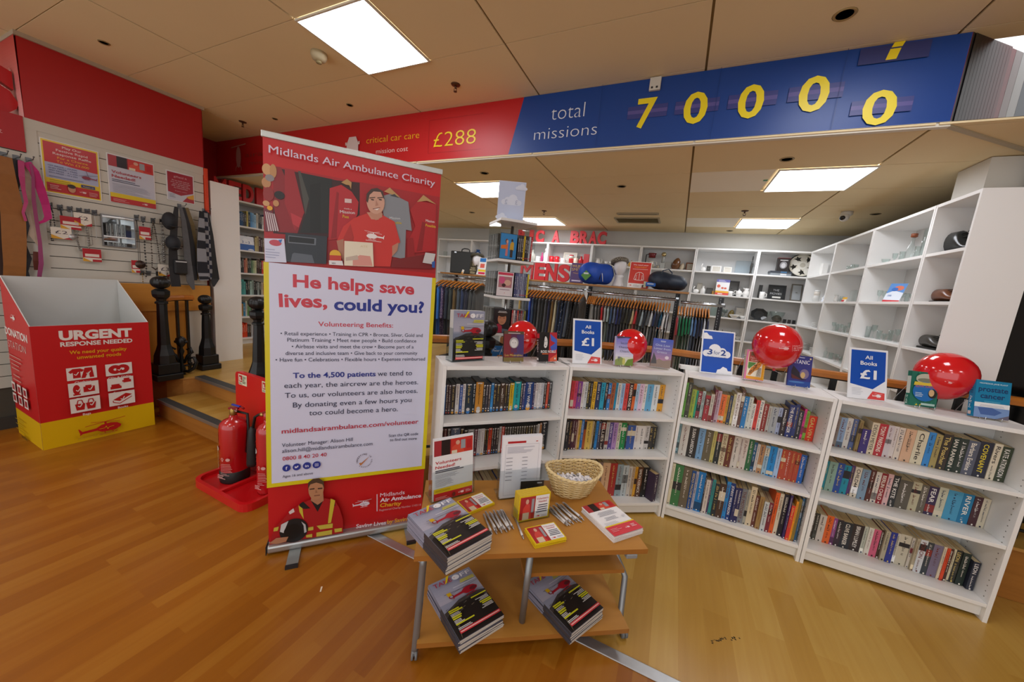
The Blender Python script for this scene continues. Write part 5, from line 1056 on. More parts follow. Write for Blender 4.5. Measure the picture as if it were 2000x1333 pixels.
def dD(p, w, h):
    for k in range(12): f = k/11; p.rect(-w/2, h*k/12, w, h/12+.0004, '%02x%02x%02x' % ((int(0x9a+f*0), 0x7a, 0x78) if f < .25 else (int(0xd8-f*0xa8), int(0x90-f*0x48), int(0x98+f*0x18))))
    p.poly([(-w/2, h*.1), (-w*.1, h*.3), (w*.1, h*.24), (w/2, h*.3), (w/2, 0), (-w/2, 0)], '8a7466'); p.poly([(-w/2, h*.1), (-w*.4, h*.5), (-w*.25, h*.3), (-w*.2, h*.12)], '3a3438'); p.text('One Last', 0, h*.74, h*.075, 'cfdcf0', 'c', w*.72, -.008); p.text('Letter from', 0, h*.62, h*.075, 'cfdcf0', 'c', w*.82, -.008); p.text('Greece', 0, h*.5, h*.075, 'd9e0f0', 'c', w*.5, -.008); p.bars(-w*.2, h*.92, w*.4, 2, h*.03, h*.012, 'd9e0f0', 4, 'c'); p.ell(w*.28, h*.36, w*.1, h*.06, 'd8c8d4')
def sD(p, w, h): p.rect(.0005, .001, w-.001, h-.002, '3a4f9a'); p.rect(.0005, .001, w-.001, h*.35, 'b08a90'); letters(p, w*.3, h*.93, w*.35, h*.55, 'e2e8f4', random.Random(5))
front_book(1276, 722, 1300, 720, .128, .198, .036, '3f549a', 'dark blue paperback with a sunset harbour, on the second low bookcase', 'book', dD, sD, math.radians(8))
def dE(p, w, h):
    p.rect(-w/2, 0, w, h, 'd878a4'); p.rect(-w*.4, h*.02, w*.8, h*.92, 'f0e2c0'); p.rect(-w*.4, h*.02, w*.9, h*.09, 'e8a020'); p.rect(w*.36, h*.02, w*.12, h*.95, 'e8a81e'); p.rect(-w*.36, h*.6, w*.66, h*.33, 'b0443a'); p.rect(-w*.28, h*.8, w*.52, h*.13, '6a4a26'); p.text('Tears of the', -w*.3, h*.71, h*.05, 'f2dcc8', 'l', w*.52); p.text('Giraffe', -w*.24, h*.63, h*.05, 'f2dcc8', 'l', w*.34)
    p.rect(-w*.36, h*.12, w*.7, h*.46, 'f2ecd8'); p.poly([(-w*.36, h*.58), (w*.05, h*.58), (-w*.3, h*.35), (-w*.36, h*.4)], '4f8a3a'); p.poly([(-w*.34, h*.15), (-w*.2, h*.4), (w*.06, h*.55), (w*.26, h*.86), (w*.36, h*.88), (w*.3, h*.5), (w*.16, h*.36), (0, h*.3), (-w*.2, h*.14)], 'd88a2a')
    r = random.Random(4)
    for k in range(40):
        t_ = r.random(); x, y = -w*.25+w*.5*t_+r.uniform(-.06, .06)*w, h*(.24+.52*t_**1.3)+r.uniform(-.06, .06)*h; p.ell(x, y, w*.022, h*.016, '4a2a16', 6)
    for k in range(7): p.line((w*(.08+k*.035), h*.12), (w*(.16+k*.02), h*.42), w*.012, '3a3226')
    for k in range(16): p.ell(w*.44, h*(.06+k*.06), w*.04, h*.02, 'f0c030', 8)
def sE(p, w, h):
    p.rect(.0005, .001, w-.001, h-.002, '8a2a5a'); r = random.Random(6)
    for k in range(60): p.ell(r.uniform(.1, .9)*w, r.uniform(.03, .97)*h, w*.05, w*.06, r.choice(['c05a8a', '3a1a3a', 'd89ab0']), 6)
o, q, rz = front_book(1457, 744, 1484, 747, .112, .195, .038, 'c05a8a', 'pink and orange paperback with a giraffe, in front of the third balloon', 'book', dE, sE, math.radians(8), .17, None, 1); wire_stand(q.x-.02, q.y, rz, 'wire stand under the giraffe paperback')
def dF(p, w, h):
    p.rect(-w/2, 0, w, h, '34347c'); p.text('TITANIC', 0, h*.74, h*.13, 'eceaf0', 'c', w*.78, .0); p.bars(-w*.35, h*.93, w*.5, 1, 0, h*.02, 'c9cbe4'); p.poly([(-w*.38, h*.5), (-w*.3, h*.66), (w*.3, h*.24), (w*.1, h*.22), (-w*.36, h*.26)], '2a2430'); p.poly([(-w*.38, h*.4), (w*.1, h*.24), (-w*.3, h*.24)], '5a2a2a'); p.ell(w*.2, h*.42, w*.2, h*.16, '7a6a8a'); p.ell(w*.14, h*.38, w*.1, h*.1, 'c9a870'); p.rect(-w/2, 0, w, h*.18, '2a4a94'); p.ell(-w*.1, h*.14, w*.35, h*.03, '4a78b4'); p.ell(w*.4, h*.92, w*.04, w*.05, 'd9c8a0', 8)
o, q, rz = front_book(1537, 755, 1580, 760, .13, .198, .012, '3a3a80', 'navy blue paperback with a dark ship on the cover, by the third balloon', 'book', dF, None, math.radians(14)); wire_stand(q.x, q.y, rz, 'wire stand under the navy ship paperback')
def dG(p, w, h):
    p.rect(-w/2, 0, w, h, '1f6a58'); r = random.Random(8)
    for k in range(22): x, y = r.uniform(-.5, .4)*w, r.uniform(0, .95)*h; p.poly([(x, y), (x+w*.1, y+h*.02), (x+w*.06, y+h*.06)], r.choice(['2f8a6a', 'e0c83a', '17503f']))
    p.ell(0, h*.8, w*.36, h*.15, 'b9bba8'); p.ell(0, h*.76, w*.3, h*.06, '7a7f6a'); p.ell(0, h*.44, w*.44, h*.28, '1f6ab0'); p.poly([(-w*.4, h*.7), (w*.4, h*.7), (w*.42, h*.62), (-w*.42, h*.6)], 'd8c040'); p.text('ROYAL', -w*.34, h*.54, h*.07, 'c05a6a', 'l', w*.3, .01, .15); p.text('SCHOOL', 0, h*.56, h*.07, 'c05a6a', 'l', w*.36, .01, -.05); p.bars(-w*.34, h*.38, w*.36, 3, h*.045, h*.014, 'dfe8f0', 3); p.ell(w*.28, h*.4, w*.16, h*.13, '2a2622'); p.ell(w*.24, h*.42, w*.1, h*.1, 'cfae80'); p.bars(-w*.1, h*.05, w*.5, 1, 0, h*.06, 'a9c8c0')
def sG(p, w, h): p.rect(.0005, .001, w-.001, h-.002, '1f6a58'); p.rect(.001, h*.35, w-.002, h*.5, 'c9cfc4'); letters(p, w*.3, h*.3, w*.35, h*.22, 'd9e4dc', random.Random(9))
o, q, rz = front_book(1779, 797, 1821, 799, .128, .198, .026, '1f6a58', 'green and blue paperback in front of the far right balloon', 'book', dG, sG, math.radians(12)); wire_stand(q.x, q.y, rz, 'wire stand under the green and blue paperback')
def dH(p, w, h):
    p.rect(-w/2, 0, w, h, '1382ae'); p.text('PROFESSOR JANE PLANT', 0, h*.9, h*.035, 'd9eef4', 'c', w*.8, .01); p.text('prostate', 0, h*.7, h*.14, '1a3a6a', 'c', w*.84, .02); p.text('cancer', 0, h*.52, h*.14, '1a3a6a', 'c', w*.7, .02); p.bars(-w*.35, h*.43, w*.7, 2, h*.035, h*.012, '6ac0dc', 4, 'c'); p.rect(-w/2, h*.28, w, h*.12, 'eceff0'); p.bars(-w*.4, h*.33, w*.8, 2, h*.03, h*.01, 'b0a8b8', 5, 'c'); p.rect(-w/2, 0, w, h*.28, '7a98c8'); p.poly([(-w*.4, h*.26), (0, h*.28), (w*.3, h*.18), (w*.1, h*.08), (-w*.3, h*.08)], '4a68a4'); p.poly([(w*.15, 0), (w/2, 0), (w/2, h*.12)], '6a6678')
def sH(p, w, h): p.rect(.0005, .001, w-.001, h-.002, '1382ae'); letters(p, w*.25, h*.95, w*.45, h*.28, '1a3a6a', random.Random(3)); letters(p, w*.3, h*.58, w*.35, h*.36, 'e4f0f4', random.Random(4)); p.rect(w*.25, h*.05, w*.5, h*.09, 'd8c8c0')
o, q, rz = front_book(1904, 818, 1962, 824, .152, .2, .03, '1382ae', 'teal blue medical paperback at the far right end of the low bookcases', 'book', dH, sH, math.radians(13)); wire_stand(q.x-.01, q.y, rz, 'wire stand under the teal blue medical paperback', .11)
# blue shop signs on leaning acrylic
def sign(px, py, px2, py2, lab, draw, rz=None, w_=.21, h_=.297, lean=.22):
    q, a, _ = stand_base(px, py, px2, py2); rz = a if rz is None else rz; t = thing('price_sign', lab, 'sign', (q.x, q.y, ZT), rz, 'blue price signs on the low bookcases'); M = T(0, 0, .003, 0, PI/2-lean)
    b = MB(); b.b2((-w_/2-.003, 0, -.004), (w_/2+.003, h_+.003, -.0005), mat('eef1f3', .25), M); b.b2((-w_/2-.003, -.0, -.004), (w_/2+.003, .004, -.09), clear('ffffff', .2), T(0, 0, .0005, 0, PI/2)@T(0, 0, 0)) if 0 else b.b2((-w_/2, 0, 0), (w_/2, .1, .003), clear('ffffff', .2), T(0, 0, .0))
    b.obj('acrylic_holder', t); p = Pr(M, .0003, .3); draw(p, w_, h_); p.obj('printed_sheet', t); return t
def all1(p, w, h):
    p.rect(-w/2, 0, w, h, 'eef0f4'); p.poly([(-w*.46, h*.29), (w*.14, h*.21), (w*.46, h*.39), (w*.46, h*.97), (-w*.46, h*.97)], '0f4fb4'); p.poly([(w*.14, h*.17), (w*.46, h*.15), (w*.46, h*.01), (w*.0, h*.01)], 'df4a48'); heli(p, w*.27, h*.09, w*.26, 'f4eeee')
    p.text('All', 0, h*.80, h*.075, 'eef2f8', 'c', w*.2, .02); p.text('Books', 0, h*.68, h*.08, 'eef2f8', 'c', w*.44, .02); p.text('£1', -w*.0, h*.41, h*.18, 'eef2f8', 'c', w*.44, .03); p.bars(-w*.42, h*.2, w*.4, 5, h*.03, h*.006, 'b9bcc4', 4)
sign(1124, 714, 1168, 710, 'blue All Books £1 sign leaning on the second low bookcase', all1, math.radians(40)); sign(1654, 778, 1731, 785, 'blue All Books £1 sign leaning on the rightmost low bookcase', all1, math.radians(20))
def cloud(p, x, y, s, c): 
    p.rect(x-s, y-s*.32, 2*s, s*.36, c); p.ell(x-s, y-.0*s, s*.34, s*.32, c); p.ell(x+s*.95, y+.02*s, s*.36, s*.34, c); p.ell(x-s*.2, y+s*.42, s*.58, s*.56, c); p.ell(x+s*.5, y+s*.25, s*.4, s*.4, c); p.ell(x-s*.6, y+s*.18, s*.35, s*.35, c)
def s32(p, w, h):
    p.rect(-w/2, 0, w, h, 'eef2f6'); p.rect(-w*.47, h*.02, w*.94, h*.96, '0d50b8'); cloud(p, -w*.02, h*.46, w*.33, 'f0f3f7'); p.poly([(-w*.47, h*.93), (-w*.38, h*.94), (-w*.3, h*.88), (-w*.22, h*.87), (-w*.18, h*.8), (-w*.47, h*.79)], 'f0f3f7'); p.poly([(w*.0, h*.02), (w*.03, h*.1), (w*.12, h*.12), (w*.2, h*.18), (w*.32, h*.15), (w*.36, h*.09), (w*.47, h*.09), (w*.47, h*.02)], 'f0f3f7')
    p.text('3', -w*.32, h*.44, h*.13, '123f8f', 'l', w*.16, .02); p.text('for', -w*.12, h*.45, h*.09, '123f8f', 'l', w*.2, -.01); p.text('2', w*.1, h*.44, h*.13, '123f8f', 'l', w*.16, .02); p.text('books and media', 0, h*.37, h*.035, '3a5a9a', 'c', w*.6)
sign(1371, 730, 1424, 733, 'blue 3 for 2 books and media sign with white clouds', s32, math.radians(18))
# acrylic holder of aerial magazines
q, a, _ = stand_base(885, 711, 941, 702); a = math.radians(62); t = thing('magazine_holder', 'clear acrylic holder on the first low bookcase, holding magazines', 'magazine holder', (q.x, q.y, ZT), a)
ac = clear('f4f7f8', .25)
b = MB(); b.b2((-.112, .0, 0), (.112, .07, .004), ac); b.b2((-.112, -.004, 0), (.112, 0, .17), ac); b.b2((-.115, 0, 0), (-.112, .07, .2), ac); b.b2((.112, 0, 0), (.115, .07, .2), ac); b.b2((-.112, .07, 0), (.112, .074, .27), ac); b.obj('acrylic_body', t)
for i in range(6):
    b = MB(); M = T(0, .006+i*.0085, .0055, 0, -.05); b.box((0, .0035, .1485), (.208, .006, .297), mat(['a9adbe', 'd9d9d6'][i > 0], .35), M)
    o = b.obj('magazine', None, (q.x, q.y, ZT), (0, 0, a)); tag(o, 'front magazine with a red helicopter in the acrylic holder on the bookcase' if i == 0 else 'magazine standing behind the front one in the acrylic holder on the bookcase', 'magazine', None if i == 0 else 'magazines behind the front one in the acrylic holder')
    if i == 0: p = Pr(M @ T(-.104, 0, 0, 0, PI/2), .0002, .3); takeoff(p, .208, .297); p.obj('front_cover', o)
# hooks and bits lying on the tops
o = MB(); o.tube([(0, 0, .0025), (.05, -.02, .0025), (.062, -.015, .003)], .002, mat('6a6d70', .3, .8)); q = atz(1105, 712, 1.06); tag(o.obj('wire_hook', None, (q.x-.04, q.y+.03, ZT)), 'thin bent metal wire lying on top between first two low bookcases', 'wire')
q = atz(1350, 725, 1.06); b = MB(); b.prism([(-.07, 0), (.07, 0), (.07, .06), (-.07, .06)], 0, .025, mat('e9e9e6', .5)); tag(b.obj('white_tray', None, (q.x, q.y+.03, ZT), (0, 0, .25)), 'small white tray behind the 3 for 2 sign', 'tray')
# balloons
bal = mat('d50f1c', .12, 0, .6, coat=.6)
def balloon(c, r, lab, M, mark, strg):
    t = thing('balloon', lab, 'balloon', c, 0, 'red charity balloons'); t.matrix_world = Matrix.Translation(c) @ M
    b = MB(); prof = [(.0, 1.0)]+[(math.sin(x*PI/16), math.cos(x*PI/16)*(1.0 if x < 8 else 1.16)) for x in range(1, 15)]+[(.12, -1.17), (.035, -1.22), (.07, -1.27), (.05, -1.29)]
    b.lathe([(a_*r, z*r) for a_, z in prof][::-1], bal, None, 32); b.obj('skin', t)
    p = Pr(I4, .0004, .35, lambda x, y, z: ((r*1.002+z)*math.sin(x/r)*math.cos(y/r), -(r*1.002+z)*math.cos(x/r)*math.cos(y/r), (r*1.002+z)*math.sin(y/r)))
    x, y, s = mark; heli(p, x*r, y*r, r*.42*s, 'f0b9bc'); 
    if s > .8: p.line(((x+.3)*r, (y-.14)*r), ((x+.3)*r, (y+.14)*r), r*.012, 'f0b9bc'); p.text('Midlands', (x+.34)*r, (y+.06)*r, r*.07, 'f0b9bc'); p.text('Air Ambulance', (x+.34)*r, (y-.03)*r, r*.07, 'f0b9bc', bold=.02); p.text('Charity', (x+.34)*r, (y-.12)*r, r*.07, 'f0b9bc', bold=.02)
    p.obj('print', t)
    b = MB(); b.tube([(0, 0, -1.27*r)]+[tuple(s_) for s_ in strg], .0012, mat('cfcfd0', .5), None, 4); b.obj('string', t); return t
def bp(px, py, d): return E0+ray(px, py)*(d/_FOC)
balloon(bp(1020, 657, 2.38), .106, 'red balloon behind the dark red DVD on the first low bookcase', T(0, 0, 0, .6, 0, 0), (.1, -.1, 1.0), [(.0, .02, -.16)])
balloon(bp(1231, 674, 2.5), .114, 'red balloon with a knot, behind the lilac paperback', T(0, 0, 0, .7, .1, -.25), (.3, .35, .5), [(-.02, .04, -.17)])
balloon(bp(1517, 674, 2.27), .134, 'red balloon between the giraffe and ship paperbacks', T(0, 0, 0, .0, .12, -.1), (.1, .08, 1.), [(.05, .02, -.2)])
balloon(bp(1846, 732, 2.03), .127, 'red balloon at far right between the green and teal paperbacks', T(0, 0, 0, -.5, -.1, .2), (.25, -.28, .62), [(.04, -.02, -.18)])
# ---- revolving media tower
TW = (-1.28, 2.64); ta = math.radians(46); t = thing('media_tower', 'white and clear acrylic revolving tower of DVDs behind the railing', 'display tower', (*TW, ZP), ta)
LV = [2.03, 1.73, 1.445, 1.155, .865, .575]
for i, z in enumerate(LV): b = MB(); b.box((0, 0, z-ZP-.011), (.30, .30, .02), mat('e6e7e6', .35), None, .003); b.obj('tier_plate', t)
b = MB(); b.cyl((0, 0, 0), (0, 0, 2.0-ZP), .012, chrome); b.box((0, 0, .02), (.34, .34, .038), mat('dcdcda', .4)); b.obj('pole', t)
b = MB(); ac2 = clear('f6f9fa', .18)
for i in range(5):
    z0_, z1_ = LV[i+1]-ZP, LV[i]-ZP-.022
    for x, y, dx, dy in ((-.1475, .0, .003, .29), (0, .1475, .29, .003), (.1475, 0, .003, .29)): b.box((x, y, (z0_+z1_)/2), (dx, dy, z1_-z0_-.002), ac2)
    b.box((-.02, -.1475, (z0_+z1_)/2), (.002, .003, z1_-z0_-.002), ac2)
b.obj('acrylic_panels', t)
Rz = Matrix.Rotation(ta, 4, 'Z')
def tower_dvd(lx, ly, z, w_, d_, c, rz_, lab, draw=None, grp=None):
    p_ = Rz @ Vector((lx, ly, 0)); b = MB(); b.box((0, d_/2, .095), (w_, d_, .19), mat('1d1d1f', .35), None, .001); b.b2((-w_/2+.0005, -.0006, .003), (w_/2-.0005, 0, .187), mat(c, .3))
    o = b.obj('dvd_case', None, (TW[0]+p_.x, TW[1]+p_.y, z+.0006), (0, 0, ta+rz_)); tag(o, lab, 'dvd', grp)
    p = Pr(T(0, -.0007, 0, 0, PI/2), .0002, .3)
    if draw: draw(p, w_, .19)
    else: letters(p, -w_*.25, .165, w_*.5, .1, 'e4e0dc' if lum(c) < 120 else '2a2a30', random.Random(int(lx*999+z*99))); p.ell(0, .02, w_*.3, w_*.3, 'd0443a' if lx > .05 else 'd9d9d9', 8)
    p.obj('sleeve', o)
def f1(p, w, h):
    p.rect(-w/2+.002, .003, w-.004, h-.006, '2f86c8'); p.ell(-w*.12, h*.7, w*.08, h*.09, '6a3a3a'); p.ell(-w*.08, h*.68, w*.06, h*.07, 'd8a488'); p.poly([(-w*.16, h*.12), (-w*.02, h*.12), (-w*.02, h*.62), (-w*.14, h*.6)], 'c87a80'); p.ell(w*.2, h*.74, w*.06, h*.065, '3a2a26'); p.poly([(w*.08, h*.36), (w*.32, h*.36), (w*.32, h*.66), (w*.2, h*.7), (w*.1, h*.62)], 'c9a030'); p.rect(w*.12, h*.08, w*.16, h*.3, '3a2f2c'); p.poly([(-w*.44, h*.38), (-w*.06, h*.4), (-w*.06, h*.56), (-w*.44, h*.52)], 'd8742a')
def f2(p, w, h): p.rect(-w/2+.002, .003, w-.004, h-.006, 'e6dfe2'); p.rect(-w*.45, h*.86, w*.9, h*.1, 'd0405a'); p.rect(-w*.4, h*.36, w*.8, h*.44, 'b87a80'); p.ell(-w*.2, h*.65, w*.18, h*.14, 'd85a8a'); p.ell(w*.14, h*.56, w*.2, h*.12, 'd8b09a'); p.ell(-w*.08, h*.45, w*.12, h*.07, '4a2a2c'); p.text('NOTES', 0, h*.25, h*.04, 'a07888', 'c', w*.5) if 0 else p.bars(-w*.3, h*.26, w*.6, 1, 0, h*.03, 'a890a0', 1, 'c'); p.ell(0, h*.14, w*.02, w*.02, 'c9304a', 8)
def f3(p, w, h): p.rect(-w/2+.002, .003, w-.004, h-.006, '262226'); p.ell(0, h*.6, w*.26, h*.25, 'c88a68'); p.ell(0, h*.78, w*.26, h*.1, '3a2a22'); p.rect(-w*.18, h*.63, w*.12, h*.02, '3a2620'); p.rect(w*.06, h*.63, w*.12, h*.02, '3a2620'); p.rect(-w*.08, h*.46, w*.16, h*.015, '8a4a40'); p.poly([(-w*.46, h*.02), (w*.1, h*.02), (w*.02, h*.3), (-w*.2, h*.4), (-w*.46, h*.3)], 'b0304a'); p.poly([(w*.02, h*.2), (w*.46, h*.16), (w*.46, h*.04), (w*.05, h*.02)], '5a6a7a'); p.bars(-w*.35, h*.9, w*.7, 2, h*.045, h*.02, 'd9d4d0', 3, 'c')
def f4(p, w, h): p.rect(-w/2+.002, .003, w-.004, h-.006, '2a6aa8'); p.text('The', -w*.4, h*.86, h*.06, 'e8eef2', 'l', w*.2); p.text('Peter Kay', -w*.4, h*.74, h*.1, 'e8eef2', 'l', w*.8, .01); p.poly([(-w*.3, h*.1), (w*.3, h*.1), (w*.25, h*.5), (-w*.2, h*.55)], '3a3a34'); p.rect(-w*.1, h*.4, w*.3, h*.2, 'b0702a')
FR = [(1.73, f1, 'blue DVD with two people facing out on the top tier of the media tower', '3a3a40 3f3f46 2a2a30 d8b82a 2a2a2c 3a3a44 b9c4cc b0242c'), (1.445, f2, 'white and pink DVD facing out on the second tier of the media tower', '4a4f7a 5a5f88 8a8fb0 6a6f90 9aa0b8 7a7f98 3f4a70 d8c830'), (1.155, f3, 'dark DVD with a face facing out on the third tier of the media tower', 'b03a3a d9d0cc 4a3a5a c0483a 2a2a30 8a3038 6a6a70 8a8a3a'), (.865, f4, 'blue DVD low on the media tower behind the black newel post', '3a3a3a 4a4a50 2a2a2a 3a3a44 2a2a2a 3a3a44 2a2a2c 3a3a3c')]
for k, (z, fd, lab, cols) in enumerate(FR):
    tier = ['top', 'second', 'third', 'fourth'][k]
    tower_dvd(-.073, -.145, z, .136, .015, '2a2a2c', 0, lab, fd)
    for i, c in enumerate(cols.split()): tower_dvd(.0055+i*.0152+.006, -.145, z, .0142, .135, c, 0, f"{cname(c)} DVD, {nth(i)} right of the facing one on {tier} tower tier", None, f"DVDs on the {tier} tier of the media tower")
    for i in range(11): tower_dvd(-.145, .135-i*.0215, z, .0145, .135 if i < 8 else .1, ['8a8a86', '5a4f44', 'b9b8b2', '3a3a3c', '77716a', 'c9c8c4'][(i+k) % 6], -PI/2, f"{cname(['8a8a86', '5a4f44', 'b9b8b2', '3a3a3c', '77716a', 'c9c8c4'][(i+k) % 6])} DVD, {nth(i)} along left side of {tier} tower tier", None, f"DVDs on the {tier} tier of the media tower")
# sheet on top of the tower
st = thing('tower_sign', 'pale blue sheet with a faint cloud on top of the media tower', 'sign', (TW[0]-.02, TW[1]-.02, 2.031), math.radians(24)); M = T(0, 0, 0, 0, PI/2+.16, .0)
b = MB(); b.b2((-.105, 0, -.003), (.105, .297, 0), mat('c4cbe0', .35), M); b.obj('acrylic_sheet', st)
p = Pr(M @ T(0, 0, .0003) @ Matrix.Diagonal((-1, 1, 1, 1)), .0003, .4); p.rect(-.1, .006, .2, .285, 'bcc6e0'); cloud(p, 0, .145, .06, 'd4daea'); cloud(p, .07, .03, .035, 'd4daea'); cloud(p, -.07, .25, .035, 'd4daea'); p.text('3', -.05, .13, .035, 'aab2cc'); p.text('2', .03, .13, .035, 'aab2cc'); p.obj('printed_sheet', st)
# ================================================================ roller banner
class Px(Pr):
    """a print whose points are found where the picture's rays meet its plane"""
    def __init__(s, O, U, V, step=.0003, rough=.4):
        s.O = Vector(O); s.U = Vector(U).normalized(); s.V = Vector(V).normalized(); s.N = s.U.cross(s.V); Pr.__init__(s, frame(O, U, V), step, rough)
    def uv(s, q): d = atp(q[0], q[1], s.O, s.N)-s.O; return d.dot(s.U), d.dot(s.V)
    def pp(s, pts, c): return s.poly([s.uv(q) for q in pts], c)
    def pt(s, t, a, b_, h, c, bold=0.):
        x0, y0 = s.uv(a); x1, y1 = s.uv(b_); hh = s.uv((a[0], a[1]-h))[1]-y0; return s.text(t, x0, y0, hh, c, 'l', math.hypot(x1-x0, y1-y0), bold, math.atan2(y1-y0, x1-x0))
    def pe(s, q, rx, ry, c, n=18):
        x, y = s.uv(q); x1 = s.uv((q[0]+rx, q[1])); y1 = s.uv((q[0], q[1]+ry)); return s.ell(x, y, abs(x1[0]-x), abs(y1[1]-y), c, n)
BA = math.radians(48.5); BO = Vector((-1.79, 1.048, 0)); BU = Vector((math.cos(BA), math.sin(BA), 0)); BN = Vector((BU.y, -BU.x, 0)); BW = .806
bt = thing('roller_banner', 'tall red white and yellow roller banner beside the fire extinguishers', 'banner', BO, BA)
almt = mat('b4b6b6', .32, .75)
b = MB(); b.b2((-.005, -.04, .012), (BW+.03, .07, .055), almt, None, .012); b.b2((-.0065, -.042, .01), (-.003, .072, .057), blackm); b.b2((BW+.028, -.042, .01), (BW+.0315, .072, .057), blackm); b.obj('base', bt)
for x in (.1, .70):
    b = MB(); b.b2((x, -.15, .002), (x+.055, .16, .012), mat('9ea3a2', .4, .5)); b.b2((x-.001, -.165, 0), (x+.056, -.149, .016), blackm); b.obj('foot', bt)
b = MB(); b.b2((-.006, -.006, 2.088), (BW+.006, .012, 2.116), mat('c4c9c6', .35, .5), None, .003); b.obj('top_bar', bt)
b = MB(); b.cyl((BW/2, .03, .05), (BW/2, .012, 2.09), .008, almt); b.obj('pole', bt)
b = MB(); b.b2((0, .0005, .05), (BW, .0015, 2.09), mat('d8d8d4', .5)); b.obj('banner_sheet', bt)
p = Px(BO, BU, (0, 0, 1), .00022, .38); p.M = frame((0, 0, 0), (1, 0, 0), (0, 0, 1))
RED, BLU, INK, PALE, YEL = 'c2181d', '22338f', '27304e', 'd3d6ee', 'd8c81a'
Z0, Z1 = .056, 2.088
p.rect(0, Z0, BW, Z1-Z0, RED)
c6 = lambda x, y: (500+x/4.443, 240+y/4.443); c7 = lambda x, y: (510+x/4.165, 500+y/4.165); c8 = lambda x, y: (510+x/4.3, 800+y/4.3)
# photo band: shop till, clothes and the volunteer
zz = lambda q: p.uv(q)[1]
zp0, zp1 = zz((690, 519)), zz(c6(400, 420)); p.rect(0, zp0, BW, zp1-zp0, 'a81a22')
def q6(pts, c): return p.pp([c6(*k) for k in pts], c)
q6([(150, 385), (700, 500), (900, 520), (900, 800), (620, 1000), (150, 960)], '3a1518')
q6([(150, 380), (215, 385), (330, 640), (410, 800), (360, 960), (190, 950), (150, 700)], '8a1c24'); q6([(250, 400), (330, 410), (420, 780), (340, 940), (250, 700)], '9c2029'); q6([(300, 780), (400, 830), (370, 910), (320, 880)], 'b8303a')
q6([(370, 430), (660, 490), (640, 960), (380, 955), (460, 700)], '1d2121'); q6([(365, 420), (385, 420), (460, 660), (430, 800)], '4a4a44'); q6([(470, 540), (560, 520), (560, 950), (470, 950)], '141717')
for x, y, rx, ry, c in ((95, 405, 42, 50, 'c99a6a'), (150, 420, 30, 60, 'b98a5a'), (90, 520, 40, 45, 'b8865a'), (120, 480, 40, 30, '8a8486'), (110, 620, 48, 60, '8f2a2a'), (90, 700, 30, 24, 'c99a6a'), (175, 700, 26, 28, 'c08a58')): p.pe(c6(x, y), rx/4.443, ry/4.443, c)
p.pe(c6(205, 630), 10, 8, '201a1c'); q6([(70, 740), (140, 760), (200, 940), (80, 945)], '6a2a38')
for k in range(5): q6([(80+k*18, 770+k*5), (90+k*18, 772+k*5), (120+k*20, 940), (108+k*20, 942)], 'c9b9bd')
p.pe(c6(122, 742), 5.5, 4.5, 'e0a82a')
q6([(640, 570), (740, 540), (830, 600), (890, 690), (880, 800), (760, 1000), (630, 1020)], 'b4222c'); q6([(700, 600), (720, 610), (700, 1000), (650, 1010)], '94161f'); q6([(740, 520), (790, 490), (830, 520), (825, 580), (810, 545), (780, 540)], 'b9905a')
for s, a, c_, h, col, bo in (('made a', (765, 750), (830, 758), 3, 'eadfe2', .0), ('Mission', (730, 785), (858, 795), 6, 'eadfe2', .02), ('Poss', (752, 825), (806, 832), 6, 'd8a82a', .02)): p.pt(s, c6(*a), c6(*c_), h, col, bo)
q6([(770, 660), (830, 665), (830, 700), (770, 695)], 'd8c0c0')
q6([(1090, 640), (1160, 620), (1240, 650), (1320, 690), (1350, 940), (1300, 930), (1290, 1185), (1160, 1160), (1100, 760)], '878c94'); q6([(1110, 600), (1160, 565), (1250, 650), (1190, 630)], 'bd9560'); q6([(1160, 635), (1200, 620), (1240, 655)], '43474c')
for s, a, c_, h, col in (('Mission', (1160, 838), (1250, 842), 5, 'd0d4da'), ('Possible', (1170, 878), (1262, 880), 4.5, 'c9b03a')): p.pt(s, c6(*a), c6(*c_), h, col, .02)
q6([(1335, 760), (1400, 680), (1560, 710), (1555, 1110), (1500, 1120), (1370, 1130), (1330, 1000), (1380, 900)], 'b01d24'); q6([(1440, 860), (1470, 870), (1440, 1110), (1390, 1120)], '8f141b'); q6([(1395, 690), (1450, 630), (1560, 710), (1480, 680)], 'bd9560')
for s, a, c_, h, col in (('Mission', (1470, 860), (1545, 872), 5, 'efe0e0'), ('Possible', (1468, 900), (1556, 915), 5, 'e0b02a')): p.pt(s, c6(*a), c6(*c_), h, col, .02)
q6([(1310, 1000), (1360, 1000), (1380, 1200), (1310, 1190)], '96161c'); q6([(1180, 1190), (1550, 1130), (1545, 1270), (1170, 1255)], '7a1a1e')
# the volunteer in a red shirt
q6([(700, 1030), (760, 900), (850, 830), (960, 790), (1090, 800), (1200, 860), (1250, 1040), (1190, 1080), (1165, 1250), (770, 1240), (770, 1030)], 'cb342e'); q6([(960, 780), (1000, 840), (1060, 845), (1100, 795), (1080, 780)], 'c89078')
q6([(700, 1025), (820, 1000), (770, 1110), (760, 1200), (720, 1130)], 'b07a64'); q6([(1180, 1070), (1235, 1040), (1225, 1110), (1180, 1160)], 'b98068'); q6([(820, 880), (850, 1000), (800, 1240), (770, 1240), (760, 1000)], 'b02a26')
p.pe(c6(1038, 690), 17.5, 25, 'cf9c84', 24); q6([(1000, 740), (1085, 740), (1095, 820), (1040, 850), (985, 800)], 'c08a72'); p.pe(c6(1036, 690), 17, 23.5, 'd0a08a', 24)
q6([(955, 680), (960, 620), (1000, 578), (1050, 570), (1100, 600), (1113, 670), (1100, 650), (1080, 605), (1020, 600), (985, 630), (970, 700)], '43322c'); 
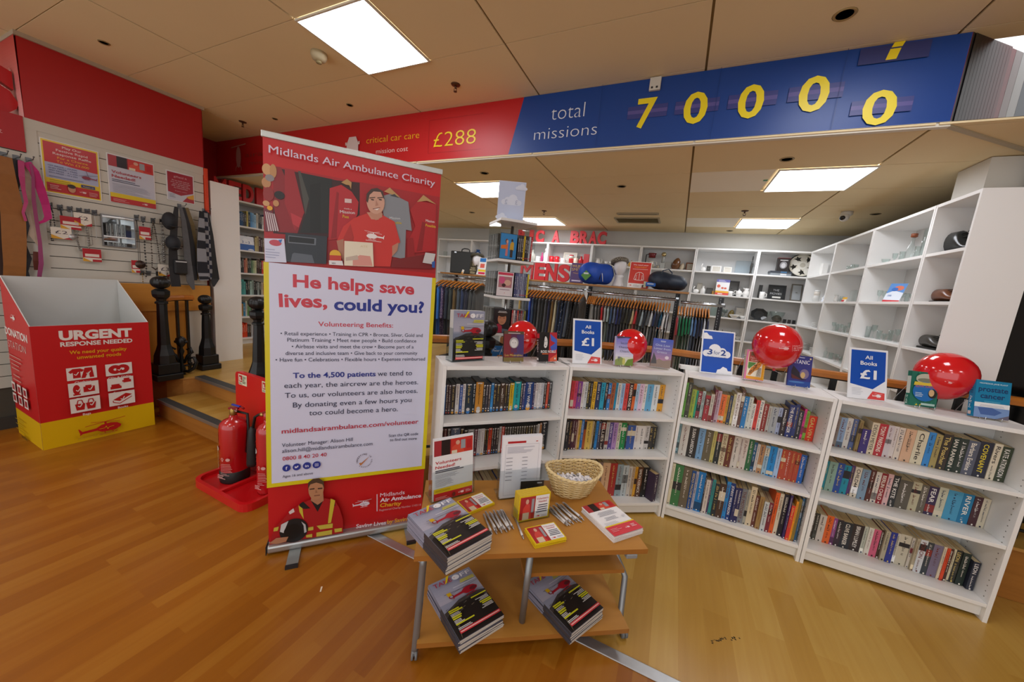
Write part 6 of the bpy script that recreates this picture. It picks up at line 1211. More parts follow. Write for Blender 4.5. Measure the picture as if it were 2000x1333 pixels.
for x in (1010, 1078): p.pe(c6(x, 672), 3.4, 1.4, '4a342e', 10); q6([(x-26, 652), (x+24, 648), (x+24, 656), (x-26, 662)], '5a4036')
q6([(1040, 670), (1060, 720), (1035, 728)], 'b98570'); q6([(1015, 750), (1075, 742), (1050, 764)], 'efe4de'); q6([(1012, 748), (1075, 738), (1076, 744), (1014, 754)], '8a5046')
x, y = p.uv(c6(1025, 985)); heli(p, x, y, .096, 'f0e6e6', True, True); p.bars(x-.04, y-.028, .075, 1, 0, .004, 'e0b0ae')
# till, cards and leaflets on the counter
q6([(260, 955), (620, 990), (612, 1228), (255, 1205)], '2b323b'); q6([(285, 980), (525, 1005), (522, 1065), (285, 1045)], '6a727c'); q6([(292, 988), (510, 1010), (508, 1055), (292, 1036)], '161a1f'); q6([(320, 1140), (335, 1130), (490, 1150), (510, 1220), (305, 1210)], '59616c')
q6([(78, 1005), (250, 1010), (270, 1215), (85, 1208)], 'cfd4ea'); p.pe(c6(175, 1045), 12, 6, 'c04a5a'); q6([(200, 1020), (235, 1015), (220, 1050)], '3a70b8'); p.bars(*p.uv(c6(90, 1100)), .06, 4, .012, .003, '9aa0c0')
p.pe(c6(690, 1150), 11, 10, 'dfb02a'); q6([(640, 1150), (742, 1155), (742, 1200), (640, 1195)], 'c03a2a'); q6([(636, 1195), (750, 1200), (760, 1240), (636, 1232)], 'e0dfe2'); p.pt('NDS', c6(660, 1226), c6(692, 1228), 3, '3a3f55', .02)
q6([(768, 1028), (1012, 1045), (1020, 1250), (766, 1240)], 'e6dcc6'); q6([(840, 1190), (900, 1150), (990, 1160), (1012, 1245), (840, 1240)], 'd8968a'); q6([(780, 1170), (880, 1150), (890, 1190), (780, 1200)], 'c4b2a4'); p.pt('ATE', c6(905, 1082), c6(968, 1086), 4, 'd8c8a0')
q6([(1465, 1128), (1552, 1140), (1530, 1230), (1440, 1215)], 'c9c9ca'); q6([(1520, 1210), (1548, 1200), (1545, 1262), (1520, 1255)], '2a5aa8')
p.pt('Midlands Air Ambulance Charity', (527, 300.8), (847.7, 366), 15.8, 'd9cfe4', .018)
# yellow frame and white sheet
zy0, zy1 = zz((527.4, 949)), zz((522, 512.5)); p.rect(0, zy0, BW, zy1-zy0, YEL); p.rect(.021, zz((540, 940)), BW-.042, zy1-zz((540, 940))+.0, PALE)
TXT = [('He helps save', (573.6, 560), (807.7, 575), 25, 'c83a4c', .03), ('lives,', (547, 598.4), (640, 600), 26, 'c83a4c', .03), ('could you?', (652.9, 604.4), (826.4, 610.4), 24, BLU, .03), ('Volunteering Benefits:', (622.4, 636.4), (766.9, 639), 9.6, 'c83a52', .01),
 ('• Retail experience • Training in CPR • Bronze, Silver, Gold and', (549.6, 653.7), (824, 657.3), 7.8, INK, 0), ('Platinum Training • Meet new people • Build confidence', (562.8, 666.1), (811.8, 668), 7.8, INK, 0), ('• Airbase visits and meet the crew • Become part of a', (571.2, 678.9), (806.5, 679.6), 7.8, INK, 0),
 ('diverse and inclusive team • Give back to your community', (559.2, 692), (813.7, 691.6), 7.8, INK, 0), ('• Have fun • Celebrations • Flexible hours • Expenses reimbursed', (540, 704.8), (828.6, 702.9), 7.8, INK, 0),
 ('To the 4,500 patients', (573.6, 736.5), (733.3, 732.9), 10.5, BLU, .02), ('we tend to', (736.9, 732.8), (803.6, 731.2), 10.3, INK, 0), ('each year, the aircrew are the heroes.', (556.8, 755.7), (815.4, 748.5), 10.3, INK, 0), ('To us, our volunteers are also heroes.', (558, 774.9), (814.2, 765.3), 10.3, INK, 0),
 ('By donating even a few hours you', (573.6, 793.4), (802.2, 782.8), 10.3, INK, 0), ('too could become a hero.', (604.8, 808.5), (775.8, 800.6), 10.3, INK, 0), ('midlandsairambulance.com/volunteer', (551.9, 843.7), (815.8, 824.4), 9.6, 'b8243e', .01),
 ('Volunteer Manager: Alison Hill', (552.3, 869.8), (689, 858), 7.6, INK, 0), ('alison.hill@midlandsairambulance.com', (552.6, 881), (727, 866.3), 7.6, INK, 0), ('0800 8 40 20 40', (553.7, 895.8), (638.6, 887.2), 7.6, 'b8243e', .005), ('Ages 16 and above', (553.5, 929), (612.3, 922), 5, INK, 0),
 ('Scan the QR code', (758.4, 850.5), (815.3, 846.5), 5.4, INK, .005), ('to find out more', (760.7, 858.6), (812.3, 855.6), 5.4, INK, .005)]
for a in TXT: p.pt(*a)
for k, (x, y) in enumerate(((561.2, 910), (580.9, 907.7), (600.7, 905.3), (619.5, 903.5))):
    p.pe((x, y), 7.8, 6.6, BLU, 20); u, v = p.uv((x, y))
    if k == 0: p.text('f', u-.004, v-.009, .018, PALE, 'l', None, .03)
    if k == 1: p.poly([(u-.009, v-.005), (u-.002, v-.007), (u+.007, v-.001), (u+.009, v+.006), (u+.003, v+.007), (u-.001, v+.001), (u-.008, v+.006)], PALE)
    if k == 2: p.text('in', u-.0085, v-.007, .014, PALE, 'l', .017, .03)
    if k == 3: p.rect(u-.008, v-.008, .016, .016, PALE); p.rect(u-.0062, v-.0062, .0124, .0124, BLU); p.ell(u, v, .0042, .0042, PALE); p.ell(u, v, .0024, .0024, BLU)
u, v = p.uv((711.9, 895.3))
for w_, a0, da, n_ in (('INVESTING', 195, -14.5, 0), (' IN VOLUNTEERS', 64, -15, 0)):
    for i, ch in enumerate(w_):
        if ch == ' ': continue
        a = math.radians(a0+da*i); p.text(ch, u+.034*math.cos(a), v+.034*math.sin(a), .0095 if w_[0] == 'I' else .0075, '3a2f4a', 'c', None, .02, a-PI/2)
p.poly([(u-.028, v-.014), (u-.019, v-.026), (u+.026, v+.026), (u-.018, v-.012), (u-.024, v-.008)], 'b8743a')
# foot of the banner: crew member, mark and name
def q8(pts, c): return p.pp([c8(*k) for k in pts], c)
q8([(80, 1100), (120, 970), (240, 840), (330, 765), (430, 725), (520, 715), (620, 735), (660, 800), (690, 900), (690, 1005), (300, 1066)], 'a61a20'); q8([(240, 830), (280, 800), (290, 830), (250, 850)], 'd8c9c9')
q8([(420, 730), (480, 760), (530, 700), (525, 740), (480, 830)], '16161a'); q8([(330, 765), (360, 745), (420, 800), (380, 805), (330, 800)], '1a1a1c'); q8([(580, 745), (622, 728), (625, 780), (590, 790)], '1a1a1c')
q8([(322, 775), (355, 800), (365, 890), (330, 830)], 'c9b83a'); q8([(588, 720), (625, 735), (590, 920), (565, 925)], 'c9b83a')
for a in ([(120, 960), (160, 950), (150, 985), (115, 990)], [(470, 945), (605, 925), (603, 962), (500, 975)], [(470, 1000), (600, 978), (598, 1015), (470, 1035)], [(385, 960), (445, 950), (445, 978), (400, 985)], [(385, 1020), (435, 1010), (435, 1038), (385, 1040)], [(618, 970), (680, 962), (682, 990), (622, 1000)]): q8(a, 'c4b447')
q8([(430, 660), (525, 660), (530, 735), (480, 770), (425, 735)], 'b07c5e'); p.pe(c8(468, 640), 14.5, 20, 'b5825f', 24); q8([(400, 640), (403, 585), (440, 555), (490, 548), (530, 575), (536, 640), (520, 600), (470, 585), (420, 600)], '4a3626'); q8([(415, 636), (455, 630), (455, 640), (415, 645)], '3a2a22'); q8([(482, 630), (520, 627), (520, 637), (482, 640)], '3a2a22'); q8([(466, 640), (480, 668), (460, 670)], '9a6a4c'); q8([(450, 690), (500, 684), (498, 692), (452, 697)], '84503e')
p.pe(c8(285, 980), 27, 22.5, '16171a', 28); q8([(170, 990), (180, 930), (240, 900), (215, 960), (230, 1010)], 'c9cacd'); p.pe(c8(275, 990), 17, 15, '060607', 24); q8([(345, 905), (380, 930), (390, 990), (370, 1000), (365, 940)], 'b9babd'); q8([(80, 1085), (140, 1040), (240, 1030), (220, 1070), (150, 1090)], 'b07c5e')
x, y = p.uv(c8(850, 760)); heli(p, x, y, .10, 'd8cfdc', False, True, '8a2a40'); p.pp([c8(967, 680), c8(974, 679), c8(974, 820), c8(967, 821)], 'd8cfdc')
for a in (('Midlands', (741.4, 963.5), (788.6, 957.8), 7.6, 'dfd6e2', 0), ('Air Ambulance', (741.4, 973.2), (820, 964), 7.4, 'e6dde8', .03), ('Charity', (741, 983), (782, 978.6), 7.4, 'e0a02a', .03), ('Registered Charity Number 1143118', (740, 990.7), (819.8, 980), 4, 'c9a8b0', 0), ('Saving Lives', (695.3, 1023), (752.6, 1015.8), 7.6, 'dfd6e2', .02), ('by Saving Time', (754.9, 1014.6), (824, 1004.2), 7.6, 'e0a02a', .02)): p.pt(*a)
o = p.obj('printed_front', bt)
# ================================================================ donation box
dx0, dx1, dy0, dy1 = -4.645, -4.105, .815, 1.44; HF, HB = .935, 1.255
db = thing('donation_box', 'red and yellow cardboard donation box with an open white slanted top', 'donation box', (dx1, dy0, 0), 0); o_ = Vector((dx1, dy0, 0)); W_, L_ = dx0-dx1, dy1-dy0
card = mat('c9cbc9', .6); cr, cy_ = mat('bf171b', .42), mat('cfa604', .42)
def panel(name, pts, outer, th):
    b = MB(); v = [Vector(q) for q in pts]; n = (v[1]-v[0]).cross(v[2]-v[0]).normalized()*th; k = len(v)
    b.add(v, [tuple(range(k))], outer); b.add([q-n for q in v], [tuple(reversed(range(k)))], card); b.add(v+[q-n for q in v], [(i, (i+1) % k, k+(i+1) % k, k+i) for i in range(k)][::1], mat('e0e0dc', .6))
    return b.obj(name, db)
panel('front_panel', [(0, 0, 0), (0, L_, 0), (0, L_, HF), (0, 0, HF)], cr, .006); panel('side_panel', [(W_, 0, 0), (-.0065, 0, 0), (-.0065, 0, HF), (W_, 0, HB)], cr, .006); panel('side_panel', [(-.0065, L_, 0), (W_, L_, 0), (W_, L_, HB), (-.0065, L_, HF)], cr, .006); panel('back_panel', [(W_-.0005, L_-.0065, 0), (W_-.0005, .0065, 0), (W_-.0005, .0065, HB), (W_-.0005, L_-.0065, HB)], card, .006)
b = MB(); b.box((W_/2, L_/2, .45), (-W_-.02, L_-.02, .01), card); b.obj('inner_floor', db)
p = Px((dx1, dy0, 0), (0, 1, 0), (0, 0, 1), .0005, .4); p.M = frame((0, 0, 0), (0, 1, 0), (0, 0, 1)); c3 = lambda x, y: (x/3.509, 520+y/3.509)
p.rect(0, 0, L_, HF, 'bf171b'); p.rect(0, 0, L_, .212, 'd6ae08'); W1 = 'e2dcd6'
for a in (('URGENT', (405, 508), (905, 480), 18, W1, .05), ('RESPONSE NEEDED', (413, 553), (907, 522), 8.6, W1, .035), ('We need your quality', (475, 605), (868, 576), 7, 'e0a01c', .02), ('unwanted goods', (528, 638), (830, 612), 7, 'e0a01c', .02)): p.pt(a[0], c3(*a[1]), c3(*a[2]), *a[3:])
IC = {'Clothing': (450, 665, 695, 775), 'CDs & DVDs': (717, 905, 668, 745), 'Electrical': (460, 677, 800, 882), 'Furniture': (727, 912, 765, 842), 'Bags': (470, 684, 905, 985), 'Books': (733, 917, 862, 940)}
for k, (x0, x1, y0, y1) in IC.items():
    a, c_ = p.uv(c3(x0, y0+8)), p.uv(c3(x1, y1-12)); w_, h_ = c_[0]-a[0], a[1]-c_[1]; X, Y = a[0], c_[1]; p.rect(X, Y, w_, h_, W1); R_ = 'b3171b'
    if k == 'Clothing': p.poly([(X+w_*q, Y+h_*s) for q, s in ((.06, .7), (.2, .9), (.45, .9), (.58, .75), (.5, .6), (.45, .65), (.45, .15), (.2, .15), (.2, .6), (.12, .55))], R_); p.poly([(X+w_*q, Y+h_*s) for q, s in ((.6, .9), (.85, .9), (.9, .1), (.75, .1), (.72, .6), (.6, .1), (.46, .1))], R_)
    elif k == 'CDs & DVDs':
        for q in (.35, .64): p.ell(X+w_*q, Y+h_*.5, w_*.25, h_*.38, R_); p.ell(X+w_*q, Y+h_*.5, w_*.06, h_*.1, W1)
    elif k == 'Electrical': p.ell(X+w_*.26, Y+h_*.5, w_*.12, h_*.36, R_); p.rect(X+w_*.14, Y+h_*.1, w_*.24, h_*.1, R_); p.rect(X+w_*.48, Y+h_*.25, w_*.38, h_*.4, R_); p.rect(X+w_*.55, Y+h_*.65, w_*.2, h_*.1, R_)
    elif k == 'Furniture': p.rect(X+w_*.1, Y+h_*.12, w_*.42, h_*.2, R_); p.rect(X+w_*.14, Y+h_*.32, w_*.34, h_*.18, R_); p.rect(X+w_*.56, Y+h_*.55, w_*.34, h_*.2, R_); p.rect(X+w_*.62, Y+h_*.75, w_*.22, h_*.15, R_)
    elif k == 'Bags':
        for q in (.32, .68): p.poly([(X+w_*(q-.17), Y+h_*.6), (X+w_*(q+.17), Y+h_*.6), (X+w_*(q+.13), Y+h_*.15), (X+w_*(q-.13), Y+h_*.15)], R_); p.pl([(X+w_*(q-.1), Y+h_*.6), (X+w_*(q-.06), Y+h_*.85), (X+w_*(q+.06), Y+h_*.85), (X+w_*(q+.1), Y+h_*.6)], h_*.05, R_)
    else: p.poly([(X+w_*.15, Y+h_*.45), (X+w_*.65, Y+h_*.85), (X+w_*.9, Y+h_*.7), (X+w_*.4, Y+h_*.3)], R_); p.pl([(X+w_*.15, Y+h_*.4), (X+w_*.15, Y+h_*.28), (X+w_*.4, Y+h_*.14), (X+w_*.88, Y+h_*.54)], h_*.05, R_)
    for q in ((.3, .7) if k in ('Clothing', 'Bags', 'Electrical') else (.5,)): p.pl([(X+w_*(q-.06), Y+h_*.48), (X+w_*q, Y+h_*.38), (X+w_*(q+.09), Y+h_*.62)], h_*.05, W1)
    p.text(k, X+w_/2, Y-.028, .018, W1, 'c', None, .01)
x, y = p.uv(c3(700, 1098)); heli(p, x, y, .26, 'b3171b', False, True, 'cfa604'); p.text('Midlands Air Ambulance', x-.14, y-.06, .018, 'b9952a', 'l', .2)
p.obj('front_print', db)
p = Px((dx0, dy0, 0), (1, 0, 0), (0, 0, 1), .0005, .4); p.M = frame((W_, 0, 0), (1, 0, 0), (0, 0, 1)); p.poly([(0, 0), (-W_-.0005, 0), (-W_-.0005, HF), (0, HB)], 'bf171b'); p.rect(.0, 0, -W_-.0005, .212, 'd6ae08')
cc = lambda x, y: (x/5.8, 640+y/5.8)
for a in (('DONATION', (65, 65), (315, 178), 14, W1, .03), ('STATION', (102, 215), (300, 303), 14, 'd8c0b8', -.012)): p.pt(a[0], cc(*a[1]), cc(*a[2]), *a[3:])
x, y = p.uv((26, 621)); heli(p, x, y, .11, W1)
u, v = p.uv(cc(105, 300)); p.bars(u, v, .3, 4, .032, .008, 'd08a80', 2, 'c'); p.bars(u+.05, v-.15, .22, 2, .035, .01, 'd08a80', 3, 'c')
for i in range(3):
    for j in range(2): u, v = p.uv(cc(160+i*68+j*18, 690+i*38+j*125)); p.rect(u, v-.01, .085, .075, W1); p.rect(u+.015, v+.004, .055, .045, 'a8343a')
u, v = p.uv(cc(210, 1020)); p.bars(u, v, .3, 3, .04, .006, 'a8880a', 4); p.text('textile', u+.1, v-.13, .03, '5a4a12', 'l', .14, .02)
p.obj('side_print', db)
# ================================================================ fire extinguishers on a red plastic stand
fr = mat('c8141a', .3, 0, .5, coat=.3); SX, SY = -2.80, 1.145
fs = thing('extinguisher_stand', 'red moulded plastic stand holding two fire extinguishers', 'stand', (SX, SY, 0))
def rr(x0, y0, x1, y1, r, n=5):
    o = []
    for cx, cy, a in ((x1-r, y1-r, 0), (x0+r, y1-r, 90), (x0+r, y0+r, 180), (x1-r, y0+r, 270)):
        for k in range(n+1): t_ = math.radians(a+90*k/n); o.append((cx+r*math.cos(t_), cy+r*math.sin(t_)))
    return o
b = MB(); b.prism(rr(0, 0, .60, .335, .07), 0, .028, fr)
def rim(out_, inn):
    n = len(out_); b.add([(x, y, .0282) for x, y in out_]+[(x, y, .052) for x, y in out_]+[(x, y, .052) for x, y in inn]+[(x, y, .0285) for x, y in inn], [q for i in range(n) for q in ((i, (i+1) % n, n+(i+1) % n, n+i), (n+i, n+(i+1) % n, 2*n+(i+1) % n, 2*n+i), (2*n+i, 2*n+(i+1) % n, 3*n+(i+1) % n, 3*n+i))], fr)
rim(rr(0, 0, .6, .335, .07), rr(.022, .022, .578, .313, .06)); b.b2((.287, .022, .028), (.313, .313, .052), fr, None, .004); b.obj('tray', fs)
b = MB(); b.prism([(x, z) for x, z in rr(-.005, .03, .6, .745, .03)], 0, .03, fr, T(0, .315, 0, 0, PI/2)); b.obj('back_panel', fs)
for x, zs in ((.035, .655), (.31, .655)):
    p = Pr(T(x, .2846, zs, 0, PI/2), .0004, .5); p.rect(0, 0, .10, .078, 'd9d8bc'); p.rect(.008, .022, .038, .048, 'b01c20'); p.rect(.014, .028, .012, .03, 'e4e0d0'); p.text('fire', .03, .03, .012, 'e8e0d0', 'l', .014, .02); p.bars(.008, .012, .04, 2, .006, .003, '55604a', 1); p.bars(.055, .062, .036, 6, .009, .004, '3f5a3a', 2); p.obj('instruction_label', fs)
def ext(x, y, H, r, lab, co2):
    t = thing('fire_extinguisher', lab, 'fire extinguisher', (x, y, .0295), 0); b = MB(); fr2 = mat('b8151b', .2, 0, .6, coat=.5)
    hb = H*.80
    b.lathe([(r*.96, .0 if co2 else .06), (r, .02 if co2 else .065), (r, hb*.86), (r*.93, hb*.92), (r*.7, hb*.97), (r*.32, hb), (r*.28, hb+.02)], fr2, None, 28); b.obj('cylinder', t)
    if not co2: b = MB(); b.lathe([(r*1.02, 0), (r*1.04, .01), (r*1.04, .075), (r*1.0, .08)], mat('1a1a1a', .5), None, 28); b.obj('base_ring', t)
    b = MB(); b.lathe([(.018, hb+.018), (.022, hb+.03), (.02, hb+.07), (.012, hb+.075)], mat('a98a4a', .3, .8) if not co2 else fr2, None, 12); b.obj('valve', t)
    b = MB(); b.box((.01, -.01, hb+.07), (.06, .018, .012), mat('8f1519', .35), T(0, 0, 0, .5)); b.tube([(.0, 0, hb+.06), (.05, .02, hb+.085), (.07, .03, hb+.07)], .007, mat('8f1519', .35)); b.tube([(.03+.012*math.cos(k), .0, hb+.06+.012*math.sin(k)) for k in range(7)], .002, chrome); b.obj('handle', t)
    b = MB(); b.box((-.03, -.012, hb+.095), (.06, .012, .008), mat('2a3fb0', .4), T(0, 0, 0, .3, 0, .12)); b.obj('safety_tag', t)
    b = MB()
    if co2: b.tube([(-.02, 0, hb+.045), (-.06, -.01, hb+.045), (-.095, -.02, hb+.02), (-.11, -.025, hb-.06)], .009, mat('161616', .5)); b.cyl((-.03, -.003, hb+.045), (-.055, -.008, hb+.045), .013, mat('b99a5a', .25, .9)); b.lathe([(.034, hb-.32), (.036, hb-.3), (.03, hb-.16), (.022, hb-.08), (.012, hb-.05)], mat('17181a', .5), T(-.115, -.027, 0), 16); b.obj('horn', t)
    else: b.tube([(0, .02, hb+.04), (.05, .06, hb+.02), (.075, .05, hb-.1), (.085, .035, .2)], .009, mat('161616', .5)); b.obj('hose', t)
    p = Pr(I4, .0005, .35, lambda u, v, z: ((r+.0008+z)*math.sin(u/r+.05), -(r+.0008+z)*math.cos(u/r+.05), v))
    L0 = 'd9a8a4'
    if not co2:
        p.rect(-r*1.25, hb*.66, r*.8, .06, 'd8ceb4'); p.text('foam', -r*1.2, hb*.68, .028, '9a1c22', 'l', r*.7, .03); p.bars(-r*1.2, hb*.62, r*.7, 7, .03, .006, 'd8c8b8', 2); p.rect(-r*.38, hb*.22, .004, hb*.34, 'e0d8cc'); p.ell(-r*.36, hb*.56, .017, .017, 'd8d8d6'); p.text('1', -r*.36, hb*.56-.009, .018, '3a3a44', 'c', None, .0)
    else:
        p.rect(-r*1.3, hb*.56, r*1.1, .06, '131314'); p.ell(-r*.45, hb*.56+.032, .02, .02, 'd8d8d6'); p.text('2', -r*.45, hb*.56+.022, .02, '3a3a44', 'c'); p.text('CO2', -r*1.25, hb*.58, .03, 'e4e0d8', 'l', r*.42, .02); p.text('chubb', -r*1.1, hb*.75, .014, L0) if 0 else p.bars(-r*1., hb*.74, r*.8, 2, .014, .007, L0, 3); p.bars(-r*1.1, hb*.5, r*.4, 5, .03, .005, L0, 4)
    p.bars(r*.1, hb*.32, r*.8, 8, .011, .003, L0, 5); p.pl([(r*.2, hb*.42), (r*.28, hb*.38), (r*.36, hb*.42), (r*.28, hb*.44), (r*.2, hb*.42)], .003, L0); p.ell(r*.65, hb*.41, .011, .011, L0); p.bars(-r*.2, hb*.14, r*.8, 3, .01, .005, L0, 7); p.obj('label', t); return t
ext(-2.615, 1.315, .555, .083, 'wide red fire extinguisher numbered 1 with black base ring', False)
ext(-2.295, 1.345, .60, .062, 'slim red gas fire extinguisher numbered 2 with a black horn', True)
# ================================================================ leaflet table and everything on it
TA = math.radians(33.8); TO = Vector((-.764, .973, 0)); TZ = .48
def tl(x, y, z=0.): return Vector((TO.x+x*math.cos(TA)-y*math.sin(TA), TO.y+x*math.sin(TA)+y*math.cos(TA), z))
tb = thing('leaflet_table', 'low oak-effect table with grey metal legs and lower shelves', 'table', TO, TA)
oakt = wood(['b07a34', 'b9823a', 'c28c44'], 'X', .3, 3., .35); oake = mat('a0682a', .45, noise=.1, scale=12)
def board(name, x0, y0, x1, y1, z1, th=.022):
    b = MB(); b.b2((x0, y0, z1-th), (x1, y1, z1-.0006), oake); b.add([(x0, y0, z1), (x1, y0, z1), (x1, y1, z1), (x0, y1, z1)], [(0, 1, 2, 3)], oakt); b.b2((x0, y0, z1-.0006), (x1, y1, z1-.0002), oake); return b.obj(name, tb)
board('table_top', 0, 0, .97, .53, TZ); board('lower_shelf', .03, -.012, .935, .45, .10); board('middle_shelf', .452, .045, .905, .44, .345, .018)
gm = mat('8d9092', .35, .6)
for k, pts in enumerate((((.022, .016, .022), (.03, .02, .25), (.035, .03, .457)), ((.022, .45, .022), (.03, .45, .25), (.035, .47, .457)), ((.93, .06, .06), (.985, .16, .2), (.93, .28, .34), (.90, .36, .457)), ((.945, .42, .02), (.96, .42, .25), (.95, .45, .457)))):
    P = [Vector(q) for q in pts]; Q = []
    for i in range(13):
        t_ = i/12*(len(P)-1); j = min(int(t_), len(P)-2); f = t_-j; Q.append(P[j].lerp(P[j+1], f*f*(3-2*f) if len(P) > 3 else f))
    b = MB(); b.tube(Q, .014, gm, None, 12); b.obj('leg', tb)
b = MB(); b.cyl((.468, .055, .10), (.462, .02, .457), .014, gm, None, 12); b.obj('shelf_support', tb)
for x, y in ((.022, .016), (.022, .45), (.945, .04), (.945, .42)):
    b = MB(); b.cyl((x-.012, y, .022), (x-.003, y, .022), .0218, mat('6f7274', .4), None, 14); b.cyl((x+.003, y, .022), (x+.012, y, .022), .0218, mat('6f7274', .4), None, 14); b.box((x, y, .034), (.02, .028, .022), mat('808385', .4), None, .004); b.obj('caster', tb)
b = MB(); b.box((.90, .012, TZ-.033), (.05, .03, .02), mat('8c8f90', .4), None, .004); b.obj('bracket', tb)
# --- magazines: real piles, each magazine its own
def mag(C, ang, z, i, lab, grp, top, skew=0., c='dddcd6'):
    b = MB(); w_, h_, t_ = .21, .297, .0066
    b.box((w_/2, -h_/2, t_/2), (w_-.0006, h_, t_*.86), mat('d6d3c9', .6)); cm = mat('585560', .35)
    b.b2((0, -h_, 0), (w_, 0, .0004), cm); b.b2((-.0004, -h_, 0), (0, 0, t_), mat('3f3c40', .4)); b.add([(-.0006, 0, 0), (-.0006, 0, t_), (-.0006, -h_*.45, t_), (-.0006, -h_*.45, 0)], [(0, 1, 2, 3)], mat('8e90a4', .4)); b.b2((0, -h_, t_-.0004), (w_, 0, t_), cm)
    o = b.obj('magazine', None, (C.x, C.y, z), (0, 0, ang)); tag(o, lab, 'magazine', grp)
    if top: p = Pr(T(0, -h_, t_), .0002, .28); takeoff(p, w_, h_); p.obj('front_cover', o)
def pile(TL, ang, z0, n, lab, grp, spread, seed):
    r = random.Random(seed); C = TL.copy()
    for i in range(n):
        k = n-1-i; d = Vector((r.uniform(-1, 1)*spread, r.uniform(-1, 1)*spread, 0))
        mag(C+d if i < n-1 else C, TA+ang+(r.uniform(-.02, .02) if i < n-1 else 0), z0+.0006+i*.0069, i, lab if i == n-1 else 'magazine lower in '+grp, None if i == n-1 else grp, i == n-1)
a1 = math.radians(34.7); pile(tl(-.045, .149), a1, TZ, 10, 'topmost helicopter magazine of the pile on the table top', 'the magazine pile on the table top corner', .002, 3)
a2 = math.radians(28); pile(tl(.055, .195), a2, .10, 9, 'topmost helicopter magazine of the left pile on the lower shelf', 'the left magazine pile on the lower shelf', .003, 5)
mag(tl(.055, .185), TA+a2-.09, .10+.0006+9*.0069, 9, 'x', None, False) if 0 else None
a3 = math.radians(30); pile(tl(.50, .195), a3, .10, 8, 'topmost helicopter magazine of the right pile on the lower shelf', 'the right magazine pile on the lower shelf', .003, 8)
# --- acrylic leaflet holders
def mini_photo(p, x, y, w, h, s=1):
    p.rect(x, y, w, h, '8a1f26'); p.rect(x, y, w*.18, h, 'a8323a'); p.rect(x+w*.18, y, w*.22, h, '241a1c'); p.rect(x+w*.42, y, w*.58, h, 'c8342c'); p.poly([(x+w*.42, y), (x+w*.46, y+h*.45), (x+w*.55, y+h*.6), (x+w*.7, y+h*.55), (x+w*.78, y)], 'd8503a'); p.ell(x+w*.6, y+h*.7, w*.055, h*.15, 'd8a48c', 14); p.rect(x+w*.68, y+h*.25, w*.12, h*.6, '9a9ea4'); p.rect(x+w*.84, y+h*.2, w*.12, h*.6, 'b8242a'); p.rect(x+w*.44, y, w*.14, h*.22, 'e0d2b8')
def vol_a4(p, w, h):
    p.rect(0, 0, w, h, 'f1f1f1'); mini_photo(p, w*.02, h*.73, w*.96, h*.25); p.text('Volunteers', w*.05, h*.60, h*.05, 'c22a30', 'l', w*.64, .012); p.text('Needed!', w*.05, h*.525, h*.05, 'c22a30', 'l', w*.48, .012); p.bars(w*.05, h*.485, w*.6, 1, 0, h*.014, '3a3f50'); p.bars(w*.05, h*.458, w*.7, 1, 0, h*.014, '3a3f50', 3); p.bars(w*.05, h*.42, w*.8, 4, h*.018, h*.005, '9a9ca4', 4); p.bars(w*.05, h*.34, w*.45, 7, h*.018, h*.005, '9a9ca4', 5)
    p.poly([(w*.02, h*.1), (w*.98, h*.12), (w*.98, h*.2), (w*.02, h*.2)], 'e6c81a'); p.rect(w*.02, h*.01, w*.96, h*.115, 'c8262c'); p.bars(w*.05, h*.17, w*.4, 2, h*.018, h*.007, 'a08a20', 6); p.text('Voice', w*.84, h*.15, h*.016, '6a5a10', 'l', w*.1) if 0 else None; heli(p, w*.7, h*.065, w*.16, 'f0dada'); p.bars(w*.8, h*.08, w*.15, 3, h*.016, h*.006, 'f0c9c9'); p.bars(w*.05, h*.06, w*.4, 3, h*.016, h*.006, 'e0a0a0', 7); p.ell(w*.5, h*.06, w*.04, h*.035, '6a2a26')
def form_a4(p, w, h):
    p.rect(0, 0, w, h, 'f0eff4'); p.rect(w*.12, h*.9, w*.46, h*.035, 'b8242c'); p.ell(w*.86, h*.92, w*.03, h*.008, 'c8503a'); p.pl([(w*.08, h*.05), (w*.08, h*.88), (w*.92, h*.88), (w*.92, h*.05), (w*.08, h*.05)], w*.004, '9a98a8'); p.bars(w*.12, h*.84, w*.7, 8, h*.014, h*.004, 'a0a0b0', 2)
    for y in (.66, .6, .54, .48, .42, .36, .3): p.bars(w*.1, h*y, w*.16, 1, 0, h*.007, '6a6a7c', int(y*99)); p.bars(w*.5, h*y, w*.14, 1, 0, h*.007, '6a6a7c', int(y*77))
def holder(A, B_, lab, draw, n, plab, grp, ph=.297, lean=.12):
    d = B_-A; a = math.atan2(d.y, d.x); C = (A+B_)/2; t = thing('leaflet_holder', lab, 'leaflet holder', (C.x, C.y, TZ+.0008), a); ac = clear('f6f8f9', .25); hh = .15
    b = MB(); M = T(0, 0, 0, 0, -lean); b.b2((-.112, 0, 0), (.112, .035, .003), ac); b.b2((-.112, -.003, .003), (.112, 0, hh), ac, M); b.b2((-.115, 0, .003), (-.112, .035, hh*1.2), ac, M); b.b2((.112, 0, .003), (.115, .035, hh*1.2), ac, M); b.b2((-.112, .035, .0), (.112, .038, .22), ac, M); b.b2((-.11, .04, 0), (.11, .1, .003), ac); b.obj('acrylic_body', t)
    for i in range(n):
        o_ = MB(); MM = M @ T(((i*7) % 3-1)*.001, .003+i*.0045, .006+((i*5) % 3)*.003); o_.box((0, .0018, ph/2), (.21, .0034, ph), mat('e6e6ea', .6), MM)
        o = o_.obj('leaflet', None, (C.x, C.y, TZ+.0008), (0, 0, a)); tag(o, plab if i == 0 else 'white sheet tucked behind in '+grp, 'leaflet', None if i == 0 else 'sheets in '+grp)
        if i == 0: p = Pr(MM @ T(-.105, -.0001, 0, 0, PI/2), .0002, .35); draw(p, .21, ph); p.obj('printed_face', o)
    return t
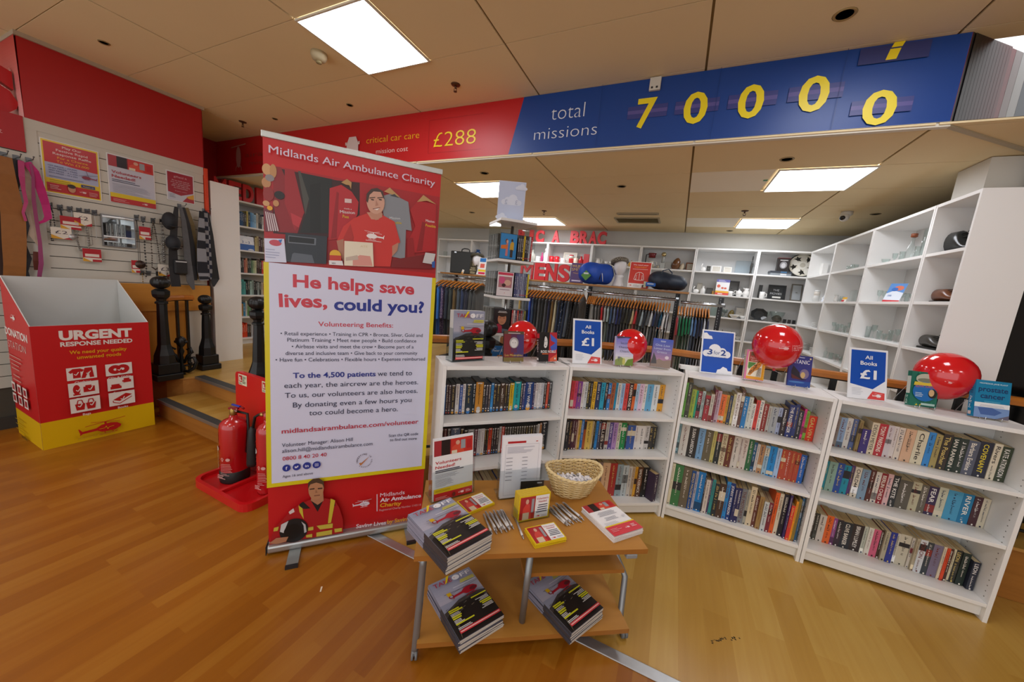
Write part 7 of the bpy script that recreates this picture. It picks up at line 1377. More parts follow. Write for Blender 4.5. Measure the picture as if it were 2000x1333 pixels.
holder(tl(.045, .325), tl(.245, .415), 'clear acrylic holder with red volunteer leaflets at the left back of the table', vol_a4, 3, 'red white and yellow volunteers leaflet in the left acrylic holder', 'the left acrylic holder')
holder(tl(.375, .35), tl(.575, .385), 'clear acrylic holder with white printed forms behind the yellow card block', form_a4, 5, 'front white printed form in the middle acrylic holder', 'the middle acrylic holder', .31, .08)
# black fronted card in its own small holder before the forms
C = tl(.52, .31, TZ+.0006); t = thing('card_holder', 'small clear holder with a black holder-maker card, beside the white forms', 'card holder', C, TA+.1); b = MB(); M = T(0, 0, 0, 0, -.06); b.b2((-.065, 0, .0), (.065, .02, .003), ac); b.b2((-.065, -.003, .003), (.065, 0, .14), ac, M); b.obj('acrylic_body', t)
o_ = MB(); MM = M @ T(0, .002, .004); o_.box((0, .001, .06), (.12, .0018, .12), mat('e8e8ea', .5), MM); o = o_.obj('card', t); p = Pr(MM @ T(-.06, 0, 0, 0, PI/2), .0002, .35); p.rect(0, .05, .12, .07, '23252a'); p.text('docuholder', .03, .075, .012, 'c9ccd0', 'l', .06, .005); p.rect(.085, .105, .025, .006, 'c9ccd0'); p.ell(.075, .03, .04, .018, 'b0a8a4'); p.obj('card_front', t)
# --- yellow volunteer cards: block in a holder and two loose piles
def ycard(p, w, h):
    p.rect(0, 0, w, h, 'e2c41c'); p.rect(w*.04, h*.05, w*.48, h*.9, 'b0282c'); p.poly([(w*.12, h*.05), (w*.14, h*.5), (w*.24, h*.7), (w*.34, h*.65), (w*.42, h*.05)], 'd4463c'); p.ell(w*.26, h*.76, w*.05, h*.1, 'd8a890', 12); p.rect(w*.4, h*.3, w*.08, h*.55, '9a9ea4'); p.rect(w*.14, h*.05, w*.2, h*.28, 'dcc8a8'); p.rect(w*.52, h*.05, w*.44, h*.9, 'f0eff0')
    p.text('Volunteers', w*.55, h*.78, h*.085, 'b8303c', 'l', w*.38, .01); p.text('Needed', w*.62, h*.66, h*.085, 'b8303c', 'l', w*.26, .01); p.bars(w*.56, h*.54, w*.36, 4, h*.09, h*.035, '3f4658', 5, 'r'); heli(p, w*.64, h*.13, w*.14, 'c8403a'); p.bars(w*.74, h*.14, w*.2, 2, h*.05, h*.02, 'b9b0b4', 6)
def cards(P, ang, n, w_, h_, labtop, grp, z0=TZ, spread=.002, seed=1):
    r = random.Random(seed)
    for i in range(n):
        b = MB(); t_ = .0028; b.box((w_/2, h_/2, t_/2), (w_, h_, t_*.9), mat('dfc01c', .45)); top = i == n-1
        o = b.obj('card', None, (P.x+(0 if top else r.uniform(-1, 1)*spread), P.y+(0 if top else r.uniform(-1, 1)*spread), z0+.0005+i*.003), (0, 0, ang+(0 if top else r.uniform(-.06, .06)))); tag(o, labtop if top else 'yellow edged card lower in '+grp, 'card', None if top else grp)
        if top: p = Pr(T(0, 0, t_), .0002, .3); ycard(p, w_, h_); p.obj('printed_face', o)
cards(tl(.48, .02), TA+math.radians(15), 6, .148, .105, 'topmost yellow volunteer card of the front loose pile', 'the front loose pile of yellow cards', seed=4)
cards(tl(.214, .236), TA+math.radians(31), 4, .148, .105, 'topmost yellow volunteer card between magazines and leaflet holder', 'the back loose pile of yellow cards', seed=6)
C = tl(.43, .178, TZ+.0006); ca = TA+math.radians(14); t = thing('card_box', 'small clear stand holding a thick upright block of yellow cards', 'card holder', C, ca); b = MB(); b.b2((-.004, -.004, 0), (.165, .06, .003), ac); b.b2((-.004, -.004, .003), (.165, -.001, .045), ac); b.b2((-.004, -.001, .003), (-.001, .06, .06), ac); b.b2((.162, -.001, .003), (.165, .06, .06), ac); b.obj('acrylic_body', t)
Rc = Matrix.Rotation(ca, 4, 'Z')
for i in range(14):
    q = C+Rc @ Vector((.001+(i % 3)*.0012, .001+i*.0038, 0)); b = MB(); b.box((.079, .0016, .062+(i % 2)*.001), (.158, .003, .124), mat('dcbd3a', .5)); o = b.obj('card', None, (q.x, q.y, TZ+.0042), (0, 0, ca)); tag(o, 'front yellow volunteer card of the upright block' if i == 0 else 'yellow card standing behind the front one in the upright block', 'card', None if i == 0 else 'the upright block of yellow cards')
    if i == 0: p = Pr(T(0, 0, 0, 0, PI/2), .0002, .3); ycard(p, .158, .124); p.obj('printed_face', o)
# --- leaflet stack at the right
P0 = tl(.827, .052); la = TA+math.radians(18)
for i in range(10):
    r = random.Random(i+50); b = MB(); b.box((.085, .1, .0012), (.17, .225, .0024), mat('e9e4e2', .5)); top = i == 9
    q = P0+Vector((r.uniform(-.003, .003), r.uniform(-.003, .003), 0)) if not top else P0
    o = b.obj('leaflet', None, (q.x, q.y, TZ+.0005+i*.0027), (0, 0, la+(0 if top else r.uniform(-.03, .03)))); tag(o, 'topmost red and white leaflet of the stack at the right end of the table' if top else 'leaflet lower in the stack at the right end of the table', 'leaflet', None if top else 'leaflets stacked at the right end of the table')
    if top:
        p = Pr(T(0, -.0125, .0024), .0002, .35); w, h = .17, .225; p.rect(0, 0, w, h, 'f1f0f0'); mini_photo(p, 0, h*.76, w, h*.24); p.bars(w*.1, h*.68, w*.75, 4, h*.035, h*.01, '8a8c98', 3, 'c'); p.bars(w*.15, h*.5, w*.6, 3, h*.035, h*.01, '8a8c98', 4, 'c'); p.bars(w*.08, h*.36, w*.5, 4, h*.03, h*.007, 'b0b2ba', 5); p.rect(0, 0, w, h*.25, 'd8404a'); p.rect(0, h*.25, w, h*.03, 'e6c81a'); heli(p, w*.62, h*.13, w*.16, 'f4dfe0'); p.bars(w*.74, h*.16, w*.2, 3, h*.03, h*.012, 'f4d0d2', 7); p.bars(w*.06, h*.16, w*.35, 3, h*.035, h*.012, 'eaa0a4', 8); p.ell(w*.85, h*.44, w*.05, w*.05, 'd8d6da'); p.obj('printed_face', o)
# --- silver pens
def pen_proto():
    b = MB(); m = mat('b9b7b8', .3, .45); b.cyl((0, 0, 0), (.105, 0, 0), .0045, m, None, 10); b.cyl((.105, 0, 0), (.125, 0, 0), .0045, m, None, 10, .0012); b.box((-.006, 0, .0), (.013, .006, .006), m); o = b.obj('pen')
    g = MB(); g.cyl((.07, 0, 0), (.104, 0, 0), .0048, mat('d9d6d4', .5), None, 10); g.obj('grip', o); g = MB(); g.box((.012, 0, .0058), (.036, .003, .0016), m); g.obj('clip', o); return o
PP_ = pen_proto(); first = [True]
def pen(x, y, ang, z, lab, grp):
    o = PP_ if first[0] else dup(PP_); first[0] = False; q = tl(x, y); o.location = (q.x, q.y, TZ+.005+z); o.rotation_euler = (0, 0, TA+ang); o['label'] = lab; o['category'] = 'pen'
    if grp: o['group'] = grp
    elif 'group' in o: del o['group']
for i in range(11):
    x = .285+.0105*i*.85+rnd.uniform(-.002, .002); up = .0 if i % 2 == 0 else .0098
    pen(x, .222+.003*i+rnd.uniform(-.008, .008), math.radians(-75+rnd.uniform(-4, 4)), up, 'silver pen in the left bunch, between magazines and yellow cards', 'pens in the left bunch')
pen(.428, .196, math.radians(-84), 0, 'single silver pen lying left of the yellow card block', None)
for i in range(11):
    x = .60+.0098*i+rnd.uniform(-.002, .002); up = .0 if i % 2 == 0 else .0098
    pen(x, .262+.004*i+rnd.uniform(-.012, .01), math.radians(-66+rnd.uniform(-4, 4)), up, 'silver pen in the right bunch, below the wicker basket', 'pens in the right bunch')
# --- wicker basket with folded slips
bc = tl(.765, .425, TZ+.0008); t = thing('wicker_basket', 'pale oval wicker basket full of small white slips', 'basket', bc, TA+.12); wk = mat('e0c894', .6, noise=.2, scale=40); wk2 = mat('d3b67c', .65, noise=.2, scale=40)
NS_ = 26
def bp_(a, k): rx, ry = .098+.052*k, .072+.040*k; return (rx*math.cos(a), ry*math.sin(a), .006+.118*k+.012*math.cos(2*a)*k)
b = MB()
for lv in range(15):
    k = lv/14; pts = []
    for i in range(NS_*4): a = 2*PI*i/(NS_*4); x, y, z = bp_(a, k); w_ = .0042*math.cos(NS_/2*a*2/2*1.0+lv*PI)*1.; s_ = 1+w_/.11; pts.append((x*s_, y*s_, z))
    b.tube(pts, .0042, wk if lv % 2 else wk2, None, 5, True)
b.obj('woven_wall', t)
b = MB()
for i in range(NS_): a = 2*PI*i/NS_; b.tube([bp_(a, 0), bp_(a, .5), bp_(a, 1)], .0035, wk2, None, 5)
b.obj('stakes', t)
b = MB()
for ph in (0, PI):
    pts = []
    for i in range(90): a = 2*PI*i/90; x, y, z = bp_(a, 1.04); pts.append((x*(1+.03*math.cos(17*a+ph)), y*(1+.03*math.cos(17*a+ph)), z+.004*math.sin(17*a+ph)))
    b.tube(pts, .0055, wk, None, 6, True)
b.obj('rim', t)
b = MB(); b.lathe([(.098, 0), (.098, .006), (0, .006)], wk2, Matrix.Diagonal((1, .74, 1, 1)), 28); b.obj('bottom', t)
b = MB(); r = random.Random(9)
b.lathe([(.092, .012), (.108, .045), (.1, .056), (0, .064)], mat('d9d8da', .7), Matrix.Diagonal((1, .74, 1, 1)), 24)
for i in range(170):
    a, q = r.uniform(0, 2*PI), math.sqrt(r.random()); x, y = .11*q*math.cos(a), .08*q*math.sin(a); M = T(x, y, .062-.008*q+r.uniform(0, .01), r.uniform(0, 6), r.uniform(-.6, .6), r.uniform(-.6, .6)); b.box((0, 0, 0), (.02, .013, .0016), mat(r.choice(['f2f1f4', 'e9e8ee', 'f6f5f6', 'cfcfd8']), .6), M)
o = b.obj('paper_slips', None, bc, (0, 0, TA+.12)); tag(o, 'heap of small folded white slips inside the wicker basket', 'paper slips', None, 'stuff')
# scraps and scuffs on the floor
q = atz(627, 1147); b = MB(); b.prism([(0, 0), (.03, .002), (.03, .008), (.0, .007)], 0.0005, .0015, mat('e8d8c0', .6)); tag(b.obj('paper_scrap', None, (q.x, q.y, 0), (0, 0, -.9)), 'tiny white paper scrap on the brown floor before the banner', 'scrap')
b = MB(); r = random.Random(2)
for i in range(26):
    px, py = (1420+r.gauss(0, 10), 1248+r.gauss(0, 2.2)) if i < 20 else (1396+r.gauss(0, 5), 1253+r.gauss(0, 1.8)); q = atz(px, py); s = r.uniform(.002, .006); b.prism([(q.x+s*math.cos(k*1.25+i), q.y+s*.6*math.sin(k*1.25+i)) for k in range(5)], .0003, .0008, mat('2a2418', .8))
tag(b.obj('scuff_mark'), 'black scuff marks on the pale wooden floor at the lower right', 'scuff marks', None, 'stuff')
# ================================================================ left display wall: posters, belts, jewellery, ties
XW = -4.798
def wp(px, py, x=XW): q = atx(px, py, x); return Vector((x, q.y, q.z))
def wposter(q, lab, draw):
    """poster in a clear sleeve on the slatted wall; q = picture corners TL TR BR BL"""
    P = [wp(*k) for k in q]; y0, y1 = (P[0].y+P[3].y)/2, (P[1].y+P[2].y)/2; z0, z1 = (P[2].z+P[3].z)/2, (P[0].z+P[1].z)/2; w_, h_ = y1-y0, z1-z0
    t = thing('wall_poster', lab, 'poster', (XW, y0, z0), 0, 'posters on the slatted wall'); b = MB(); b.b2((.001, -.006, -.006), (.004, w_+.006, h_+.006), mat('e6e6e4', .3)); b.obj('sleeve', t)
    p = Pr(frame((.0042, 0, 0), (0, 1, 0), (0, 0, 1)), .0004, .3); draw(p, w_, h_); p.obj('printed_sheet', t); return t
def raffle(p, w, h):
    p.rect(0, 0, w, h, 'e3c41c'); p.rect(w*.03, h*.54, w*.94, h*.43, 'c0262a'); p.rect(w*.03, h*.28, w*.94, h*.3, 'aab0cc'); p.poly([(w*.03, h*.6), (w*.03, h*.64), (w*.97, h*.64), (w*.97, h*.54), (w*.5, h*.56)], 'c0262a'); p.rect(w*.03, h*.18, w*.94, h*.1, 'e3c41c'); p.rect(w*.03, h*.02, w*.94, h*.17, 'b8262a')
    for i, (s, c, k) in enumerate((('Play Our', 'e8d0cc', .34), ('Festive Rapid', 'e8d0cc', .56), ('Response Raffle', 'e8d0cc', .68), ('For a Chance', 'e8a82a', .54), ('To Win £3,000', 'e8a82a', .58))): p.text(s, w*.52, h*(.895-i*.073), h*.045, c, 'c', w*k, .012)
    for i, s in enumerate(('1ST PRIZE - £3,000', '2ND PRIZE - £500', '3RD PRIZE - 4 x £50', '4TH PRIZE - 10 x £25')): p.text(s, w*.08, h*(.51-i*.045), h*.025, '5a5f8a', 'l', w*.5, .01)
    p.bars(w*.08, h*.31, w*.6, 1, 0, h*.016, '7a80a0'); p.bars(w*.08, h*.24, w*.55, 2, h*.035, h*.014, 'b09a20', 4); p.rect(w*.63, h*.2, w*.26, h*.06, '2f3f78'); p.text('Tickets £1', w*.76, h*.215, h*.024, 'd4b23a', 'c', w*.2, .01); heli(p, w*.78, h*.42, w*.32, '8a3044', True, False); p.line((w*.6, h*.43), (w*.96, h*.5), h*.006, '6a5a6a'); p.line((w*.74, h*.56), (w*.78, h*.44), h*.008, '6a5a6a')
    p.ell(w*.45, h*.13, w*.07, h*.075, 'c08a6a'); p.ell(w*.45, h*.18, w*.075, h*.04, '3a2a22'); heli(p, w*.66, h*.1, w*.14, 'e8c9c9'); p.bars(w*.76, h*.11, w*.18, 3, h*.03, h*.012, 'd89a9a', 6); p.bars(w*.07, h*.13, w*.22, 3, h*.03, h*.014, 'd89a9a', 7)
wposter(((78, 270), (189, 297), (198, 392), (89, 374)), 'red yellow and grey raffle poster, leftmost on the slatted wall', raffle)
def volp(p, w, h):
    p.rect(0, 0, w, h, 'c4c6d4'); mini_photo(p, w*.01, h*.76, w*.98, h*.23); p.text('Volunteers', w*.06, h*.62, h*.06, 'b0303c', 'l', w*.64, .014); p.text('Needed!', w*.06, h*.53, h*.06, 'b0303c', 'l', w*.5, .014); p.bars(w*.06, h*.48, w*.75, 2, h*.035, h*.014, '50546a', 3); p.bars(w*.06, h*.4, w*.85, 9, h*.022, h*.006, 'a0a4b4', 5); p.rect(0, h*.1, w, h*.1, 'dcc01c'); p.rect(0, 0, w, h*.11, 'b8282c'); p.bars(w*.05, h*.07, w*.4, 3, h*.022, h*.008, 'd89a9a', 7); heli(p, w*.75, h*.06, w*.14, 'e8d0d0')
wposter(((209, 299), (299, 323), (303, 409), (215, 393)), 'volunteers poster with a red photo, middle of the three wall posters', volp)
def gift(p, w, h):
    p.rect(0, 0, w, h, 'c2c4d0'); p.poly([(w*.02, h*.28), (w*.5, h*.2), (w*.98, h*.36), (w*.98, h*.98), (w*.02, h*.98)], '9c1f30'); p.poly([(w*.55, 0), (w, 0), (w, h*.14), (w*.75, h*.2)], 'a8222c'); p.poly([(w*.7, h*.2), (w, h*.33), (w, h*.14), (w*.8, h*.14)], 'd8a02a'); p.text('giftaid it', w*.5, h*.82, h*.07, 'd8a8b0', 'c', w*.5)
    for i, s in enumerate(('At no extra cost to', 'you, we can increase', 'your donation by', '25% with help from', 'the Government.')): p.text(s, w*.5, h*(.7-i*.065), h*.04, 'd8b8bc', 'c', w*(.66, .74, .6, .7, .54)[i], .01)
    p.text('Enquire within', w*.5, h*.33, h*.035, 'c89aa2', 'c', w*.45); p.bars(w*.06, h*.2, w*.3, 3, h*.05, h*.015, '8a8c9c', 4)
wposter(((325, 332), (376, 346), (379, 399), (327, 388)), 'small dark red gift aid poster, rightmost on the slatted wall', gift)
# red panel at the head of the wall and the red letter on the ledge above it
b = MB(); b.b2((-4.802, .2, 2.215), (-4.79, 1.038, 2.478), mat('ab1c22', .45)); o = tag(b.obj('header_panel'), 'plain red panel above the belts at the far left', 'sign'); p = Pr(frame((-4.7895, .2, 2.215), (0, 1, 0), (0, 0, 1)), .0004); p.text('t', .72, .1, .035, 'd8a0a0') ; p.obj('lettering', o)
letter3d('S', .30, .36, .06, 'b5161c', 'letter', 'big red block letter S on the ledge at the far left', 'letter', (-4.93, .90, 2.4757), PI/2, None, .07)
# hooks with belts and ribbons
steel = mat('6a6c6e', .3, .9)
def hook(px, py, lab, L=.12, grp='wire hooks on the slatted wall'):
    q = wp(px, py); t = thing('wall_hook', lab, 'hook', q, 0, grp); b = MB(); b.box((.004, 0, 0), (.006, .03, .045), steel); b.obj('plate', t); b = MB(); b.tube([(.006, 0, 0), (L*.8, 0, .0), (L, 0, .018)], .003, steel, None, 5); b.sphere((L, 0, .02), .006, steel, None, 8, 6); b.obj('prong', t); return q
for i, (px, py) in enumerate(((6, 303), (31, 309), (56, 314))): hook(px, py, f"wire hook holding belts, {nth(i)} from left under the red panel")
def strap(name, cat, lab, pts, w_, c, x=XW+.07, th=.004, grp=None, rough=.55):
    """a ribbon or belt hanging from a hook: pts in the picture, w_ its width in pixels"""
    P = [atx(a, b_, x) for a, b_ in pts]; vs = []; fs = []; n = len(P)
    ws = w_ if isinstance(w_, (list, tuple)) else [w_]*n; k = (P[0]-E0).dot(FWD)/_FOC*1.25
    for i, q in enumerate(P):
        d = (P[min(i+1, n-1)]-P[max(i-1, 0)]); d.x = 0; d.normalize(); s = Vector((0, d.z, -d.y)); h_ = ws[i]*k/2; wx = .008*math.sin(i*1.7)
        vs += [q+s*h_+Vector((wx, 0, 0)), q-s*h_+Vector((wx, 0, 0)), q-s*h_+Vector((wx-th, 0, 0)), q+s*h_+Vector((wx-th, 0, 0))]
    for i in range(n-1):
        for j in range(4): fs.append((i*4+j, i*4+(j+1) % 4, i*4+4+(j+1) % 4, i*4+4+j))
    fs += [(3, 2, 1, 0), (n*4-4, n*4-3, n*4-2, n*4-1)]
    b = MB(); b.add(vs, fs, c if not isinstance(c, str) else mat(c, rough, noise=.15, scale=30), None, False); return tag(b.obj(name), lab, cat, grp)
strap('belt', 'belt', 'dark brown belt at the far left edge of the display wall', [(2, 312), (-4, 360), (2, 430), (5, 500), (6, 560)], [10, 12, 12, 12, 12], '3a2620')
strap('belt', 'belt', 'wide tan leather belt hanging on the first wall hook', [(9, 306), (11, 340), (18, 375), (27, 420), (28, 470), (29, 520), (28, 575)], [14, 18, 20, 24, 24, 22, 22], '8f5a24', XW+.09)
strap('belt', 'belt', 'twisted black leather belt hanging on the second wall hook', [(27, 310), (28, 345), (32, 378), (38, 410), (44, 440), (47, 475), (52, 505), (53, 530), (57, 570)], [16, 14, 3, 11, 14, 3, 11, 3, 10], '1c2028', XW+.075)
strap('ribbon', 'ribbon', 'bright pink ribbon looping from the third wall hook', [(52, 317), (66, 335), (80, 370), (90, 400), (94, 425), (86, 432), (76, 436)], [9, 10, 10, 9, 8, 4, 3], 'b8126e', XW+.08)
strap('ribbon', 'ribbon', 'thin mauve ribbon hanging to the right of the tan belt', [(60, 320), (64, 345), (66, 390), (72, 430), (78, 475), (80, 515), (75, 560)], [3, 3, 4, 4, 4, 5, 4], '8f3a68', XW+.085)
strap('ribbon', 'ribbon', 'cream satin ribbon between the black belt and mauve ribbon', [(47, 320), (50, 345), (55, 380), (57, 420), (64, 455), (76, 480)], [7, 9, 9, 10, 12, 3], 'c4b2a0', XW+.06)
strap('ribbon', 'ribbon', 'rose pink strap with metal buckle on the third wall hook', [(41, 314), (42, 345), (46, 370), (52, 395), (45, 415), (50, 432)], [6, 6, 4, 4, 3, 3], 'b03a6e', XW+.095)
strap('strap_end', 'strap', 'brown leather strap end hanging low beside the mauve ribbon', [(71, 492), (72, 510), (73, 528)], [6, 8, 6], '6a3426', XW+.05)
# jewellery
def necklace(lab, pts, r_px, c, beads=0, x=XW+.03, cat='necklace', metal=0., extra=None, hook_=None):
    P = [atx(a, b_, x) for a, b_ in pts]; k = (P[0]-E0).dot(FWD)/_FOC*1.2; o = P[0]; t = thing('necklace', lab, cat, o); m = mat(c, .3, metal)
    Q = []
    for i in range(len(P)-1):
        for j in range(5): Q.append(P[i].lerp(P[i+1], j/5)-o)
    Q.append(P[-1]-o); b = MB(); b.tube(Q, .0012 if beads else r_px*k, m, None, 5); 
    if beads:
        L = 0; acc = 0; step = r_px*k*2.1*beads
        for a, c_ in zip(Q, Q[1:]):
            L = (c_-a).length; n = max(1, int(L/step))
            for j in range(n): b.sphere(a.lerp(c_, j/n), r_px*k*(.8+.4*((j*7) % 3)/2), m, None, 7, 5)
    b.obj('strand', t)
    if extra:
        for kind, px, py, w_, h_, c1 in extra:
            q = atx(px, py, x+.006)-o; w2, h2 = w_*k, h_*k; b = MB()
            if kind == 'disc': b.cyl((q.x-.004, q.y, q.z), (q.x+.004, q.y, q.z), w2/2, mat(c1, .35, .5), None, 20); b.obj('pendant', t)
            else:
                b.box((q.x, q.y, q.z), (.002, w2, h2), mat('e2dcd0', .5)); M = frame((q.x+.0015, q.y-w2/2, q.z-h2/2), (0, 1, 0), (0, 0, 1)); p = Pr(M, .0004, .5); p.v, p.f, p.mi, p.sm, p.mats = b.v, b.f, b.mi, b.sm, b.mats
                if kind == 'redtag': p.rect(0, h2*.3, w2, h2*.7, 'b01c28'); p.rect(w2*.12, h2*.38, w2*.76, h2*.22, 'e2d6cc'); p.poly([(0, 0), (w2*.45, 0), (0, h2*.3)], 'd8a02a'); p.rect(w2*.5, 0, w2*.5, h2*.18, 'b01c28')
                else: p.text(c1, w2*.5, h2*.45, h2*.3, '3a2f40', 'c', w2*.6, .0); p.poly([(0, 0), (w2*.6, 0), (0, h2*.35)], 'd8a02a'); p.poly([(w2*.55, 0), (w2, 0), (w2, h2*.25)], 'b01c28')
                b.obj('price_tag', t)
    if hook_: pass
    return t
for i, (px, py) in enumerate(((97, 402), (117, 406), (136, 409), (154, 412), (170, 414), (184, 416), (266, 425), (279, 428), (298, 431), (315, 433), (277, 533), (290, 534), (308, 535), (322, 537))): hook(px, py, f"small steel peg, {nth(i)} along the rows of jewellery", .05, 'steel pegs holding jewellery')
necklace('black bead necklace, leftmost of the hanging jewellery', [(97, 402), (98, 430), (101, 470), (104, 470), (107, 440), (103, 415), (98, 402)], 1.3, '1c1c1e', 1)
necklace('black cord pendant with a £2 tag', [(118, 408), (121, 425), (124, 445), (118, 452), (128, 462), (134, 465)], 1.1, '1a1a1c', 0, extra=[('tag', 120, 456, 22, 18, '£2')])
necklace('silver drop earring under a red card tag', [(140, 412), (140, 426), (142, 450), (143, 462)], .5, 'a9aaac', 0, metal=.9, cat='earring', extra=[('redtag', 138, 436, 22, 20, ''), ('disc', 142, 463, 9, 5, 'b9babc')])
necklace('chunky silver bead necklace with £2 and red tags', [(155, 416), (152, 440), (151, 470), (156, 488), (166, 492), (174, 484), (172, 460), (164, 436), (158, 418)], 1.9, '8d8a84', .8, metal=.6, extra=[('tag', 162, 429, 19, 20, '£2'), ('redtag', 180, 499, 21, 21, '')])
necklace('fine silver chain necklace right of the chunky one', [(171, 418), (173, 450), (176, 480), (181, 478), (178, 450), (173, 420)], .8, '9a968e', 1.2, metal=.6)
necklace('very thin silver chain right of the fine necklace', [(184, 420), (187, 440), (189, 462), (187, 468)], .35, 'b9b7b0', 0, metal=.8)
necklace('round brown pendant on a long dark cord', [(266, 430), (269, 470), (271, 510), (274, 510), (272, 470), (267, 430)], .35, '3a3430', 0, extra=[('disc', 274, 517, 13, 13, '4a3a34'), ('redtag', 265, 521, 10, 20, '')])
necklace('dark ring chain with a red card, right of the brown pendant', [(279, 434), (282, 460), (283, 490), (286, 520), (285, 545)], 1.6, '2f3030', 2.2, extra=[('redtag', 283, 456, 14, 20, '')])
necklace('brown stone necklace in a long loop', [(299, 433), (295, 470), (297, 500), (297, 522), (304, 527), (313, 520), (308, 480), (302, 445), (299, 433)], 1.3, '4a4036', .9)
necklace('thick silver rope necklace with a £3 tag', [(315, 436), (316, 470), (318, 510), (321, 512), (320, 470), (316, 436)], 2., '8f8d88', .8, metal=.5, extra=[('tag', 322, 528, 17, 19, '£3')])
necklace('gold coloured link chain hanging in the lower row', [(278, 536), (280, 560), (281, 585), (283, 600), (286, 590), (283, 560)], 1.1, '9a7a2a', 1.3, metal=.6)
necklace('brown bead bracelets at the right of the lower row', [(328, 540), (332, 555), (331, 568), (327, 556), (328, 540)], 1.6, '5a3a24', .8, extra=[('tag', 314, 552, 13, 16, '£1'), ('redtag', 330, 597, 10, 14, '')])
# mirror
P = [wp(194, 417), wp(262, 428), wp(265, 487), wp(200, 480)]; o_ = P[3]; y1_, z1_ = P[2].y-o_.y, P[0].z-o_.z; b = MB(); b.b2((.004, 0, 0), (.02, y1_, z1_), mat('8d8f92', .3, .7)); t = b.obj('wall_mirror', None, o_); tag(t, 'small silver mirror among the jewellery on the slatted wall', 'mirror'); g = MB(); g.add([(.0205, .008, .008), (.0205, y1_-.008, .008), (.0205, y1_-.008, z1_-.008), (.0205, .008, z1_-.008)], [(0, 1, 2, 3)], mat('f0f0f0', .02, 1.)); g.obj('mirror_glass', t)
# ties and hats on the right pegs
tie_d = dots('1f222a', '8d9098', 40, .5, 'wave'); tie_c = dots('23283a', '8f9298', 22, .5, 'chk')
hook(350, 403, 'wire hook holding the dark ties', .14); hook(398, 412, 'wire hook holding the striped ties', .14)
TIES = [('black knitted tie in the left bundle', [(345, 405), (340, 440), (338, 480), (340, 520), (344, 560)], [5, 8, 10, 12, 12], '191a1e', .12), ('grey and black patterned tie in the left bundle', [(353, 405), (358, 430), (364, 470), (368, 510), (372, 550), (378, 566)], [4, 6, 8, 9, 10, 3], '5a5c60', .10), ('black tie second from right in the left bundle', [(358, 405), (366, 440), (374, 480), (378, 520), (382, 548)], [4, 7, 9, 10, 4], '17181c', .09), ('olive gold tie at the right of the left bundle', [(365, 406), (375, 440), (381, 480), (385, 520), (389, 545)], [4, 6, 7, 8, 6], '7a6a44', .06),
 ('dark striped tie in the right bundle', [(394, 413), (393, 450), (394, 490), (397, 530), (399, 548)], [6, 9, 12, 14, 12], tie_d, .12), ('grey and navy checked tie in the right bundle', [(401, 413), (403, 450), (406, 490), (409, 530), (407, 545)], [6, 8, 9, 9, 8], tie_c, .09), ('plain dark tie with pointed end at the far right', [(405, 415), (411, 460), (417, 510), (421, 545), (417, 560)], [4, 7, 9, 12, 2], '1d2024', .07)]
for lab, pts, w_, c, dx in TIES: strap('necktie', 'tie', lab, pts, w_, c, XW+dx, .006, 'ties on the slatted wall')
def cap3(px, py, w_, h_, lab):
    q = atx(px, py, XW+.1); k = (q-E0).dot(FWD)/_FOC; b = MB(); b.sphere((0, 0, 0), (.07, w_*k*.6, h_*k*.5), mat('1a1c22', .7), None, 16, 10); b.box((.05, .0, -h_*k*.3), (.09, w_*k*.7, .012), mat('17181c', .6), None, .005); tag(b.obj('cap', None, q), lab, 'cap')
cap3(331, 432, 18, 34, 'black cap hanging in the left bundle of ties, upper'); cap3(338, 475, 18, 30, 'black cap hanging in the left bundle of ties, lower')
b = MB(); q = atx(352, 522, XW+.11); b.box((0, 0, 0), (.05, .11, .15), mat('18191c', .5), None, .015); b.box((.027, 0, .055), (.004, .09, .012), mat('b9babc', .4)); tag(b.obj('pouch', None, q), 'black pouch with pale zip hanging below the black caps', 'pouch')
# ---- tall shelf seen side-on and the media shelves further back
tall_case('tall white shelf unit seen side-on, right of the hanging ties', -4.785, 2.53, PI, .8, SHZ, 'tall white shelf units by the left wall', 2.03)
ME = -5.65
for i in range(3): tall_case(['first tall media shelf unit left of the roller banner', 'media shelf unit hidden behind the roller banner', 'last media shelf unit behind the roller banner'][i], ME, 2.72+i*.803, PI/2, .8, SHZ, 'tall white media shelf units on the left wall')
MB_ROWS = ['2a3440 1f4f80 24507a 2a3a50 3a3428 c9b85a 2a3040 5a9ad0 7fb0d8 9ac5e0 c9c5b5 3a3a30 2a2a28 d9d6d0 2a2c38 6a78a8 4a58a0', '8a5a60 7a4a50 5a5a58 3a3a3a 4a4a48 6a665e 8a867a 5a4030 3a2a22 c9b87a b0a070 4a2a2a 3a2226 6a5a40 5a3a2a', '2a6a6a 23282c 3a3a38 b86a5a c98a6a 2a2622 3a4a42 6a8a6a a9b98a c9c9a0 3a2a22 4a2a22 2a2420 c8402a b9b0a0 2a2a2c', '3a3a34 3f8f8a 4a9a94 5aa8a0 23262a 3a4a44 a9c4bc 8fa49a 2a2e30 23282a 9aa4a0 3a403c c0b09a b98a5a', 'a9742a b0803a 2f7fa8 c9c9bf 5a8a4a 2f7a4a 2a2a2a 8a5a3a', '8a4a22 d8401c e0481f d8401c 3a3a3a 4a3a2a']
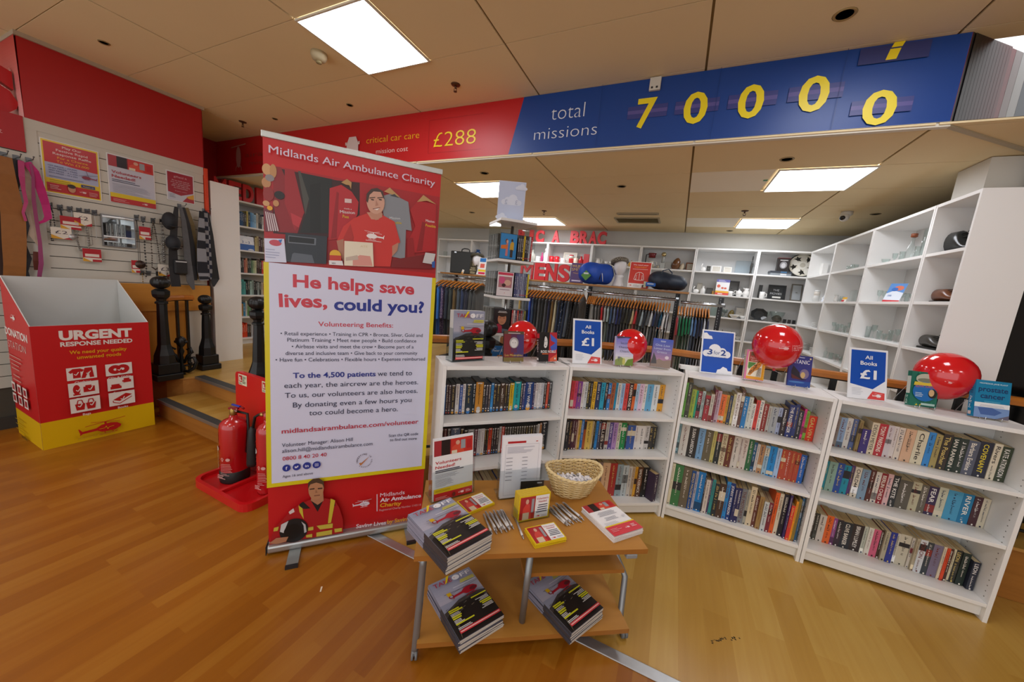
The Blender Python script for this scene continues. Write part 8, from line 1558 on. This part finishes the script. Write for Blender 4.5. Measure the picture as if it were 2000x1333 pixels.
for k, row in enumerate(MB_ROWS):
    z = ZP+SHZ[5-k] if k < 5 else ZP+SHZ[0]
    y = 2.99-.0; r = random.Random(k+40)
    for i, c in enumerate(row.split()):
        w_ = r.uniform(.021, .03); h_ = r.uniform(.18, .225); b = MB(); b.box((-.065, w_/2, h_/2), (.13, w_-.001, h_), mat(c, .4)); p = Pr(frame((.0003, w_, 0), (0, -1, 0), (0, 0, 1)) if 0 else frame((.0003, 0, 0), (0, 1, 0), (0, 0, 1)), .0003); p.v, p.f, p.mi, p.sm, p.mats = b.v, b.f, b.mi, b.sm, b.mats
        letters(p, w_*.25, h_*.9, w_*.45, h_*.5, 'e4e0d4' if lum(c) < 120 else '2a2a2e', r)
        o = b.obj('book', None, (ME-.06, y, z+.0006)); tag(o, f"{cname(c)} {'DVD or book' if 0 else 'book'}, {nth(i)} from left on {['top', 'second', 'third', 'fourth', 'fifth', 'lowest'][k]} visible media shelf", 'book', f"books on the {['top', 'second', 'third', 'fourth', 'fifth', 'lowest'][k]} media shelf left of the banner"); y += w_
def s32b(p, w, h): p.rect(-w/2, 0, w, h, 'e6eaf2'); p.rect(-w/2, 0, w, h*.42, '2a62b0'); cloud(p, 0, h*.55, w*.3, 'f2f4f8'); p.text('3', -w*.28, h*.5, h*.16, '3a5aa0', 'l', None, .02); p.text('for', -w*.07, h*.52, h*.08, '3a5aa0'); p.text('2', w*.12, h*.5, h*.16, '3a5aa0', 'l', None, .02); p.ell(w*.25, h*.02, w*.2, h*.1, 'e6eaf2', 12, 0, PI)
q = atx(486, 487, ME+.01); t = thing('price_sign', 'small 3 for 2 card on the second media shelf left of the banner', 'sign', (ME-.03, q.y+.0, ZP+SHZ[4]+.001), PI/2, None); M = T(0, 0, 0, 0, PI/2-.15); b = MB(); b.b2((-.1, 0, -.003), (.1, .2, 0), mat('eef0f2', .4), M); b.obj('card', t); p = Pr(M, .0004); s32b(p, .2, .2); p.obj('printed_face', t)
for ch, a, c_, w_ in (('M', 417, 441, 'M'), ('E', 446, 470, 'E'), ('D', 473, 494, 'D'), ('I', 499, 518, 'I'), ('A', 522, 545, 'A, hidden by the banner')):
    y0, y1 = atx(a, 385, ME-.06).y, atx(c_, 385, ME-.06).y; letter3d(ch, y1-y0, .235, .05, 'cf2026', 'letter', f"red block letter {w_} of MEDIA on top of the left shelves", 'letter', (ME-.06, (y0+y1)/2, ZP+2.021), PI/2, 'red MEDIA letters')
# dark plinth and bag beside the donation box at the left edge
b = MB(); b.lathe([(.12, 0), (.13, .1), (.1, .35), (.04, .52), (0, .55)], mat('55504a', .8, noise=.4, scale=80), T(0, 0, 0)); tag(b.obj('grey_coat', None, (-4.76, .68, .001+.1)), 'grey woven cloth hanging behind the donation box at the left edge', 'cloth') if 0 else None
# ---- shoes on the narrow right shelf
def shoe(px, py, z, L, c, lab, hi=False, rz=0., tagc=None):
    q = atx(px, py, XS+.08); t = thing('shoe', lab, 'shoe', (XS+.13, q.y, z+.0006), rz, 'shoes on the narrow right shelf'); m = mat(c, .3, coat=.2); sole = mat('15140f', .5)
    def pr_(u):  # width, height along the foot, u 0 heel .. 1 toe
        return .034+.012*math.sin(PI*min(1, u*1.1))-.0*u if u < .85 else .045*math.sqrt(max(0, 1-((u-.85)/.15)**2))+.004
    def top(u):
        base = .035+.02*(1-u); ank = (.085 if not hi else .14)
        return ank if u < .38 else base+(ank-base)*max(0, 1-(u-.38)/.28)**1.6 if u < .66 else base*(1-.35*((u-.66)/.34)**2)
    b = MB(); b.grid(16, 18, lambda v, u: (L*(.5-u), pr_(u)*math.cos(2*PI*v)*(1 if u > .02 else .8), .012+top(u)*(.5+.5*math.sin(2*PI*v))), m, None, True, True); b.obj('upper', t)
    b = MB(); n = 20; poly = [(L*(.5-i/n), pr_(i/n)*1.06) for i in range(n+1)]+[(L*(.5-i/n), -pr_(i/n)*1.06) for i in range(n, -1, -1)]; b.prism(poly, 0, .012, sole); b.obj('sole', t)
    b = MB()
    for i in range(5): u = .42+i*.055; x = L*(.5-u); zz_ = .016+top(u); b.tube([(x, -.02, zz_-.008), (x-.006, 0, zz_+.002), (x, .02, zz_-.008)], .0022, mat('191917', .6), None, 5)
    b.tube([(L*.08, -.01, .02+top(.42)), (L*.1, -.03, .05+top(.42)), (L*.02, -.05, .04+top(.42)), (-L*.02, -.04, .03)], .0022, mat('191917', .6), None, 5); b.obj('laces', t)
    if tagc: b = MB(); b.box((-L*.44, -.045, .03), (.09, .002, .055), mat('b81c26', .5), T(0, 0, 0)); b.box((-L*.44-.0, -.0465, .03), (.05, .002, .03), mat('e6d8cc', .5)); b.box((-L*.44-.035, -.0468, .018), (.02, .002, .03), mat('e0a82a', .5)); b.obj('price_tag', t)
shoe(1862, 488, S1, .29, '191c1c', 'black lace-up boot on the top of the narrow right shelf', True, PI/2+.15)
shoe(1850, 498, S1, .29, '1c1f1f', 'second black lace-up boot, nearer the shelf edge', False, PI/2+.1) if 0 else None
shoe(1838, 588, S2, .29, '6a3a1c', 'brown lace-up shoe with a red and yellow price tag', False, PI/2+.1, True)
shoe(1810, 676, S3, .29, '3a3833', 'dark grey slip-on shoe on the third narrow shelf', False, PI/2+.1)
shoe(1770, 752, S4, .28, '1f1e1c', 'black shoe low on the narrow shelf behind the green paperback', False, PI/2+.1)
# ================================================================ fittings on the ceilings
crm = mat('b9ad8c', .5); drk = mat('2a2218', .7); brz = mat('5a3a26', .4, .4)
q = atz(623, 104, ZF); t = thing('smoke_detector', 'cream smoke detector beside the large lit ceiling panel', 'smoke detector', q); b = MB(); b.lathe([(.055, 0), (.056, -.02), (.045, -.045), (.02, -.055), (0, -.056)][::-1], crm, None, 22); b.obj('housing', t); b = MB(); b.lathe([(.018, -.054), (.02, -.066), (0, -.07)][::-1], mat('8a7c55', .5), None, 14); b.obj('sensor', t)
def sprinkler(px, py, z, lab):
    q = atz(px, py, z); t = thing('sprinkler', lab, 'sprinkler', q, 0, 'ceiling sprinklers'); b = MB(); b.lathe([(.038, 0), (.034, -.006), (.012, -.01)][::-1], brz, None, 18); b.obj('rose', t); b = MB(); b.cyl((0, 0, -.008), (0, 0, -.03), .008, brz, None, 10); b.tube([(-.012, 0, -.03), (-.012, 0, -.045), (0, 0, -.052), (.012, 0, -.045), (.012, 0, -.03)], .003, brz, None, 5); b.cyl((0, 0, -.052), (0, 0, -.055), .014, brz, None, 12); b.obj('head', t)
sprinkler(890, 165, ZF, 'brown sprinkler in front of the red bulkhead, nearest the banner'); sprinkler(474, 238, ZF, 'brown sprinkler in the far left corner of the front ceiling'); sprinkler(1063, 412, ZR, 'sprinkler under the rear ceiling near the media tower'); sprinkler(1455, 412, ZR, 'sprinkler under the rear ceiling near the corner shelves')
def spot(px, py, z, r, lab, c='3a3226', ringc='a8905f'):
    q = atz(px, py, z); t = thing('ceiling_spot', lab, 'downlight', q, 0, 'small round unlit fittings in the ceiling'); b = MB(); b.lathe([(r*.8, -.001), (r, -.006), (r*1.15, -.0005)], mat(ringc, .5), None, 22); b.obj('ring', t); b = MB(); b.lathe([(r*.82, -.002), (0, -.002)][::-1], mat(c, .6), None, 22); b.obj('recess', t)
spot(1650, 28, ZF, .045, 'dark round ceiling opening above the blue bulkhead end', '0c0c0b'); spot(203, 83, ZF, .03, 'small round fitting above the red fascia', '30261a', '8f7850'); spot(683, 205, ZF, .028, 'small round fitting in front of the red bulkhead, right of the banner top', '30261a', '9a8258'); spot(537, 232, ZF, .025, 'small round fitting above the left end of the roller banner', '5a4a34', '9a8258')
for px, py, lab in ((946, 338, 'round rear ceiling fitting above the media tower'), (1214, 364, 'round rear ceiling fitting in the middle of the rear ceiling'), (1537, 311, 'round rear ceiling fitting nearest the blue bulkhead'), (1155, 452, 'round rear ceiling fitting above the BRAC letters'), (1425, 451, 'round rear ceiling fitting by the back wall, right'), (1710, 418, 'round rear ceiling fitting right of the ceiling camera'), (922, 415, 'round rear ceiling fitting left of the media tower')): spot(px, py, ZR, .04, lab, '6f675a', 'a0916f')
q = atz(1655, 414, ZR); t = thing('ceiling_camera', 'white dome security camera under the rear ceiling above the right shelves', 'camera', q); b = MB(); b.lathe([(.05, 0), (.05, -.03), (.03, -.045)][::-1], mat('d9d8d4', .4), None, 18); b.obj('mount', t); b = MB(); b.sphere((-.02, -.02, -.06), .042, mat('dedddA'.lower(), .35)); b.obj('eyeball', t); b = MB(); b.cyl((-.04, -.05, -.07), (-.05, -.062, -.075), .022, mat('1a1a1c', .2), None, 16); b.obj('lens', t)
for px, py, w_, d_, lab in ((1245, 430, .58, .34, 'louvred air vent in the rear ceiling in front of the BRAC letters'), (1245, 417, .5, .08, 'narrow dark air slot in the rear ceiling beyond the vent')):
    q = atz(px, py, ZR); t = thing('air_vent', lab, 'air vent', q); b = MB()
    for x, y, dx, dy in ((0, d_/2, w_, .025), (0, -d_/2, w_, .025), (w_/2, 0, .025, d_), (-w_/2, 0, .025, d_)): b.box((x, y, -.006), (dx+.0, dy, .012), mat('b0a485', .5))
    b.obj('frame', t); b = MB(); b.box((0, 0, -.001), (w_-.02, d_-.02, .001), mat('2a241a', .8)); b.obj('duct', t)
    b = MB()
    for i in range(max(1, int(d_/.05))): b.box((0, -d_/2+.03+i*.05, -.006), (w_-.03, .028, .003), mat('a3966f', .5), T(0, 0, 0) @ Matrix.Translation((0, -d_/2+.03+i*.05, -.006)) @ Matrix.Rotation(.5, 4, 'X') @ Matrix.Translation((0, d_/2-.03-i*.05, .006)))
    b.obj('louvres', t)
q = aty(1280, 165, YB-.01); t = thing('emergency_light', 'small white sensor box on top edge of the blue bulkhead', 'sensor', (q.x, YB-.003, q.z), 0); b = MB(); b.box((0, -.012, 0), (.075, .024, .085), mat('cfccc2', .45), None, .004); b.obj('housing', t)
for x in (-.018, .014): b = MB(); b.box((x, -.0255, -.026), (.013, .003, .012), mat('2a2a2a', .3)); b.obj('indicator', t)
q = atz(1495, 352, ZR); b = MB(); b.box((0, 0, -.003), (.03, .02, .005), mat('2f8f6a', .4)); tag(b.obj('indicator_light', None, q), 'tiny green indicator in the white rear ceiling tile', 'indicator')
